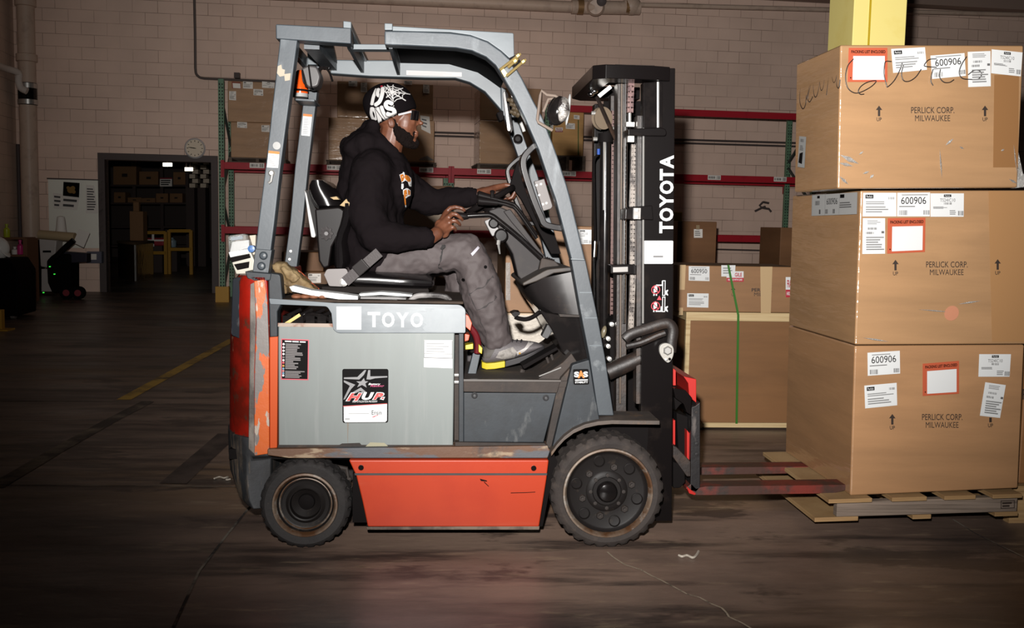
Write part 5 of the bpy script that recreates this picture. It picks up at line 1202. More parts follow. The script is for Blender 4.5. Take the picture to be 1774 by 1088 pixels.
# far side of the guard
frail = ext('far_roof_rail', silverb, [(572, 103), (640, 104), (700, 104), (846, 110), (867, 123), (868.5, 152), (870, 193), (856, 177), (840, 159), (814, 143), (789, 135.5), (737, 135), (640, 132), (572, 127)], .88, .96, bev=.006)
d = Dec(quadY([(704, 122), (800, 125.5), (800, 133), (704, 130)], .878)); d.rect(0, 0, 1, 1, 0); d.lines(.03, .15, .97, .85, 3, 1, .3); d.build('guard_sticker', [M('sticker_pale', (226, 220, 220), .5), M('pale_pink', (220, 190, 190), .5)], frail)
ext('far_front_leg', silver, [(868, 150), (876, 155), (897, 208), (913, 254), (931, 302), (961, 405), (970, 450), (985, 520), (965, 520), (945, 445), (935, 400), (904, 290), (882, 227), (869, 192)], .88, .95, bev=.004)
fleg = ext('far_rear_leg', silver, [(531, 99), (556, 100), (547.5, 178), (534, 290), (525, 380), (512, 480), (490, 478), (503, 380), (511, 290), (525, 178)], .88, .95, bev=.004)
d = Dec(quadY([(525.5, 197), (541, 198.5), (537, 236), (522, 234.5)], .878)); d.rect(0, 0, 1, 1, 0).rect(0, .89, 1, 1, 1); d.lines(.1, .08, .9, .8, 9, 2, .3); d.build('warning_sticker', [white, orp, inkl], fleg)
for x, y in ((504, 435), (502, 449)):
    b = MB(); b.lathe(P(x, y, .88), (0, -1, 0), [(.008, 0), (.006, .006), (0, .006)], 10); part(b, 'guard_bolt', steel, fleg)
# sloping gusset at the rear corner
b = MB(); b.bar(P(540, 74, .2), P(572, 112, .86), .06, .05); part(b, 'roof_gusset', silver)
b = MB(); b.bar(P(566, 74, .25), P(574, 104, .8), .05, .02); part(b, 'roof_gusset', silver)
ext('beacon_bracket', silverb, [(532, 80), (546, 88), (549, 112), (533, 112)], .80, .84, bev=.003)
ext('beacon_shelf', silver, [(510, 170), (545, 172), (545, 176), (510, 174)], .68, .88, bev=.002)
# beacon and work lamp
c = P(520, 167, .74)
b = MB(); b.lathe(c, ZU, [(.035, -.004), (.035, .012), (.03, .014), (0, .014)], 20); part(b, 'beacon_base', white2)
b = MB(); b.lathe(c, ZU, [(.034, .012), (.036, .03), (.032, .055), (.026, .085), (.022, .105), (.012, .115), (0, .117)], 24); bc = part(b, 'beacon', amber, label='amber warning beacon')
b = MB(); b.lathe(c, ZU, [(.037, .020), (.0375, .026), (.036, .030)], 20, ring=True); part(b, 'beacon_ring', blackm, bc)
c = P(538, 132, .70)
lm = ext('work_lamp', M('lamp_housing', (88, 84, 84), .45), [(521, 118, 5), (534, 112, 5), (549, 114, 6), (556, 132, 6), (551, 150, 6), (535, 153, 6), (523, 142, 6)], .64, .76, bev=.010, seg=3)
ext('lamp_rib', blackm, [(533, 112), (535.5, 112), (541, 152), (538, 153)], .632, .70, lm, bev=.001)
ext('lamp_front', blackg, [(522, 122), (525, 120), (533, 150), (528, 150)], .636, .75, lm, bev=.002)
b = MB(); b.tube(smooth_path([P(x, y, .74) for x, y in ((553, 122), (563, 118), (571, 126), (576, 141))], 5), .005, 8); b.tube(smooth_path([P(x, y, .74) for x, y in ((552, 121), (560, 114), (570, 117))], 5), .007, 8); part(b, 'lamp_cable', blackg, lm)

# clamp with long gold bolts on the front leg
ck = ext('clamp_plate', blackg, [(881, 101), (893, 95), (903, 107), (890, 119)], .06, .085, bev=.002)
for (x0, y0), (x1, y1) in (((866, 121), (902, 93)), ((877, 132), (911, 103)), ((880, 117), (897, 102))):
    b = MB(); b.tube([P(x0, y0, .055), P(x1, y1, .055)], .0055, 8); b.lathe(P(x1, y1, .055), (P(x1, y1, .055) - P(x0, y0, .055)), [(.009, -.02), (.009, -.008), (0, -.008)], 6); part(b, 'clamp_bolt', brass, ck)
ext('clamp_plate', brass, [(866, 120), (872, 117), (880, 129), (874, 134)], .06, .085, bev=.001)
# interior mirror and its ball joints
mr = ext('interior_mirror', chrome, [(871, 160, 3), (875, 156, 3), (885, 220), (884, 228, 3), (879, 226, 3)], .48, .50, bev=.004)
ext('mirror_back', blackg, [(875, 156, 3), (880, 162), (889, 226, 4), (885, 231, 3), (884, 222)], .475, .505, mr, bev=.004)
b = MB(); b.ext([(860, 195, 3), (872, 191), (873, 207), (866, 210, 3)], .50, .58); part(b, 'camera_head', blackm, bev=.005)
ext('second_mirror', M('mirror_tinted', (150, 138, 130), .2, metal=.7), [(877, 135), (882, 138), (896, 172, 4), (889, 174, 4)], .30, .32, bev=.003)
for x, y, r in ((885, 172, 7), (888, 180, 5), (891, 187, 4), (887, 193, 4), (893, 196, 4)):
    b = MB(); b.lathe(P(x - r, y, .35), (1, .2, -.25), [(.008, 0), (.008, .012), (.013, .014), (.013, .026), (.006, .03), (0, .034)], 10); part(b, 'mirror_joint', M('joint_bronze', (92, 78, 58), .35, spec=.5))
b = MB(); b.lathe(P(897, 241, .84), (0, -1, 0), [(.022, 0), (.022, .014), (.014, .018), (.012, .012), (0, .012)], 18); part(b, 'horn_button', blackg)
b = MB(); b.tube(smooth_path([P(x, y, .8) for x, y in ((897, 200), (902, 212), (906, 222), (908, 228))], 4), .008, 8); part(b, 'mirror_stay', lampg)
# headlamp wrapped in film on a bent wire bracket
b = MB(); b.tube([P(x, y, .05) for x, y in ((957, 226), (950, 222), (933, 212), (931, 207), (936, 165), (938, 157), (947, 164), (962, 166), (966, 169))], .006, 8); b.tube([P(x, y, .08) for x, y in ((966, 170), (950, 172), (941, 194))], .006, 8); hb = part(b, 'lamp_bracket', M('bracket_bare', (190, 170, 156), .3, metal=.4))
b = MB(); c = P(966, 192, .06)
b.ell(c, .042, .04, .058, ang=-.2, n=24); hl = part(b, 'head_lamp', blackg, label='round black head lamp wrapped in clear film')
b = MB(); c2 = P(974, 190, .045); b.ell(c2, .030, .032, .050, ang=-.12, n=24); part(b, 'lamp_wrap', M('lamp_film', (190, 184, 178), .2, spec=.8, bump=(22, .8), layers=(((60, 54, 54), 14, .48, .6),)), hl)
b = MB(); b.ell(P(984, 190, .06), .008, .03, .062, ang=-.1, n=20); part(b, 'lamp_lens', lampg, hl)
b = MB(); b.tube([P(952, 216, .06), P(964, 211, .06), P(970, 208, .06)], .005, 8); part(b, 'lamp_cable', blackg, hl)

# --- black grab frames and plate in front of the driver
def strip(name, pts, w, Y, dep, mat, parent=None, **k):
    """a flat bar following a pixel path"""
    q = smooth_path([V(p) for p in pts], 4); up = []; lo = []
    for i, p in enumerate(q):
        t = (q[min(i + 1, len(q) - 1)] - q[max(i - 1, 0)]).normalized(); nn = V((-t.y, t.x)); up.append(p + nn * w / 2); lo.append(p - nn * w / 2)
    b = MB(); A = [P(p.x, p.y, Y) for p in up]; B = [P(p.x, p.y, Y) for p in lo]; dd = V((0, dep, 0))
    b.loft([[A[i], B[i], B[i] + dd, A[i] + dd] for i in range(len(A))]); return part(b, name, mat, parent, **k)
gp = M('grab_plastic', (40, 37, 38), .25, spec=.12, layers=(((96, 90, 90), 3, .6, .8),))
strip('grab_frame', [(933, 247), (922, 256), (911, 268), (907, 280), (910, 300), (925, 345), (938, 376), (944, 388), (958, 393), (984, 397)], 11, .16, .09, gp, bev=.004)
strip('grab_frame', [(906, 270), (893, 279), (881, 292), (881, 306), (890, 335), (903, 368), (912, 384), (926, 388), (942, 392)], 7, .70, .06, gp, bev=.004)
ext('dash_guard', blackm, [(896, 280), (903, 282), (948, 392), (960, 404), (972, 440), (955, 440), (930, 395), (903, 345), (884, 320)], .55, .60, bev=.003)
pl = ext('display_plate', M('plate_grey', (112, 104, 102), .5), [(925, 314), (943, 309.5), (958, 358, 4), (954, 362), (941, 366, 2)], .30, .32, bev=.003)
for x, y in ((930, 321), (937.5, 319), (934.5, 338), (941, 354), (947, 352)):
    b = MB(); b.lathe(P(x, y, .30), (0, -1, 0), [(.006, 0), (.005, .006), (0, .007)], 10); part(b, 'plate_bolt', steel, pl)
# --- steering column
ext('column_cover', colm, [(846, 365, 4), (866, 358, 5), (884, 366), (944, 444), (950, 455), (948, 470), (908, 490, 4), (897, 478), (888, 440), (868, 405)], .40, .60, bev=.012, seg=3)
ext('column_ridge', colm, [(872, 366), (884, 362), (950, 452), (944, 452), (886, 385)], .385, .42, bev=.004)
ext('column_boot', dirt, [(938, 446), (962, 452, 3), (975, 466), (950, 472), (932, 474)], .36, .64, bev=.006)
b = MB()
for k in range(4): b.tube([P(936 + k * 3.5, 452 + k * -.6, .38), P(950 + k * 3.5, 447 + k * 1.6, .38)], .006, 8)
part(b, 'boot_folds', blackm)
key = ext('switch_box', M('switch_white', (180, 178, 178), .5, spec=.1), [(839, 383, 3), (851, 378, 3), (868, 402), (853, 410, 3)], .34, .40, bev=.004)
b = MB(); b.lathe(P(855, 387, .34), (0, -1, 0), [(.022, -.01), (.022, .006), (.017, .012), (.016, .006), (0, .006)], 20); part(b, 'rotary_switch', black, key)
b = MB(); b.lathe(P(868, 408, .34), (0, -1, 0), [(.030, -.05), (.030, .006), (.022, .014), (0, .014)], 20); part(b, 'key_switch', blackg, key)
b = MB(); b.tube([P(864, 416, .30), P(863, 424, .30)], .008, 8); b.tube([P(863, 421, .30), P(866, 440, .30)], [.006, .003], 6); part(b, 'ignition_key', steel, key)
# direction lever and hydraulic levers
b = MB(); b.tube(smooth_path([P(x, y, .34) for x, y in ((800, 374.5), (840, 372.5), (852, 374), (866, 384), (900, 412), (938, 447))], 5), .0115, 12); lv = part(b, 'control_lever', blackg)
b = MB(); b.tube([P(787, 372.5, .34), P(790, 373, .34), P(805, 375, .34), P(812, 375, .34)], [.010, .0155, .0155, .011], 14); part(b, 'lever_knob', black, lv)
for (y0, y1, Y, hw_) in ((338, 352, .36, 0), (347.5, 357, .30, 0)):
    b = MB(); b.tube(smooth_path([P(x, y, Y) for x, y in ((840, y0 + 2), (866, y1 - 5), (884, y1), (896, y1 + 8), (930, y1 + 56))], 5), .008, 12); lv = part(b, 'control_lever', blackg)
    b = MB(); b.tube([P(826.5, y0, Y), P(829, y0, Y), P(834, y0 + 1, Y), P(862, y1 - 5.5, Y)], [.012, .019, .0175, .012], 14); part(b, 'lever_grip', black, lv)
b = MB(); b.tube([P(853, 343, .34), P(853, 332, .34)], .009, 10); b.ell(P(853, 332, .34), .011, .011, .007, n=12); part(b, 'thumb_switch', black)
# steering wheel seen edge-on
wc = P(848, 347, .52); e1 = (P(887, 325, .52) - P(808, 369, .52)).normalized(); e2 = V((0, 1, 0)); rw = .5 * (P(887, 325, .52) - P(808, 369, .52)).length
nrm = e1.cross(e2).normalized()
b = MB(); b.tube([wc + e1 * rw * cos(2 * pi * k / 40) + e2 * rw * sin(2 * pi * k / 40) for k in range(40)], .0135, 10, closed=True); sw_ = part(b, 'steering_wheel', black)
b = MB()
for a in (.6, 2.7, 4.71): b.tube([wc - nrm * .03, wc + (e1 * cos(a) + e2 * sin(a)) * rw], [.016, .009], 8)
b.lathe(wc - nrm * .05, nrm, [(.045, 0), (.045, .03), (.03, .04), (0, .04)], 20); part(b, 'wheel_spokes', black, sw_)
# front cowl
def cowlring(y, xl, xr, ye=None):
    ye = ye or y
    f = lambda t: (xl + (xr - xl) * t, y + (ye - y) * t)
    return [P(*f(0), .50), P(*f(.06), .36), P(*f(.16), .27), P(*f(.32), .215), P(*f(.55), .185), P(*f(.8), .172), P(*f(1), .168), P(*f(1), .168) + V((0, .7, 0)), P(*f(0), .5) + V((0, .38, 0))]
b = MB(); b.loft([cowlring(546, 950, 1010), cowlring(540, 934, 1009, 547), cowlring(526, 920, 1005, 530), cowlring(508, 909, 1000, 505), cowlring(494, 903, 995, 482), cowlring(489, 906, 991, 471)]); part(b, 'front_cowl', cowl, bev=.004, label='rounded black plastic front cowl', sharp=50)
ext('cowl_top', M('cowl_dusty', (76, 66, 58), .6, layers=(((48, 42, 40), 6, .45, .6),)), [(905, 490), (948, 466, 8), (990, 462, 4), (992, 470), (960, 474), (930, 488), (906, 496)], .20, .9, bev=.006)
ext('cowl_lower', blackg, [(930, 532), (946, 541), (972, 546), (1011, 549), (1022, 622), (996, 633), (975, 612), (955, 570)], .19, .9, bev=.006)
ext('cowl_seam', dirt, [(968, 544), (1008, 546), (1009, 550), (970, 549)], .155, .2, bev=.001)
# pedals
b = MB(); b.tube(smooth_path([P(x, y, .42) for x, y in ((892, 549), (900, 552), (912, 553), (925, 548), (938, 538), (950, 528))], 5), [.010] * 26, 10); pd = part(b, 'brake_pedal', blackg)
ext('pedal_pad', black, [(885, 543, 2), (893, 540), (902, 541, 2), (900, 546), (891, 550, 2)], .36, .46, pd, bev=.003)
b = MB(); b.ext(rp([(938, 583, 3), (944, 571), (952, 555), (957, 562), (955, 578), (948, 588, 4)]), .30, .36); part(b, 'brake_pedal', greyd, bev=.003)
b = MB(); b.ext(rp([(904, 634), (965, 601), (967, 606), (908, 640)]), .24, .36); ap = part(b, 'accelerator_pedal', blackm, bev=.003)
b = MB(); b.tube([P(906, 640, .3), P(902, 652, .3)], .012, 8); part(b, 'pedal_pivot', dirt, ap)
for x in (946, 954):
    b = MB(); b.tube([P(x, 616 - (x - 946) * .5, .3), P(x + 6, 634 - (x - 946) * .5, .3)], .006, 8); part(b, 'pedal_link', dirt, ap)
ext('floor_ramp', dirt, [(930, 658), (975, 628), (990, 612), (1003, 632), (990, 640), (972, 658)], .12, .9, bev=.003)
b = MB(); b.tube([P(934, 652, .115), P(972, 637, .115)], .003, 6); part(b, 'ramp_edge', steel)

# --- seat
YS0, YS1 = .27, .79
b = MB(); b.ext(rp([(556, 496, 3), (600, 496), (742, 499, 3), (744, 507, 3), (700, 511), (558, 507)]), YS0 + .03, YS1 - .03); part(b, 'seat_base', M('seat_base', (40, 35, 33), .7, spec=.05), bev=.004)
b = MB(); b.pillow([(607, 476, 492), (609, 471, 498), (616, 468.5, 502), (640, 468, 503), (680, 471, 505), (715, 474, 506), (738, 476.5, 506), (748, 480, 503), (752, 486, 498)], YS0 - .01, YS1 + .01); part(b, 'seat_cushion', vinyl, label='glossy black vinyl seat cushion')
b = MB(); b.pillow([(310, 540, 556), (312, 534, 562), (320, 529, 571), (332, 528, 581), (345, 532, 592), (356, 538, 597), (363, 545, 596)], YS0 + .03, YS1 - .03, vert=True); part(b, 'seat_back_top', vinyl)
sb = MB(); sb.ext(rp([(545, 362), (588, 358, 5), (598, 366), (598, 384, 8), (575, 428), (570, 462), (560, 466, 6), (552, 452)]), YS0 + .02, YS1 - .02); sb_ = part(sb, 'seat_back_shell', black, bev=.008)
b = MB(); b.pillow([(349, 594, 606), (352, 590, 611), (362, 588, 614), (375, 586, 614), (390, 582, 611), (405, 577, 604), (420, 573, 601), (440, 571, 605), (455, 571, 606), (464, 573, 602), (468, 577, 596)], YS0 - .02, YS1 + .02, vert=True, e=.7); part(b, 'seat_bolster', vinyl)
foam = M('torn_foam', (214, 186, 140), .9, bump=(60, .4))
for pts in ([(588, 356), (594, 350), (600, 344), (603, 350), (609, 350), (607, 356), (613, 363), (608, 366), (602, 360), (596, 358)], [(571, 342), (583, 340), (588, 346), (578, 346)]):
    b = MB(); b.ext(pts, YS0 - .015, YS0 + .05); part(b, 'torn_foam', foam, bev=.003)
b = MB(); c = P(566, 404.5, YS0 + .02)
prof = []
L1 = [c + V((cos(2 * pi * k / 40) * (.026 + .003 * cos(8 * 2 * pi * k / 40)), 0, sin(2 * pi * k / 40) * (.026 + .003 * cos(8 * 2 * pi * k / 40)))) for k in range(40)]
b.loft([L1, [p + V((0, -.018, 0)) for p in L1], [c + (p - c) * .6 + V((0, -.024, 0)) for p in L1], [c + (p - c) * .3 + V((0, -.018, 0)) for p in L1]]); part(b, 'recline_knob', M('knob_grey', (84, 80, 80), .5), sb_)
ext('seat_back_plate', M('plate_white', (216, 214, 212), .4), [(527, 328), (531, 335), (547, 408), (545, 412, 2), (539, 411, 2), (533, 372)], .36, .70, bev=.003)
ext('seat_bracket', M('bracket_grey', (124, 116, 114), .5), [(561, 476), (566, 466, 4), (600, 465, 4), (603, 472), (592, 497), (570, 496, 3)], YS0 - .03, YS0 - .02, bev=.002)
bl = MB(); q0, q1 = P(598, 488, YS0 - .045), P(657, 437, YS0 - .07); bl.bar(q0, q1, .004, .042, up=(-.66, 0, .75))
# lap belt over the hip
bl2 = part(bl, 'seat_belt', belt_m, label='grey lap belt with a dark buckle')
b = MB(); b.bar(P(616, 471, YS0 - .056), P(634, 455.5, YS0 - .064), .014, .05, up=(-.66, 0, .75)); part(b, 'belt_buckle', M('buckle_grey', (58, 54, 54), .4, spec=.1), bl2, bev=.004)
b = MB(); b.lathe(P(595.5, 489, YS0 - .03), (0, -1, 0), [(.018, -.004), (.017, .01), (.009, .012), (.008, .02), (0, .02)], 16); part(b, 'belt_anchor', steel, bl2)

# --- mast
YM = .20
ext('mast_rail', mastb, [(1114, 143), (1150, 140), (1152, 118), (1170, 118), (1166, 560), (1164, 903), (1108, 903), (1112, 560)], YM, YM + .05, bev=.003, label='black outer mast rail with white vertical lettering')
ext('mast_rail_edge', mastd, [(1104, 200), (1114, 200), (1112, 700), (1102, 700)], YM + .03, YM + .10, bev=.002)
ext('glossy_cover', blackg, [(1115, 143), (1148, 143), (1148, 221), (1115, 221)], YM - .006, YM + .01, bev=.002)
b = MB(); b.tube([P(1140, 142, YM - .01), P(1140, 221, YM - .01)], .006, 8); b.tube([P(1115, 222, YM - .004), P(1114, 560, YM - .004)], .004, 6); part(b, 'bright_line', steel)  # thin bright steel lines on the cover and down the rail
d = Dec([P(x, y, YM - .002) for x, y in ((1142, 404), (1143, 269), (1167, 269), (1166, 404))]); 
for i, chh in enumerate('TOYOTA'):
    x0, x1 = ((.0, .148), (.155, .325), (.33, .50), (.505, .675), (.68, .825), (.83, 1.0))[i]
    d.text(chh, x0, 0, x1, 1, 0, bold=.035)
d.build('brand_lettering', [white], tr)
d = Dec(quadY([(1115.5, 417), (1166, 417), (1165.5, 457), (1115, 457)], YM - .002)); d.poly(rr(0, 0, 1, 1, .04), 0); d.text('Badger', .3, .74, .62, .84, 1, shear=.3); d.lines(.3, .66, .75, .7, 1, 2, .5); d.rect(.32, .28, .66, .35, 1); d.lines(.08, .18, .9, .22, 1, 2, .5); d.build('dealer_sticker', [white, inkg, inkl], tr)
# fork warning pictograms
d = Dec(quadY([(1127, 484), (1159, 484), (1158, 541), (1126, 541)], YM - .002))
pu = lambda x, y: ((x - 115) / 195, 1 - (y - 90) / 355)
def pp(pts, mi): d.poly([pu(*p) for p in pts], mi)
for y in (160, 335):
    pp([(160, y), (185, y + 5), (188, y + 60), (150, y + 75), (148, y + 40)], 0)
    d.disc(*pu(168, y + 2), .05, 0); pp([(148, y + 85), (160, y + 85), (160, y + 105), (145, y + 105)], 0); pp([(172, y + 85), (185, y + 85), (185, y + 105), (172, y + 105)], 0)
for y0, y1 in ((100, 265), (275, 440)):
    pp([(238, y0), (270, y0), (270, y1), (238, y1)], 0); pp([(245, y0 + 8), (263, y0 + 8), (263, y1 - 8), (245, y1 - 8)], 2)
    pp([(275, y1 - 55), (298, y1 - 65), (298, y1 - 52), (286, y1 - 35), (298, y1 - 15), (298, y1), (275, y1 - 15), (264, y1 - 32)], 0)
pp([(170, 145), (230, 145), (230, 105), (242, 105), (242, 158), (170, 158)], 0); pp([(170, 425), (222, 425), (222, 380), (235, 380), (235, 438), (170, 438)], 0)
pp([(205, 262), (230, 310), (180, 310)], 1)
for y in (200, 375):
    d.ring(*pu(166, y), .24, .20, 1); d.line([pu(140, y - 30), pu(194, y + 30)], .05, 1)
d.build('fork_warning_sticker', [white, redp, mastb], tr)
# top cross plate: near end, then back to the far rail
def mast_cross(y0, y1, name):
    b = MB(); zt_, zb_ = P(1060, y0, YM).z, P(1060, y1, YM).z
    near = [P(x, y0, YM - .02) for x, y0 in ((1155, 120), (1160, 126), (1130, 118), (1030, 118))]
    pl = [V((P(1158, 120, YM).x, YM - .03)), V((P(1128, 120, YM).x, YM - .05)), V((P(1046, 120, YM).x, YM - .05)), V((P(1026, 120, YM).x, YM - .01)), V((P(1026, 120, YM).x, .83)), V((P(1046, 120, YM).x, .9)), V((P(1128, 120, YM).x, .9)), V((P(1158, 120, YM).x, .86)), V((P(1158, 120, YM).x, .78)), V((P(1060, 120, YM).x, .78)), V((P(1060, 120, YM).x, .27)), V((P(1158, 120, YM).x, .27))]
    b.loft([[V((p.x, p.y, zt_)) for p in pl], [V((p.x, p.y, zb_)) for p in pl]]); return part(b, name, mastb, bev=.003)
mast_cross(115, 139, 'mast_crosshead')
ext('crosshead_cap', dirt, [(1066, 111), (1134, 113), (1134, 117), (1062, 117)], YM + .06, .8, bev=.002)
def post(name, x0, x1, y0, y1, Y, mat, dx=0, dep=.05, bev=.003, parent=None, label=None):
    return ext(name, mat, [(x0, y0), (x1, y0), (x1 + dx, y1), (x0 + dx, y1)], Y, Y + dep, parent, bev=bev, label=label)
post('inner_rail', 1070, 1088, 143, 720, .34, mastd, -3, .09)
post('inner_rail_flange', 1076, 1079, 143, 700, .325, M('rail_flange', (120, 104, 90), .45, metal=.3), -3, .02)
post('far_inner_rail', 1058, 1071, 165, 720, .70, mastd, -3, .06)
post('far_mast_rail', 1030, 1046, 180, 720, .80, mastb, -4, .07)
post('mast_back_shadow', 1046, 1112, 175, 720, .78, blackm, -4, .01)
b = MB(); b.tube([P(1084, 145, .30), P(1081, 560, .30)], .006, 10); b.tube([P(1078, 220, .33), P(1075, 560, .33)], .004, 6); part(b, 'lift_rod', chrome)
b = MB(); b.tube([P(1049, 237, .52), P(1046, 600, .52)], .024, 18); lc = part(b, 'lift_cylinder', blackg)
b = MB(); b.tube([P(1049, 231, .52), P(1049, 247, .52)], .032, 18); part(b, 'cylinder_head', blackm, lc)
b = MB(); b.tube([P(1046.5, 237, .494), P(1046, 364, .494)], .004, 6); part(b, 'bright_line', steel, lc)  # cylinder highlight built as a thin bright steel line
# chains, links alternating
def chain(p0, p1, Y, w, step, mat):
    a, c_ = P(*p0, Y), P(*p1, Y); L = (c_ - a).length; n = int(L / step); b = MB(); dd = (c_ - a) / n
    for k in range(n):
        m = a + dd * (k + .5); b.box(m, (w * (1 if k % 2 else .62), .02, step * .78))
        for s in (-1, 1): b.box(m + V((s * w * .42, 0, 0)), (w * .18, .024, step * 1.0))
    b.box((a + c_) / 2, (w * .3, .008, L)); return part(b, 'lift_chain', mat, flatn=True)
chain((1093, 141), (1091, 196), .28, .024, .019, M('chain_top', (150, 110, 104), .4, layers=(((90, 50, 54), 25, .45, .6),)))
b = MB(); b.tube([P(1091, 196, .28), P(1091, 212, .28)], .007, 8); b.box(P(1091, 216, .28), (.034, .03, .018)); part(b, 'chain_anchor', steel)
chain((1098, 250), (1095, 358), .26, .022, .017, chainm); chain((1096, 382), (1095, 458), .26, .022, .017, chainm); chain((1096, 476), (1092, 575), .26, .022, .017, chainm)
chain((1064, 192), (1058, 560), .66, .024, .02, M('chain_rusty', (104, 60, 50), .5))
ext('chain_guard', mastd, [(1102, 248), (1106, 248), (1104, 460), (1100, 460)], .24, .27, bev=.001)
# brackets across the rails
ext('mast_bracket', mastb, [(1088, 223), (1145, 221, 4), (1155, 224, 6), (1155, 236, 6), (1088, 235)], YM - .03, .3, bev=.004)
b = MB(); b.box(P(1092, 240, YM + .02), (.026, .03, .03)); part(b, 'bracket_nut', steel)
mb2 = ext('mast_bracket', mastb, [(1096, 358), (1130, 356), (1132, 381), (1083, 380), (1084, 362)], YM - .02, .3, bev=.003)
b = MB(); b.box(P(1103.5, 370, YM - .024), (.028, .01, .045)); part(b, 'bracket_plate', M('plate_zinc', (196, 192, 188), .35, metal=.3), mb2)
for y in (364, 376):
    b = MB(); b.lathe(P(1103.5, y, YM - .03), (0, -1, 0), [(.009, 0), (.008, .007), (0, .008)], 8); part(b, 'bracket_bolt', steel, mb2)
mb3 = ext('mast_bracket', mastb, [(1058, 459), (1108, 457), (1108, 476), (1058, 474)], .26, .36, bev=.003)
b = MB(); b.ext([(1062, 463), (1088, 462), (1088, 471), (1062, 472)], .25, .258); part(b, 'bracket_plate', M('plate_zinc', (196, 192, 188), .35), mb3, bev=.001)
# pulley and hose at the far rail head
b = MB(); c = P(1043, 205, .62); b.lathe(c, (.55, -1, 0), [(.03, -.012), (.05, -.012), (.046, 0), (.05, .012), (.03, .012)], 28); part(b, 'chain_pulley', M('pulley_worn', (150, 132, 112), .5))
b = MB(); b.bar(P(1034, 168, .5), P(1068, 244, .4), .012, .012); part(b, 'hose_stay', mastd)
for x, y, r in ((1030, 158, .014), (1021, 152, .016), (1024, 163, .012), (1031, 150, .011)):
    b = MB(); b.ell(P(x, y, .55), r * 1.3, r, r * .9, n=14); part(b, 'hose_fitting', chrome)
b = MB(); b.bar(P(1037, 167, .45), P(1058, 150, .45), .012, .016); part(b, 'polished_stay', steel)
for x, y in ((1028, 196), (1031, 241), (1065, 222)):
    b = MB(); b.tube([P(x - 3.5, y, .60), P(x + 3.5, y, .60)], .009, 10); part(b, 'hose_fitting', steel)
b = MB(); b.tube(smooth_path([P(x, y, .6) for x, y in ((1037, 262), (1036, 268), (1030, 276), (1029, 300), (1031, 420), (1029, 470), (1030, 560), (1034, 640))], 5), .006, 8); part(b, 'hydraulic_hose', blackg)
b = MB(); b.tube([P(1037, 258, .58), P(1037, 268, .58)], .007, 8); part(b, 'hose_sleeve', M('sleeve_blue', (40, 90, 190), .4))
b = MB(); b.tube([P(1030.5, 418, .55), P(1029, 445, .55)], .011, 12); b.tube([P(1029, 445, .55), P(1030, 540, .55)], .0055, 8); part(b, 'hose_coupling', chrome)
# lower tilt gear
b = MB(); b.tube(smooth_path([P(x, y, YM - .03) for x, y in ((1082, 588), (1095, 578), (1120, 570), (1148, 561), (1160, 562), (1166, 572), (1164, 590), (1162, 610))], 5), .015, 10, flat=1.5); part(b, 'tilt_bracket', mastd)
b = MB(); b.tube(smooth_path([P(x, y, YM - .04) for x, y in ((1085, 600), (1110, 594), (1138, 582), (1152, 577))], 4), .014, 10); part(b, 'tilt_hose', mastd)
b = MB(); b.tube([P(1052, 645, .26), P(1112, 619, .26)], .036, 16); tc_ = part(b, 'tilt_cylinder', mastd)
b = MB(); b.tube([P(1110, 620, .25), P(1146, 605, .25)], .014, 12); part(b, 'cylinder_rod', chrome, tc_)
b = MB(); q = [(1154.5, 593, 9), (1168, 600, 9), (1167, 618, 8), (1159, 630, 7), (1152, 626, 6), (1142, 612, 8), (1143, 598, 9)]; b.ext(rp(q), YM - .05, YM - .03); te = part(b, 'tilt_eye', M('eye_white', (206, 202, 194), .4), bev=.003)
b = MB(); b.lathe(P(1156, 607, YM - .05), (0, -1, 0), [(.020, -.002), (.020, .008), (.014, .013), (0, .013)], 6); part(b, 'eye_bolt', steel, te)
b = MB(); b.lathe(P(1160, 622, YM - .05), (0, -1, 0), [(.006, 0), (.006, .003), (0, .003)], 10); part(b, 'grease_hole', blackm, te)
b = MB(); b.lathe(P(1154, 623, YM - .05), (0, -1, 0), [(.006, 0), (.006, .008), (0, .009)], 10); part(b, 'grease_nipple', steel, te)
ext('mast_foot', blackm, [(1056, 556), (1078, 548), (1080, 600), (1082, 720), (1058, 720)], .40, .55, bev=.004)
b = MB()
for x, y in ((1060, 562), (1054, 587), (1054, 600), (1056, 622)): b.lathe(P(x, y, .38), (0, -1, 0), [(.011, -.03), (.010, .004), (0, .006)], 8)
part(b, 'foot_bolts', steel)
b = MB(); b.ell(P(1046, 575, .42), .012, .014, .028, ang=-.2); part(b, 'valve_knob', M('knob_olive', (140, 130, 106), .3))

# --- carriage and forks
ext('carriage_roller_plate', blackm, [(1166, 668), (1186, 676), (1200, 690), (1196, 700), (1180, 700), (1170, 712)], .26, .36, bev=.004)
ext('load_backrest', redf, [(1184, 652), (1206.5, 657), (1206.5, 698), (1194, 688), (1192, 664)], .30, .75, bev=.003, label='red load backrest')
ext('backrest_strut', redf, [(1166, 638), (1171, 642), (1171, 668), (1166, 668)], .28, .34, bev=.002)
ext('backrest_strut', redf, [(1166, 728), (1170, 728), (1170, 771), (1166, 771)], .28, .34, bev=.002)
ext('backrest_strut', redf, [(1190, 745), (1196, 752), (1196, 806), (1190, 800)], .30, .36, bev=.002)
ext('carriage_bar', mastb, [(1166, 672), (1188, 676), (1198, 688), (1198, 720), (1190, 715), (1184, 700), (1170, 690)], .22, .85, bev=.004)
ext('carriage_bar', mastd, [(1166, 772), (1172, 774), (1197, 800), (1197, 826), (1190, 826), (1166, 792)], .22, .85, bev=.004)
ext('carriage_plate', blackm, [(1172, 715), (1192, 722), (1192, 812), (1176, 796)], .34, .80, bev=.003)
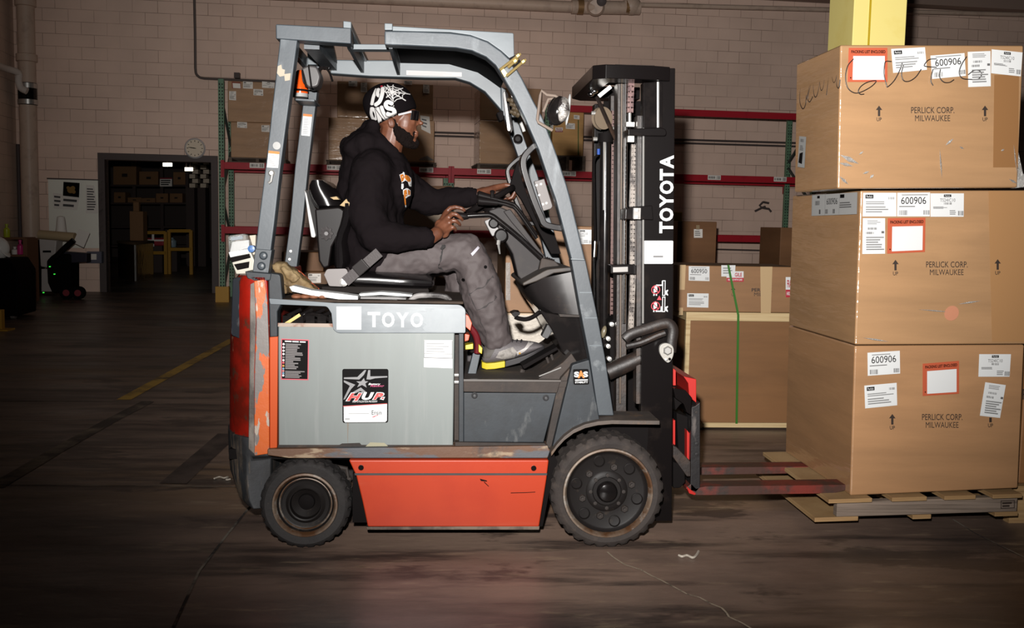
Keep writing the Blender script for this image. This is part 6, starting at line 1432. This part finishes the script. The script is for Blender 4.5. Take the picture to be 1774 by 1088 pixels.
ext('carriage_roller', blackm, [(1166, 800), (1186, 806), (1188, 836), (1178, 846), (1166, 846)], .24, .34, bev=.006)
shank = M('fork_shank', (46, 43, 44), .45, metal=.2, layers=(((120, 112, 108), 10, .6, .7, (2, 2, .6)),), bump=(50, .08))
for Y in (.27, .72):
    k = 0 if Y < .5 else 1
    if k == 0:
        f = ext('fork', forkm, [(1198, 838), (1206, 846), (1222, 843), (1470, 840), (1470, 848), (1444, 855), (1222, 858), (1200, 858, 6), (1188, 846)], Y, Y + .1, bev=.002, label='red-worn near fork blade')
        sh = ext('fork_shank', shank, [(1198, 706), (1205, 703), (1213, 697), (1213, 845), (1206, 853), (1196, 850)], Y, Y + .1, f, bev=.003)
        ext('fork_heel', redf, [(1189, 842), (1196, 848), (1206, 855), (1204, 858), (1194, 855)], Y - .004, Y + .1, f, bev=.002)
        for y in (769, 787):
            b = MB(); b.lathe(P(1207, y, Y), (0, -1, 0), [(.010, -.002), (.009, .003), (0, .004)], 12); part(b, 'shank_bolt', shank, sh)
        b = MB(); b.lathe(P(1206, 714, Y), (0, -1, 0), [(.007, -.002), (.006, .003), (0, .004)], 10); part(b, 'shank_bolt', dirt, sh)
    else:
        f = ext('fork', forkm, [(1196, 810), (1215, 810), (1470, 808), (1470, 819), (1215, 823), (1196, 822)], Y, Y + .1, bev=.002, label='red-worn far fork blade')
        ext('fork_shank', shank, [(1192, 690), (1204, 690), (1204, 820), (1192, 820)], Y, Y + .1, f, bev=.003)

# ------------------------------------------------------------ the driver
skin = M('skin_brown', (122, 73, 50), .48, spec=.35, k=2.0, layers=(((102, 57, 38), 14, .45, .7), ((146, 92, 66), 7, .55, .75)), bump=(160, .04))
hood_m = M('hoodie_black', (30, 25, 27), .9, spec=.02, bump=(140, .06))
pant = M('trouser_grey', (98, 88, 88), .7, spec=.25, layers=(((86, 77, 77), 6, .45, .7),), bump=(150, .08))
YD = .52
def J(x, y, Y=YD): return P(x, y, Y)
wrist_n, wrist_f = J(748, 411, .25), J(818, 341, .70)
drv = thing('person', 'seated driver in a black hoodie and grey trousers with one hand on the control lever', 'person', V((J(640, 500).x, YD, J(640, 486).z)))

# body, one continuous skin
b = MB()
b.ell(J(679, 190), .094, .078, .090, ang=-.2, n=24)                       # skull
b.ell(J(702, 212), .054, .064, .080, ang=-.15, n=20)                       # face
b.ell(J(699, 236), .058, .058, .036, ang=-.35, n=18)                       # jaw
b.ell(J(714, 245), .024, .032, .020, n=14)                                 # chin
b.caps(J(718, 199), J(726, 212), .010, .0115)                              # nose bridge
b.ell(J(729.5, 213.5), .0115, .014, .0095, n=12)                             # nose tip
for s in (-1, 1):
    b.ell(J(723, 215, YD + s * .013), .008, .008, .007, n=10)              # nostrils
    b.ell(J(713, 211, YD + s * .036), .018, .016, .020, n=12)              # cheeks
    b.ell(J(716, 193, YD + s * .026), .012, .022, .010, n=12)              # brow
b.ell(J(721.5, 229), .012, .023, .0075, ang=-.3, n=12); b.ell(J(720.5, 235), .012, .021, .0075, ang=.1, n=12); b.ell(J(716, 224), .016, .03, .014, n=12)  # lips
for s in (-1, 1):
    b.ell(J(678, 213, YD + s * .076), .016, .009, .023, ang=.18, n=14); b.ell(J(674.5, 213, YD + s * .081), .008, .007, .020, ang=.2, n=12)
b.chain([J(683, 222), J(677, 246), J(668, 272)], [.056, .056, .066])       # neck
b.chain([J(656, 300, YD - .12), J(656, 300, YD + .12)], [.04, .04])
b.chain([J(660, 300), J(650, 350), J(642, 420), J(640, 452)], [.095, .10, .095, .10])
b.chain([J(646, 310, YD - .15), J(650, 404, YD - .24), wrist_n], [.035, .036, .028])
b.chain([J(664, 312, YD + .15), J(742, 352, YD + .24), wrist_f], [.035, .036, .028])
for s, kx, ax_, hy in ((-1, (815, 440), (858, 592), .12), (1, (806, 446), (838, 586), .12)):
    Yl = YD + s * .11
    b.chain([J(645, 462, YD + s * .09), J(kx[0], kx[1], Yl), J(ax_[0], ax_[1], Yl - s * .01)], [.075, .055, .036]); b.caps(J(ax_[0], ax_[1], Yl - s * .01), J(ax_[0] + 50, ax_[1] + 18, Yl - s * .02), .036, .026)
# near hand closed on the lever knob
def finger(pts, rs): b.chain([J(*p) for p in pts], rs, 12)
b.chain([wrist_n, J(756, 405, .262)], [.027, .029])
for x1, y1, Y1 in ((773, 368, .335), (776.5, 376.5, .308), (778, 386, .294), (779.5, 396, .298)):
    b.chain([J(754, 408, .262 + (Y1 - .3) * .4), J(764, 394 + (y1 - 382) * .35, (.27 + Y1) / 2), J(x1, y1, Y1)], [.024, .0195, .0125], 12)
b.ell(J(766, 396, .30), .030, .022, .042, ang=.45, n=16)
finger([(773, 367.5, .338), (780, 360.5, .334), (789, 358.5, .326), (800, 361, .320), (804.5, 364.5, .324)], [.0112, .0105, .0092, .0082, .0074])
finger([(776.5, 376.5, .308), (784, 370.5, .294), (790.5, 371.5, .288), (798, 377.5, .296), (801, 381, .308)], [.0112, .0105, .0090, .0080, .0072])
finger([(778, 386, .294), (784.5, 382, .282), (790, 383, .282), (795.5, 387.5, .294), (797, 390, .308)], [.0108, .0098, .0086, .0076, .0068])
finger([(779.5, 396, .298), (785, 393.5, .296), (788.5, 396, .308), (789.5, 399, .324)], [.0098, .0086, .0076, .0066])
finger([(764, 396, .31), (774, 384, .372), (785, 377, .388), (796, 376.5, .374)], [.0150, .0125, .0100, .0082])
# far hand over the wheel rim
b.chain([wrist_f, J(838, 333, .69)], [.027, .025])
for x1, y1, Y1 in ((876, 320.5, .60), (878, 321.5, .628), (877, 323, .655), (873, 327, .68)):
    b.chain([J(834, 334, .685), J(856, 326, (.685 + Y1) / 2), J(x1, y1, Y1)], [.021, .0165, .0115], 12)
for dx, dy, Y1, L in ((0, 0, .598, 1.0), (2, 1, .627, 1.06), (0, 3, .656, 1.0), (-4, 7, .682, .85)):
    finger([(876 + dx, 320.5 + dy, Y1), (888 + dx, 322 + dy, Y1 - .002), (892 + dx, 332 + dy, Y1 - .004), (887 + dx, 342 + dy * .8, Y1 - .004), (881 + dx, 344 + dy * .6, Y1 - .004)], [.0105, .0102, .0092, .0083, .0073])
finger([(850, 332, .66), (858, 340, .625), (868, 344, .61), (876, 343, .605)], [.014, .0118, .0100, .0082])
body = b.build('body', skin, drv, rem=.0036, sm=5)

# beard and eyebrow
hair = M('beard_black', (30, 22, 20), .85, spec=.05, bump=(220, .6))
b = MB()
for s in (-1, 1):
    q = [(683, 208), (686, 224), (693, 239), (706, 249), (719, 252)]
    b.chain([J(x, y, YD + s * w_) for (x, y), w_ in zip(q, (.072, .066, .056, .038, .010))], [.007, .013, .018, .019, .015])
    b.chain([J(699, 240, YD + s * .051), J(712, 240, YD + s * .034)], [.016, .012]); b.chain([J(691, 224, YD + s * .063), J(700, 231, YD + s * .056), J(709, 236, YD + s * .046)], [.012, .014, .012])
    b.chain([J(719.5, 224.5, YD + s * .006), J(716, 231, YD + s * .027), J(715, 240, YD + s * .028)], [.006, .0055, .006])
b.ell(J(720, 247), .017, .024, .018, n=14)
b.build('beard', hair, drv, rem=.004, sm=3, disp=(.010, .012))
b = MB()
for s in (-1, 1): b.chain([J(719, 193, YD + s * .02), J(713, 193.5, YD + s * .05)], [.006, .004])
b.build('eyebrows', hair, drv, rem=.003, sm=2)
b = MB()
for s in (-1, 1): b.ell(J(716, 202, YD + s * .032), .011, .011, .011, n=14)
b.build('eyes', white2, drv)

# sunglasses
b = MB(); fr = []
for k in range(13):
    a = RAD(-60 + 10 * k); fr.append((a, J(701, 199.5) + V((cos(a) * .062, sin(a) * .082, 0))))
lo_ = [p + V((-.006, 0, -.026 + .010 * (abs(a) < .16))) for a, p in fr]; hi_ = [p + V((0, 0, .015)) for a, p in fr]
loops = [[hi_[i], hi_[i] + V((.004, 0, 0)), lo_[i] + V((.005, 0, 0)), lo_[i]] for i in range(13)]
b.loft(loops); gl = b.build('sunglasses', M('lens_dark', (22, 18, 20), .08, spec=.9), drv, bev=.001)
b = MB()
for s in (-1, 1): b.bar(fr[0 if s < 0 else -1][1] + V((0, 0, .008)), J(690, 199, YD + s * .080), .005, .008)
b.build('temple_arms', M('temple_silver', (206, 204, 208), .2, spec=.8), gl)

# knitted beanie with its print
bc_ = J(684, 203); ra = V((.924, 0, .383)); ra = (P(720, 186, YD) - P(648, 217, YD)).normalized(); up_ = V((-ra.z, 0, ra.x))
bk = M('beanie_black', (24, 20, 22), .9, spec=.02, bump=(180, .1))
def bring(t, rx, ry, h, n=36):
    return [bc_ + up_ * h + ra * (rx * cos(2 * pi * k / n) + t) + V((0, ry * sin(2 * pi * k / n), 0)) for k in range(n)]
prof = [(.002, .094, .084, -.006), (.003, .100, .090, .000), (.003, .103, .093, .014), (.002, .105, .0945, .03), (-.001, .108, .095, .055), (-.004, .106, .092, .08), (-.008, .097, .083, .105), (-.012, .082, .068, .127), (-.014, .057, .047, .143), (-.015, .028, .022, .152), (-.015, .003, .003, .155)]
b = MB(); b.loft([bring(*p) for p in prof]); bean = b.build('beanie', bk, drv, sub=1)
wool = M('print_white_wool', (232, 230, 228), .8)
from mathutils.bvhtree import BVHTree
_BV = {}
def press(o, target, off=.0025, cuts=1):
    """lay a print on a curved surface, keeping its layers apart"""
    if target not in _BV:
        bpy.context.view_layer.update(); ev = target.evaluated_get(bpy.context.evaluated_depsgraph_get()); tm = ev.to_mesh()
        mw = WL[target]; _BV[target] = BVHTree.FromPolygons([v.co + mw for v in tm.vertices], [tuple(p.vertices) for p in tm.polygons]); ev.to_mesh_clear()
    bv = _BV[target]; bm = bmesh.new(); bm.from_mesh(o.data)
    bmesh.ops.triangulate(bm, faces=bm.faces[:])
    for _ in range(cuts + 2):
        bmesh.ops.subdivide_edges(bm, edges=[e for e in bm.edges if e.calc_length() > .006], cuts=1)
        bmesh.ops.triangulate(bm, faces=bm.faces[:])
    w = WL[o]; yb = max(v.co.y for v in bm.verts); lost = []
    for v in bm.verts:
        h = bv.ray_cast(V((v.co.x + w.x, w.y - 1.5, v.co.z + w.z)), V((0, 1, 0)))
        if h[0] is None: lost.append(v); continue
        v.co.y = h[0].y - w.y - off - (yb - v.co.y)
    bmesh.ops.delete(bm, geom=lost, context='VERTS'); bm.to_mesh(o.data); bm.free()
zz = lambda x, y: (620 + x / 6.8, 130 + y / 6.8)
BQ = [zz(100, 80), zz(640, 80), zz(640, 580), zz(100, 580)]
d = Dec([J(x, y, YD - .13) for x, y in BQ], lift=0)
bu = lambda x, y: ((x - 100) / 540, 1 - (y - 80) / 500)
def stroke(pts, w):
    q = smooth_path([V(p) for p in pts], 5); w = w * .9
    for ww, mi in ((w + 15, 1), (w, 0)):
        d.line([bu(p.x, p.y) for p in q], ww / 540, mi)
        for p in (q[0], q[-1]): d.disc(*bu(p.x, p.y), ww / 1080, mi, 12)
# lettering: upper row, then ONS
stroke([(205, 150), (175, 230), (155, 320)], 44); stroke([(230, 150), (222, 200), (240, 230), (275, 215)], 46); stroke([(285, 140), (278, 220), (250, 300), (205, 335)], 52)
stroke([(150, 380), (145, 440), (170, 500), (205, 490), (200, 430), (170, 385), (150, 380)], 40); stroke([(165, 520), (178, 562)], 14)
stroke([(222, 390), (240, 470), (252, 535)], 54); stroke([(232, 390), (280, 460), (325, 515)], 46); stroke([(275, 375), (300, 440), (345, 505)], 46)
stroke([(395, 330), (350, 315), (325, 345), (350, 385), (410, 400), (430, 440), (395, 468), (350, 455)], 54)
lt = d.build('beanie_lettering', [wool, bk], drv); press(lt, bean)
d = Dec([J(x, y, YD - .131) for x, y in BQ], lift=0)
cx_, cy_ = 400, 190; ends = [(605, 192), (555, 280), (415, 355), (330, 250), (285, 180), (300, 110), (335, 90), (405, 88), (520, 125)]
def thin(pts, w): d.line([bu(*p) for p in pts], w / 540)
for ex_, ey_ in ends: thin([(cx_, cy_), (ex_, ey_)], 13)
for fr_ in (.25, .5, .78):
    q = [(cx_ + (ex_ - cx_) * fr_, cy_ + (ey_ - cy_) * fr_) for ex_, ey_ in ends]
    for i in range(len(q)):
        a_, c_ = q[i], q[(i + 1) % len(q)]
        if i == len(q) - 1 and fr_ > .6: pass
        m_ = ((a_[0] + c_[0]) / 2 * .86 + cx_ * .14, (a_[1] + c_[1]) / 2 * .86 + cy_ * .14); thin([a_, m_, c_], 9)
d.disc(*bu(cx_, cy_), 26 / 540, 0, 12)
wb = d.build('beanie_web', [wool], drv); press(wb, bean, .003)
d = Dec([J(x, y, YD - .131) for x, y in (zz(255, 95), zz(280, 95), zz(280, 118), zz(255, 118))], lift=0); d.rect(0, 0, 1, 1); tg = d.build('beanie_tag', [redp], drv); press(tg, bean, .003)

# hoodie
b = MB()
b.chain([J(644, 296, YD), J(640, 350, YD), J(642, 400, YD), J(642, 448, YD)], [.135, .15, .145, .13], 20)
for s in (-1, 1):
    b.chain([J(652, 288, YD + s * .06), J(642, 300, YD + s * .175), J(640, 370, YD + s * .13), J(644, 442, YD + s * .10)], [.095, .085, .115, .12], 18)
b.ell(J(680, 318, YD), .095, .17, .15, n=20); b.ell(J(668, 420, YD), .11, .16, .09, n=20)
b.chain([J(646, 296, YD - .165), J(638, 330, YD - .195), J(634, 365, YD - .225), J(652, 408, YD - .255)], [.088, .086, .080, .074], 18)
b.chain([J(652, 408, YD - .265), J(690, 413, YD - .27), J(728, 412, YD - .27), J(738, 412, YD - .27)], [.074, .062, .049, .046], 18)
b.chain([J(672, 300, YD + .17), J(710, 330, YD + .22), J(745, 350, YD + .24)], [.090, .078, .066], 18)
b.chain([J(745, 352, YD + .24), J(785, 344, YD + .21), J(812, 341, YD + .185), J(818, 341, YD + .18)], [.062, .055, .046, .043], 18)
# hood bunched behind the neck, collar in front
b.chain([J(612, 258, YD - .10), J(606, 256, YD), J(612, 256, YD + .10)], [.040, .048, .040])
b.chain([J(632, 248, YD - .12), J(628, 243, YD), J(632, 246, YD + .12)], [.050, .055, .05])
for s in (-1, 1):
    b.chain([J(644, 232, YD + s * .085), J(658, 246, YD + s * .095), J(676, 264, YD + s * .085), J(692, 279, YD + s * .045), J(699, 287, YD)], [.030, .034, .034, .03, .026])
b.chain([J(648, 220, YD - .06), J(640, 218, YD), J(648, 220, YD + .06)], [.030, .034, .030])
hd = b.build('hoodie', hood_m, drv, rem=.008, sm=26, disp=(.06, .020))
# open the neck so that skin shows: collar is a ring, nothing to cut
d = Dec([J(x, y, YD - .25) for x, y in ((688, 294), (712, 294), (712, 376), (688, 376))], lift=0)
cz = lambda x, y: ((x - 178) / 237, 1 - (y - 138) / 811)
for pts, mi in (([(200, 205), (250, 180), (265, 150), (285, 165), (288, 200), (350, 210), (392, 250), (400, 300), (398, 400), (365, 400), (340, 320), (300, 300), (240, 345), (222, 280)], 1),
    ([(210, 205), (262, 190), (285, 250), (265, 310), (236, 330)], 0), ([(292, 200), (350, 212), (385, 255), (390, 310), (350, 325), (310, 290), (285, 245)], 0),
    ([(235, 360), (268, 360), (272, 420), (255, 460), (232, 450)], 1), ([(260, 470), (320, 435), (345, 440), (385, 470), (385, 560), (345, 580), (305, 615), (260, 540)], 1),
    ([(275, 480), (320, 455), (335, 560), (300, 590), (275, 560)], 0), ([(340, 455), (382, 480), (380, 550), (345, 555)], 0), ([(272, 560), (300, 590), (306, 740), (290, 755)], 0), ([(288, 735), (308, 735), (304, 770), (292, 770)], 1),
    ([(300, 850), (400, 800), (412, 835), (308, 882)], 1), ([(300, 905), (410, 850), (412, 862), (318, 914)], 2)):
    d.poly([cz(*p) for p in pts], mi)
pr_ = d.build('chest_print', [orp, white, M('print_rust', (206, 92, 50), .6)], drv); press(pr_, hd, .003, 2)
b = MB()
for p0, p1, r_ in ((J(732, 412, YD - .27), J(739, 412, YD - .27), .0455), (J(812, 341, YD + .185), J(819, 341, YD + .18), .0425)): b = MB(); b.lathe(p0, p1 - p0, [(r_ * .8, -.02), (r_, -.02), (r_, .018), (r_ * .8, .018)], 24); b.build('ribbed_cuff', hood_m, drv)


# trousers
b = MB()
b.chain([J(640, 460, YD - .1), J(640, 460, YD + .1)], [.10, .10], 20)
YN_ = YD - .115
b.chain([J(650, 456, YN_), J(720, 447, YN_), J(790, 437, YN_), J(806, 436, YN_)], [.086, .082, .077, .078], 20)
b.chain([J(806, 437, YN_), J(822, 462, YN_), J(834, 505, YN_), J(848, 550, YN_), J(862, 590, YN_)], [.078, .083, .092, .080, .060], 20)
b.ell(J(858, 582, YN_), .062, .07, .035, ang=-.2)
YF_ = YD + .115
b.chain([J(650, 460, YF_), J(720, 452, YF_), J(795, 446, YF_)], [.088, .082, .075], 18)
b.chain([J(795, 450, YF_), J(802, 500, YF_), J(818, 545, YF_), J(832, 588, YF_)], [.075, .078, .07, .055], 18)
tro = b.build('trousers', pant, drv, rem=.008, sm=5, disp=(.05, .026))
dk = M('seam_dark', (40, 36, 36), .8)
b = MB(); q = [J(x, y, YN_ - .09 + .0) for x, y in ((766, 421), (766, 436), (762, 455), (761, 468), (766, 478), (776, 481))]; b.tube(smooth_path(q, 5), .004, 8)
sm_ = b.build('knee_zip', dk, drv); 
m = sm_.modifiers.new('press', 'SHRINKWRAP'); m.target = tro; m.wrap_method = 'NEAREST_SURFACEPOINT'; m.wrap_mode = 'ABOVE_SURFACE'; m.offset = .002
d = Dec([J(x, y, YN_ - .12) for x, y in ((816, 440), (829, 427), (832, 430), (819, 444))], lift=0); d.rect(0, 0, 1, 1)
tg = d.build('reflective_tag', [M('tag_reflective', (236, 232, 245), .3)], drv); press(tg, tro, .002)
for x, y in ((842, 463.5), (803, 486.5)):
    d = Dec([J(px_, py_, YN_ - .12) for px_, py_ in pq(x - 3, y - 3, x + 3, y + 3)], lift=0); d.disc(.5, .5, .5, 0, 14); sn = d.build('snap_button', [ink], drv); press(sn, tro, .003)
for pts in ([(802, 512), (830, 500), (862, 478)], [(820, 540), (845, 530), (868, 512)], [(790, 480), (812, 520), (835, 590)]):
    q = smooth_path([J(*p, YN_ - .1) for p in pts], 6); b = MB(); b.tube(q, .0022, 6); s_ = b.build('trouser_seam', M('seam_grey', (60, 54, 54), .8), drv)
    m = s_.modifiers.new('press', 'SHRINKWRAP'); m.target = tro; m.wrap_method = 'NEAREST_SURFACEPOINT'; m.wrap_mode = 'ABOVE_SURFACE'; m.offset = .0005

# shoes
shg = M('shoe_grey', (112, 106, 108), .6, bump=(120, .2)); shl = M('shoe_light', (176, 170, 164), .7, layers=(((140, 134, 128), 60, .45, .6),)); shd = M('shoe_dark', (52, 49, 52), .6); shy = M('sole_yellow', (236, 214, 40), .5)
def shoe(dx, dy, Yc, full):
    pj = lambda x, y, Y: P(x + dx, y + dy, Y)
    prof_t = [(834, 612), (838, 598), (846, 592), (860, 590), (880, 591), (893, 590), (905, 594), (920, 592), (934, 590), (941, 598), (943, 606)]
    b = MB(); loops = []
    sec = [(834, 605, 636, .030), (842, 596, 638, .040), (856, 588, 637, .044), (874, 588, 634, .045), (892, 588, 629, .046), (908, 590, 624, .049), (922, 591, 618, .048), (934, 594, 612, .040), (942, 599, 608, .022)]
    for x, yt, yb, w in sec:
        t_, b_ = pj(x, yt, Yc), pj(x, yb - 9, Yc); c_ = (t_ + b_) / 2; hh = (t_ - b_).length / 2; ax_ = (t_ - b_).normalized()
        loops.append([c_ + ax_ * hh * (abs(cos(a)) ** .8 * (1 if cos(a) > 0 else -1)) + V((0, 1, 0)) * w * sin(a) * (1 - .25 * max(cos(a), 0)) for a in [2 * pi * k / 20 for k in range(20)]])
    b.loft(loops); sh = b.build('shoe', shg, drv, sub=1)
    b = MB(); loops = []
    for x, yt, yb, w in sec:
        t_, b_ = pj(x, yb - 11, Yc), pj(x, yb, Yc); w2 = w + .003
        loops.append([t_ + V((0, -w2, 0)), t_ + V((0, w2, 0)), b_ + V((0, w2 * .94, 0)), b_ + V((0, -w2 * .94, 0))])
    b.loft(loops[3:]); b.build('sole', shd, sh, bev=.004)
    b = MB(); b.loft(loops[:4]); b.build('heel_sole', shy, sh, bev=.004)
    if full:
        def patch(name, pts, mat, lift):
            d = Dec([pj(x, y, Yc - .10) for x, y in pq(830, 585, 945, 640)], lift=0)
            d.poly([((x - 830) / 115, 1 - (y - 585) / 55) for x, y in pts]); o = d.build(name, [mat], sh); press(o, sh, lift, 2)
        patch('shoe_panel', [(860, 623), (866, 612), (890, 604), (897, 612), (893, 624), (874, 626)], shl, .0025)
        patch('shoe_stripe', [(896, 613), (910, 606), (918, 596), (932, 592), (933, 595), (920, 602), (910, 612), (898, 619)], M('stripe_pale', (206, 200, 196), .5), .0025)
        patch('heel_counter', [(833, 618), (838, 602), (850, 600), (858, 610), (850, 624), (835, 625)], M('heel_grey', (92, 86, 80), .7), .0025)
        patch('shoe_stud', [(900, 614), (903, 613), (904, 616), (901, 617)], yelp, .004)
    b = MB()
    for k in range(6):
        x = 862 + k * 7.5; b.tube(smooth_path([pj(x, 603 - k * .4, Yc - .036), pj(x + 3, 593, Yc - .02), pj(x + 4, 589, Yc), pj(x + 3, 592, Yc + .03)], 3), .0042, 6)
    b.build('laces', shd, sh)
    b = MB(); b.lathe(pj(861, 594, Yc), ZU, [(.042, -.02), (.046, .0), (.044, .022), (.038, .022), (.036, -.02)], 24); b.build('shoe_collar', shd, sh)
shoe(0, 0, YN_ - .005, True)
shoe(-26, 4, YF_ + .005, False)

# ------------------------------------------------------------ loose things on the truck
zt_ = WL[tr].z + 0
zhood = P(640, 520, .05).z
leather = M('glove_leather', (150, 124, 86), .7, spec=.15, layers=(((92, 72, 48), 9, .46, .62), ((190, 166, 124), 7, .56, .7)), bump=(24, .35))
gv = thing('work_glove', 'creased tan leather work glove lying behind the seat', 'glove', V((P(500, 512, .14).x, .2, zhood)))
b = MB()
b.ext([(471, 459), (479, 455), (492, 457), (512, 470), (530, 487), (547, 503), (540, 509), (505, 508), (484, 511), (478, 496), (484, 482), (475, 470)], .15, .24); b.ext([(486, 462), (506, 468), (520, 482), (508, 490), (494, 480)], .135, .2); b.ext([(482, 492), (500, 496), (498, 508), (484, 510)], .12, .2)
b.build('glove_palm', leather, gv, rem=.005, sm=4, disp=(.03, .022))
for k in range(4):
    b = MB(); b.ell(P(514 + k * 15, 513.5, .10), .022, .03, .011, n=14); b.build('glove_finger', M('glove_brown', (164, 104, 70), .7), gv)
b = MB(); b.tube(smooth_path([P(x, y, .3) for x, y in ((510, 466), (524, 476), (540, 492), (552, 502))], 4), .006, 8); b.build('glove_trim', M('trim_orange', (206, 92, 50), .7), gv)
def sheet3(name, pts, Y0, Y1, mat, label, dz=0.0):
    b = MB(); A = [P(x, y, Y0) for x, y in pts]; B = [P(x, y, Y0) + V((0, Y1 - Y0, dz)) for x, y in pts]; b.loft([A, B]); return top(b.build(name, mat, bev=.001), label, 'paper')
sheet3('folded_paper', [(501, 497), (508, 495), (540, 503), (590, 509), (620, 513), (620, 521), (590, 519), (540, 512), (506, 505)], .075, .16, white, 'crumpled white paper lying along the hood edge beside the glove')
sheet3('folded_paper', [(622, 509), (660, 506), (690, 508), (714, 511), (714, 514), (690, 513), (660, 511), (624, 513)], .17, .26, white, 'thin white paper tucked under the front of the seat')
sheet3('folded_paper', [(620, 520), (660, 519), (688, 519), (688, 522.5), (620, 523)], .085, .14, white2, 'narrow pale paper strip on the hood left of the latch handle')
b = MB(); b.ext([(624, 514), (688, 515), (704, 517), (704, 520), (624, 519)], .11, .16); top(b.build('pen_case', M('case_dark', (64, 58, 56), .4), bev=.002), 'slim dark tool lying on the hood behind the narrow paper strip', 'tool')

# paperwork and label printer strapped behind the rear leg
pk = thing('label_printer', 'white and black label printer hung behind the near rear guard leg', 'printer', P(420, 478, .2))
b = MB(); b.ext([(396, 439), (432, 431), (441, 452), (440, 466), (436, 474), (409, 475)], .17, .27); b.build('printer_body', M('printer_cream', (226, 222, 206), .4), pk, bev=.004)
b = MB(); b.ext([(398.5, 446), (432.5, 439.5), (434.5, 446.5), (401, 455)], .165, .18); b.ext([(405, 458), (432, 453), (431, 464), (411, 468)], .165, .18); b.build('printer_slot', blackg, pk, bev=.001)
b = MB(); b.ext([(396, 437), (431, 431), (431.5, 439), (399, 446)], .163, .18); b.build('label_strip', white, pk, bev=.001)
pch = thing('document_pouch', 'clear plastic pouch of white papers above the label printer', 'pouch', P(414, 436, .2))
b = MB(); b.ext([(402, 419), (431, 415.5), (432, 430), (398, 437.5)], .175, .20); b.build('paper_stack', white, pch, bev=.002)
b = MB(); b.ext([(394.5, 411), (398, 408), (420, 405), (426, 407), (427, 416), (432, 416), (432, 432), (397, 438)], .165, .21); b.build('pouch_film', film, pch, bev=.003)
b = MB(); b.ext([(399, 411), (420, 408), (421, 414), (401, 417)], .18, .19); b.build('pouch_print', M('print_blue_grey', (160, 178, 196), .5), pch)
b = MB(); b.lathe(P(436, 431, .16), (0, -1, 0), [(.014, -.03), (.014, .01), (.006, .012), (.006, .006), (0, .006)], 18); o = top(b.build('tape_roll', M('tape_blue', (92, 140, 206), .4)), 'small blue tape roll between the pouch and the rear guard leg', 'tape')
sheet3('folded_paper', [(432, 408), (443, 407), (442, 440), (433, 446), (437, 425)], .20, .215, M('paper_cream', (226, 216, 196), .6), 'cream paper fan tucked between the printer and the rear guard leg')
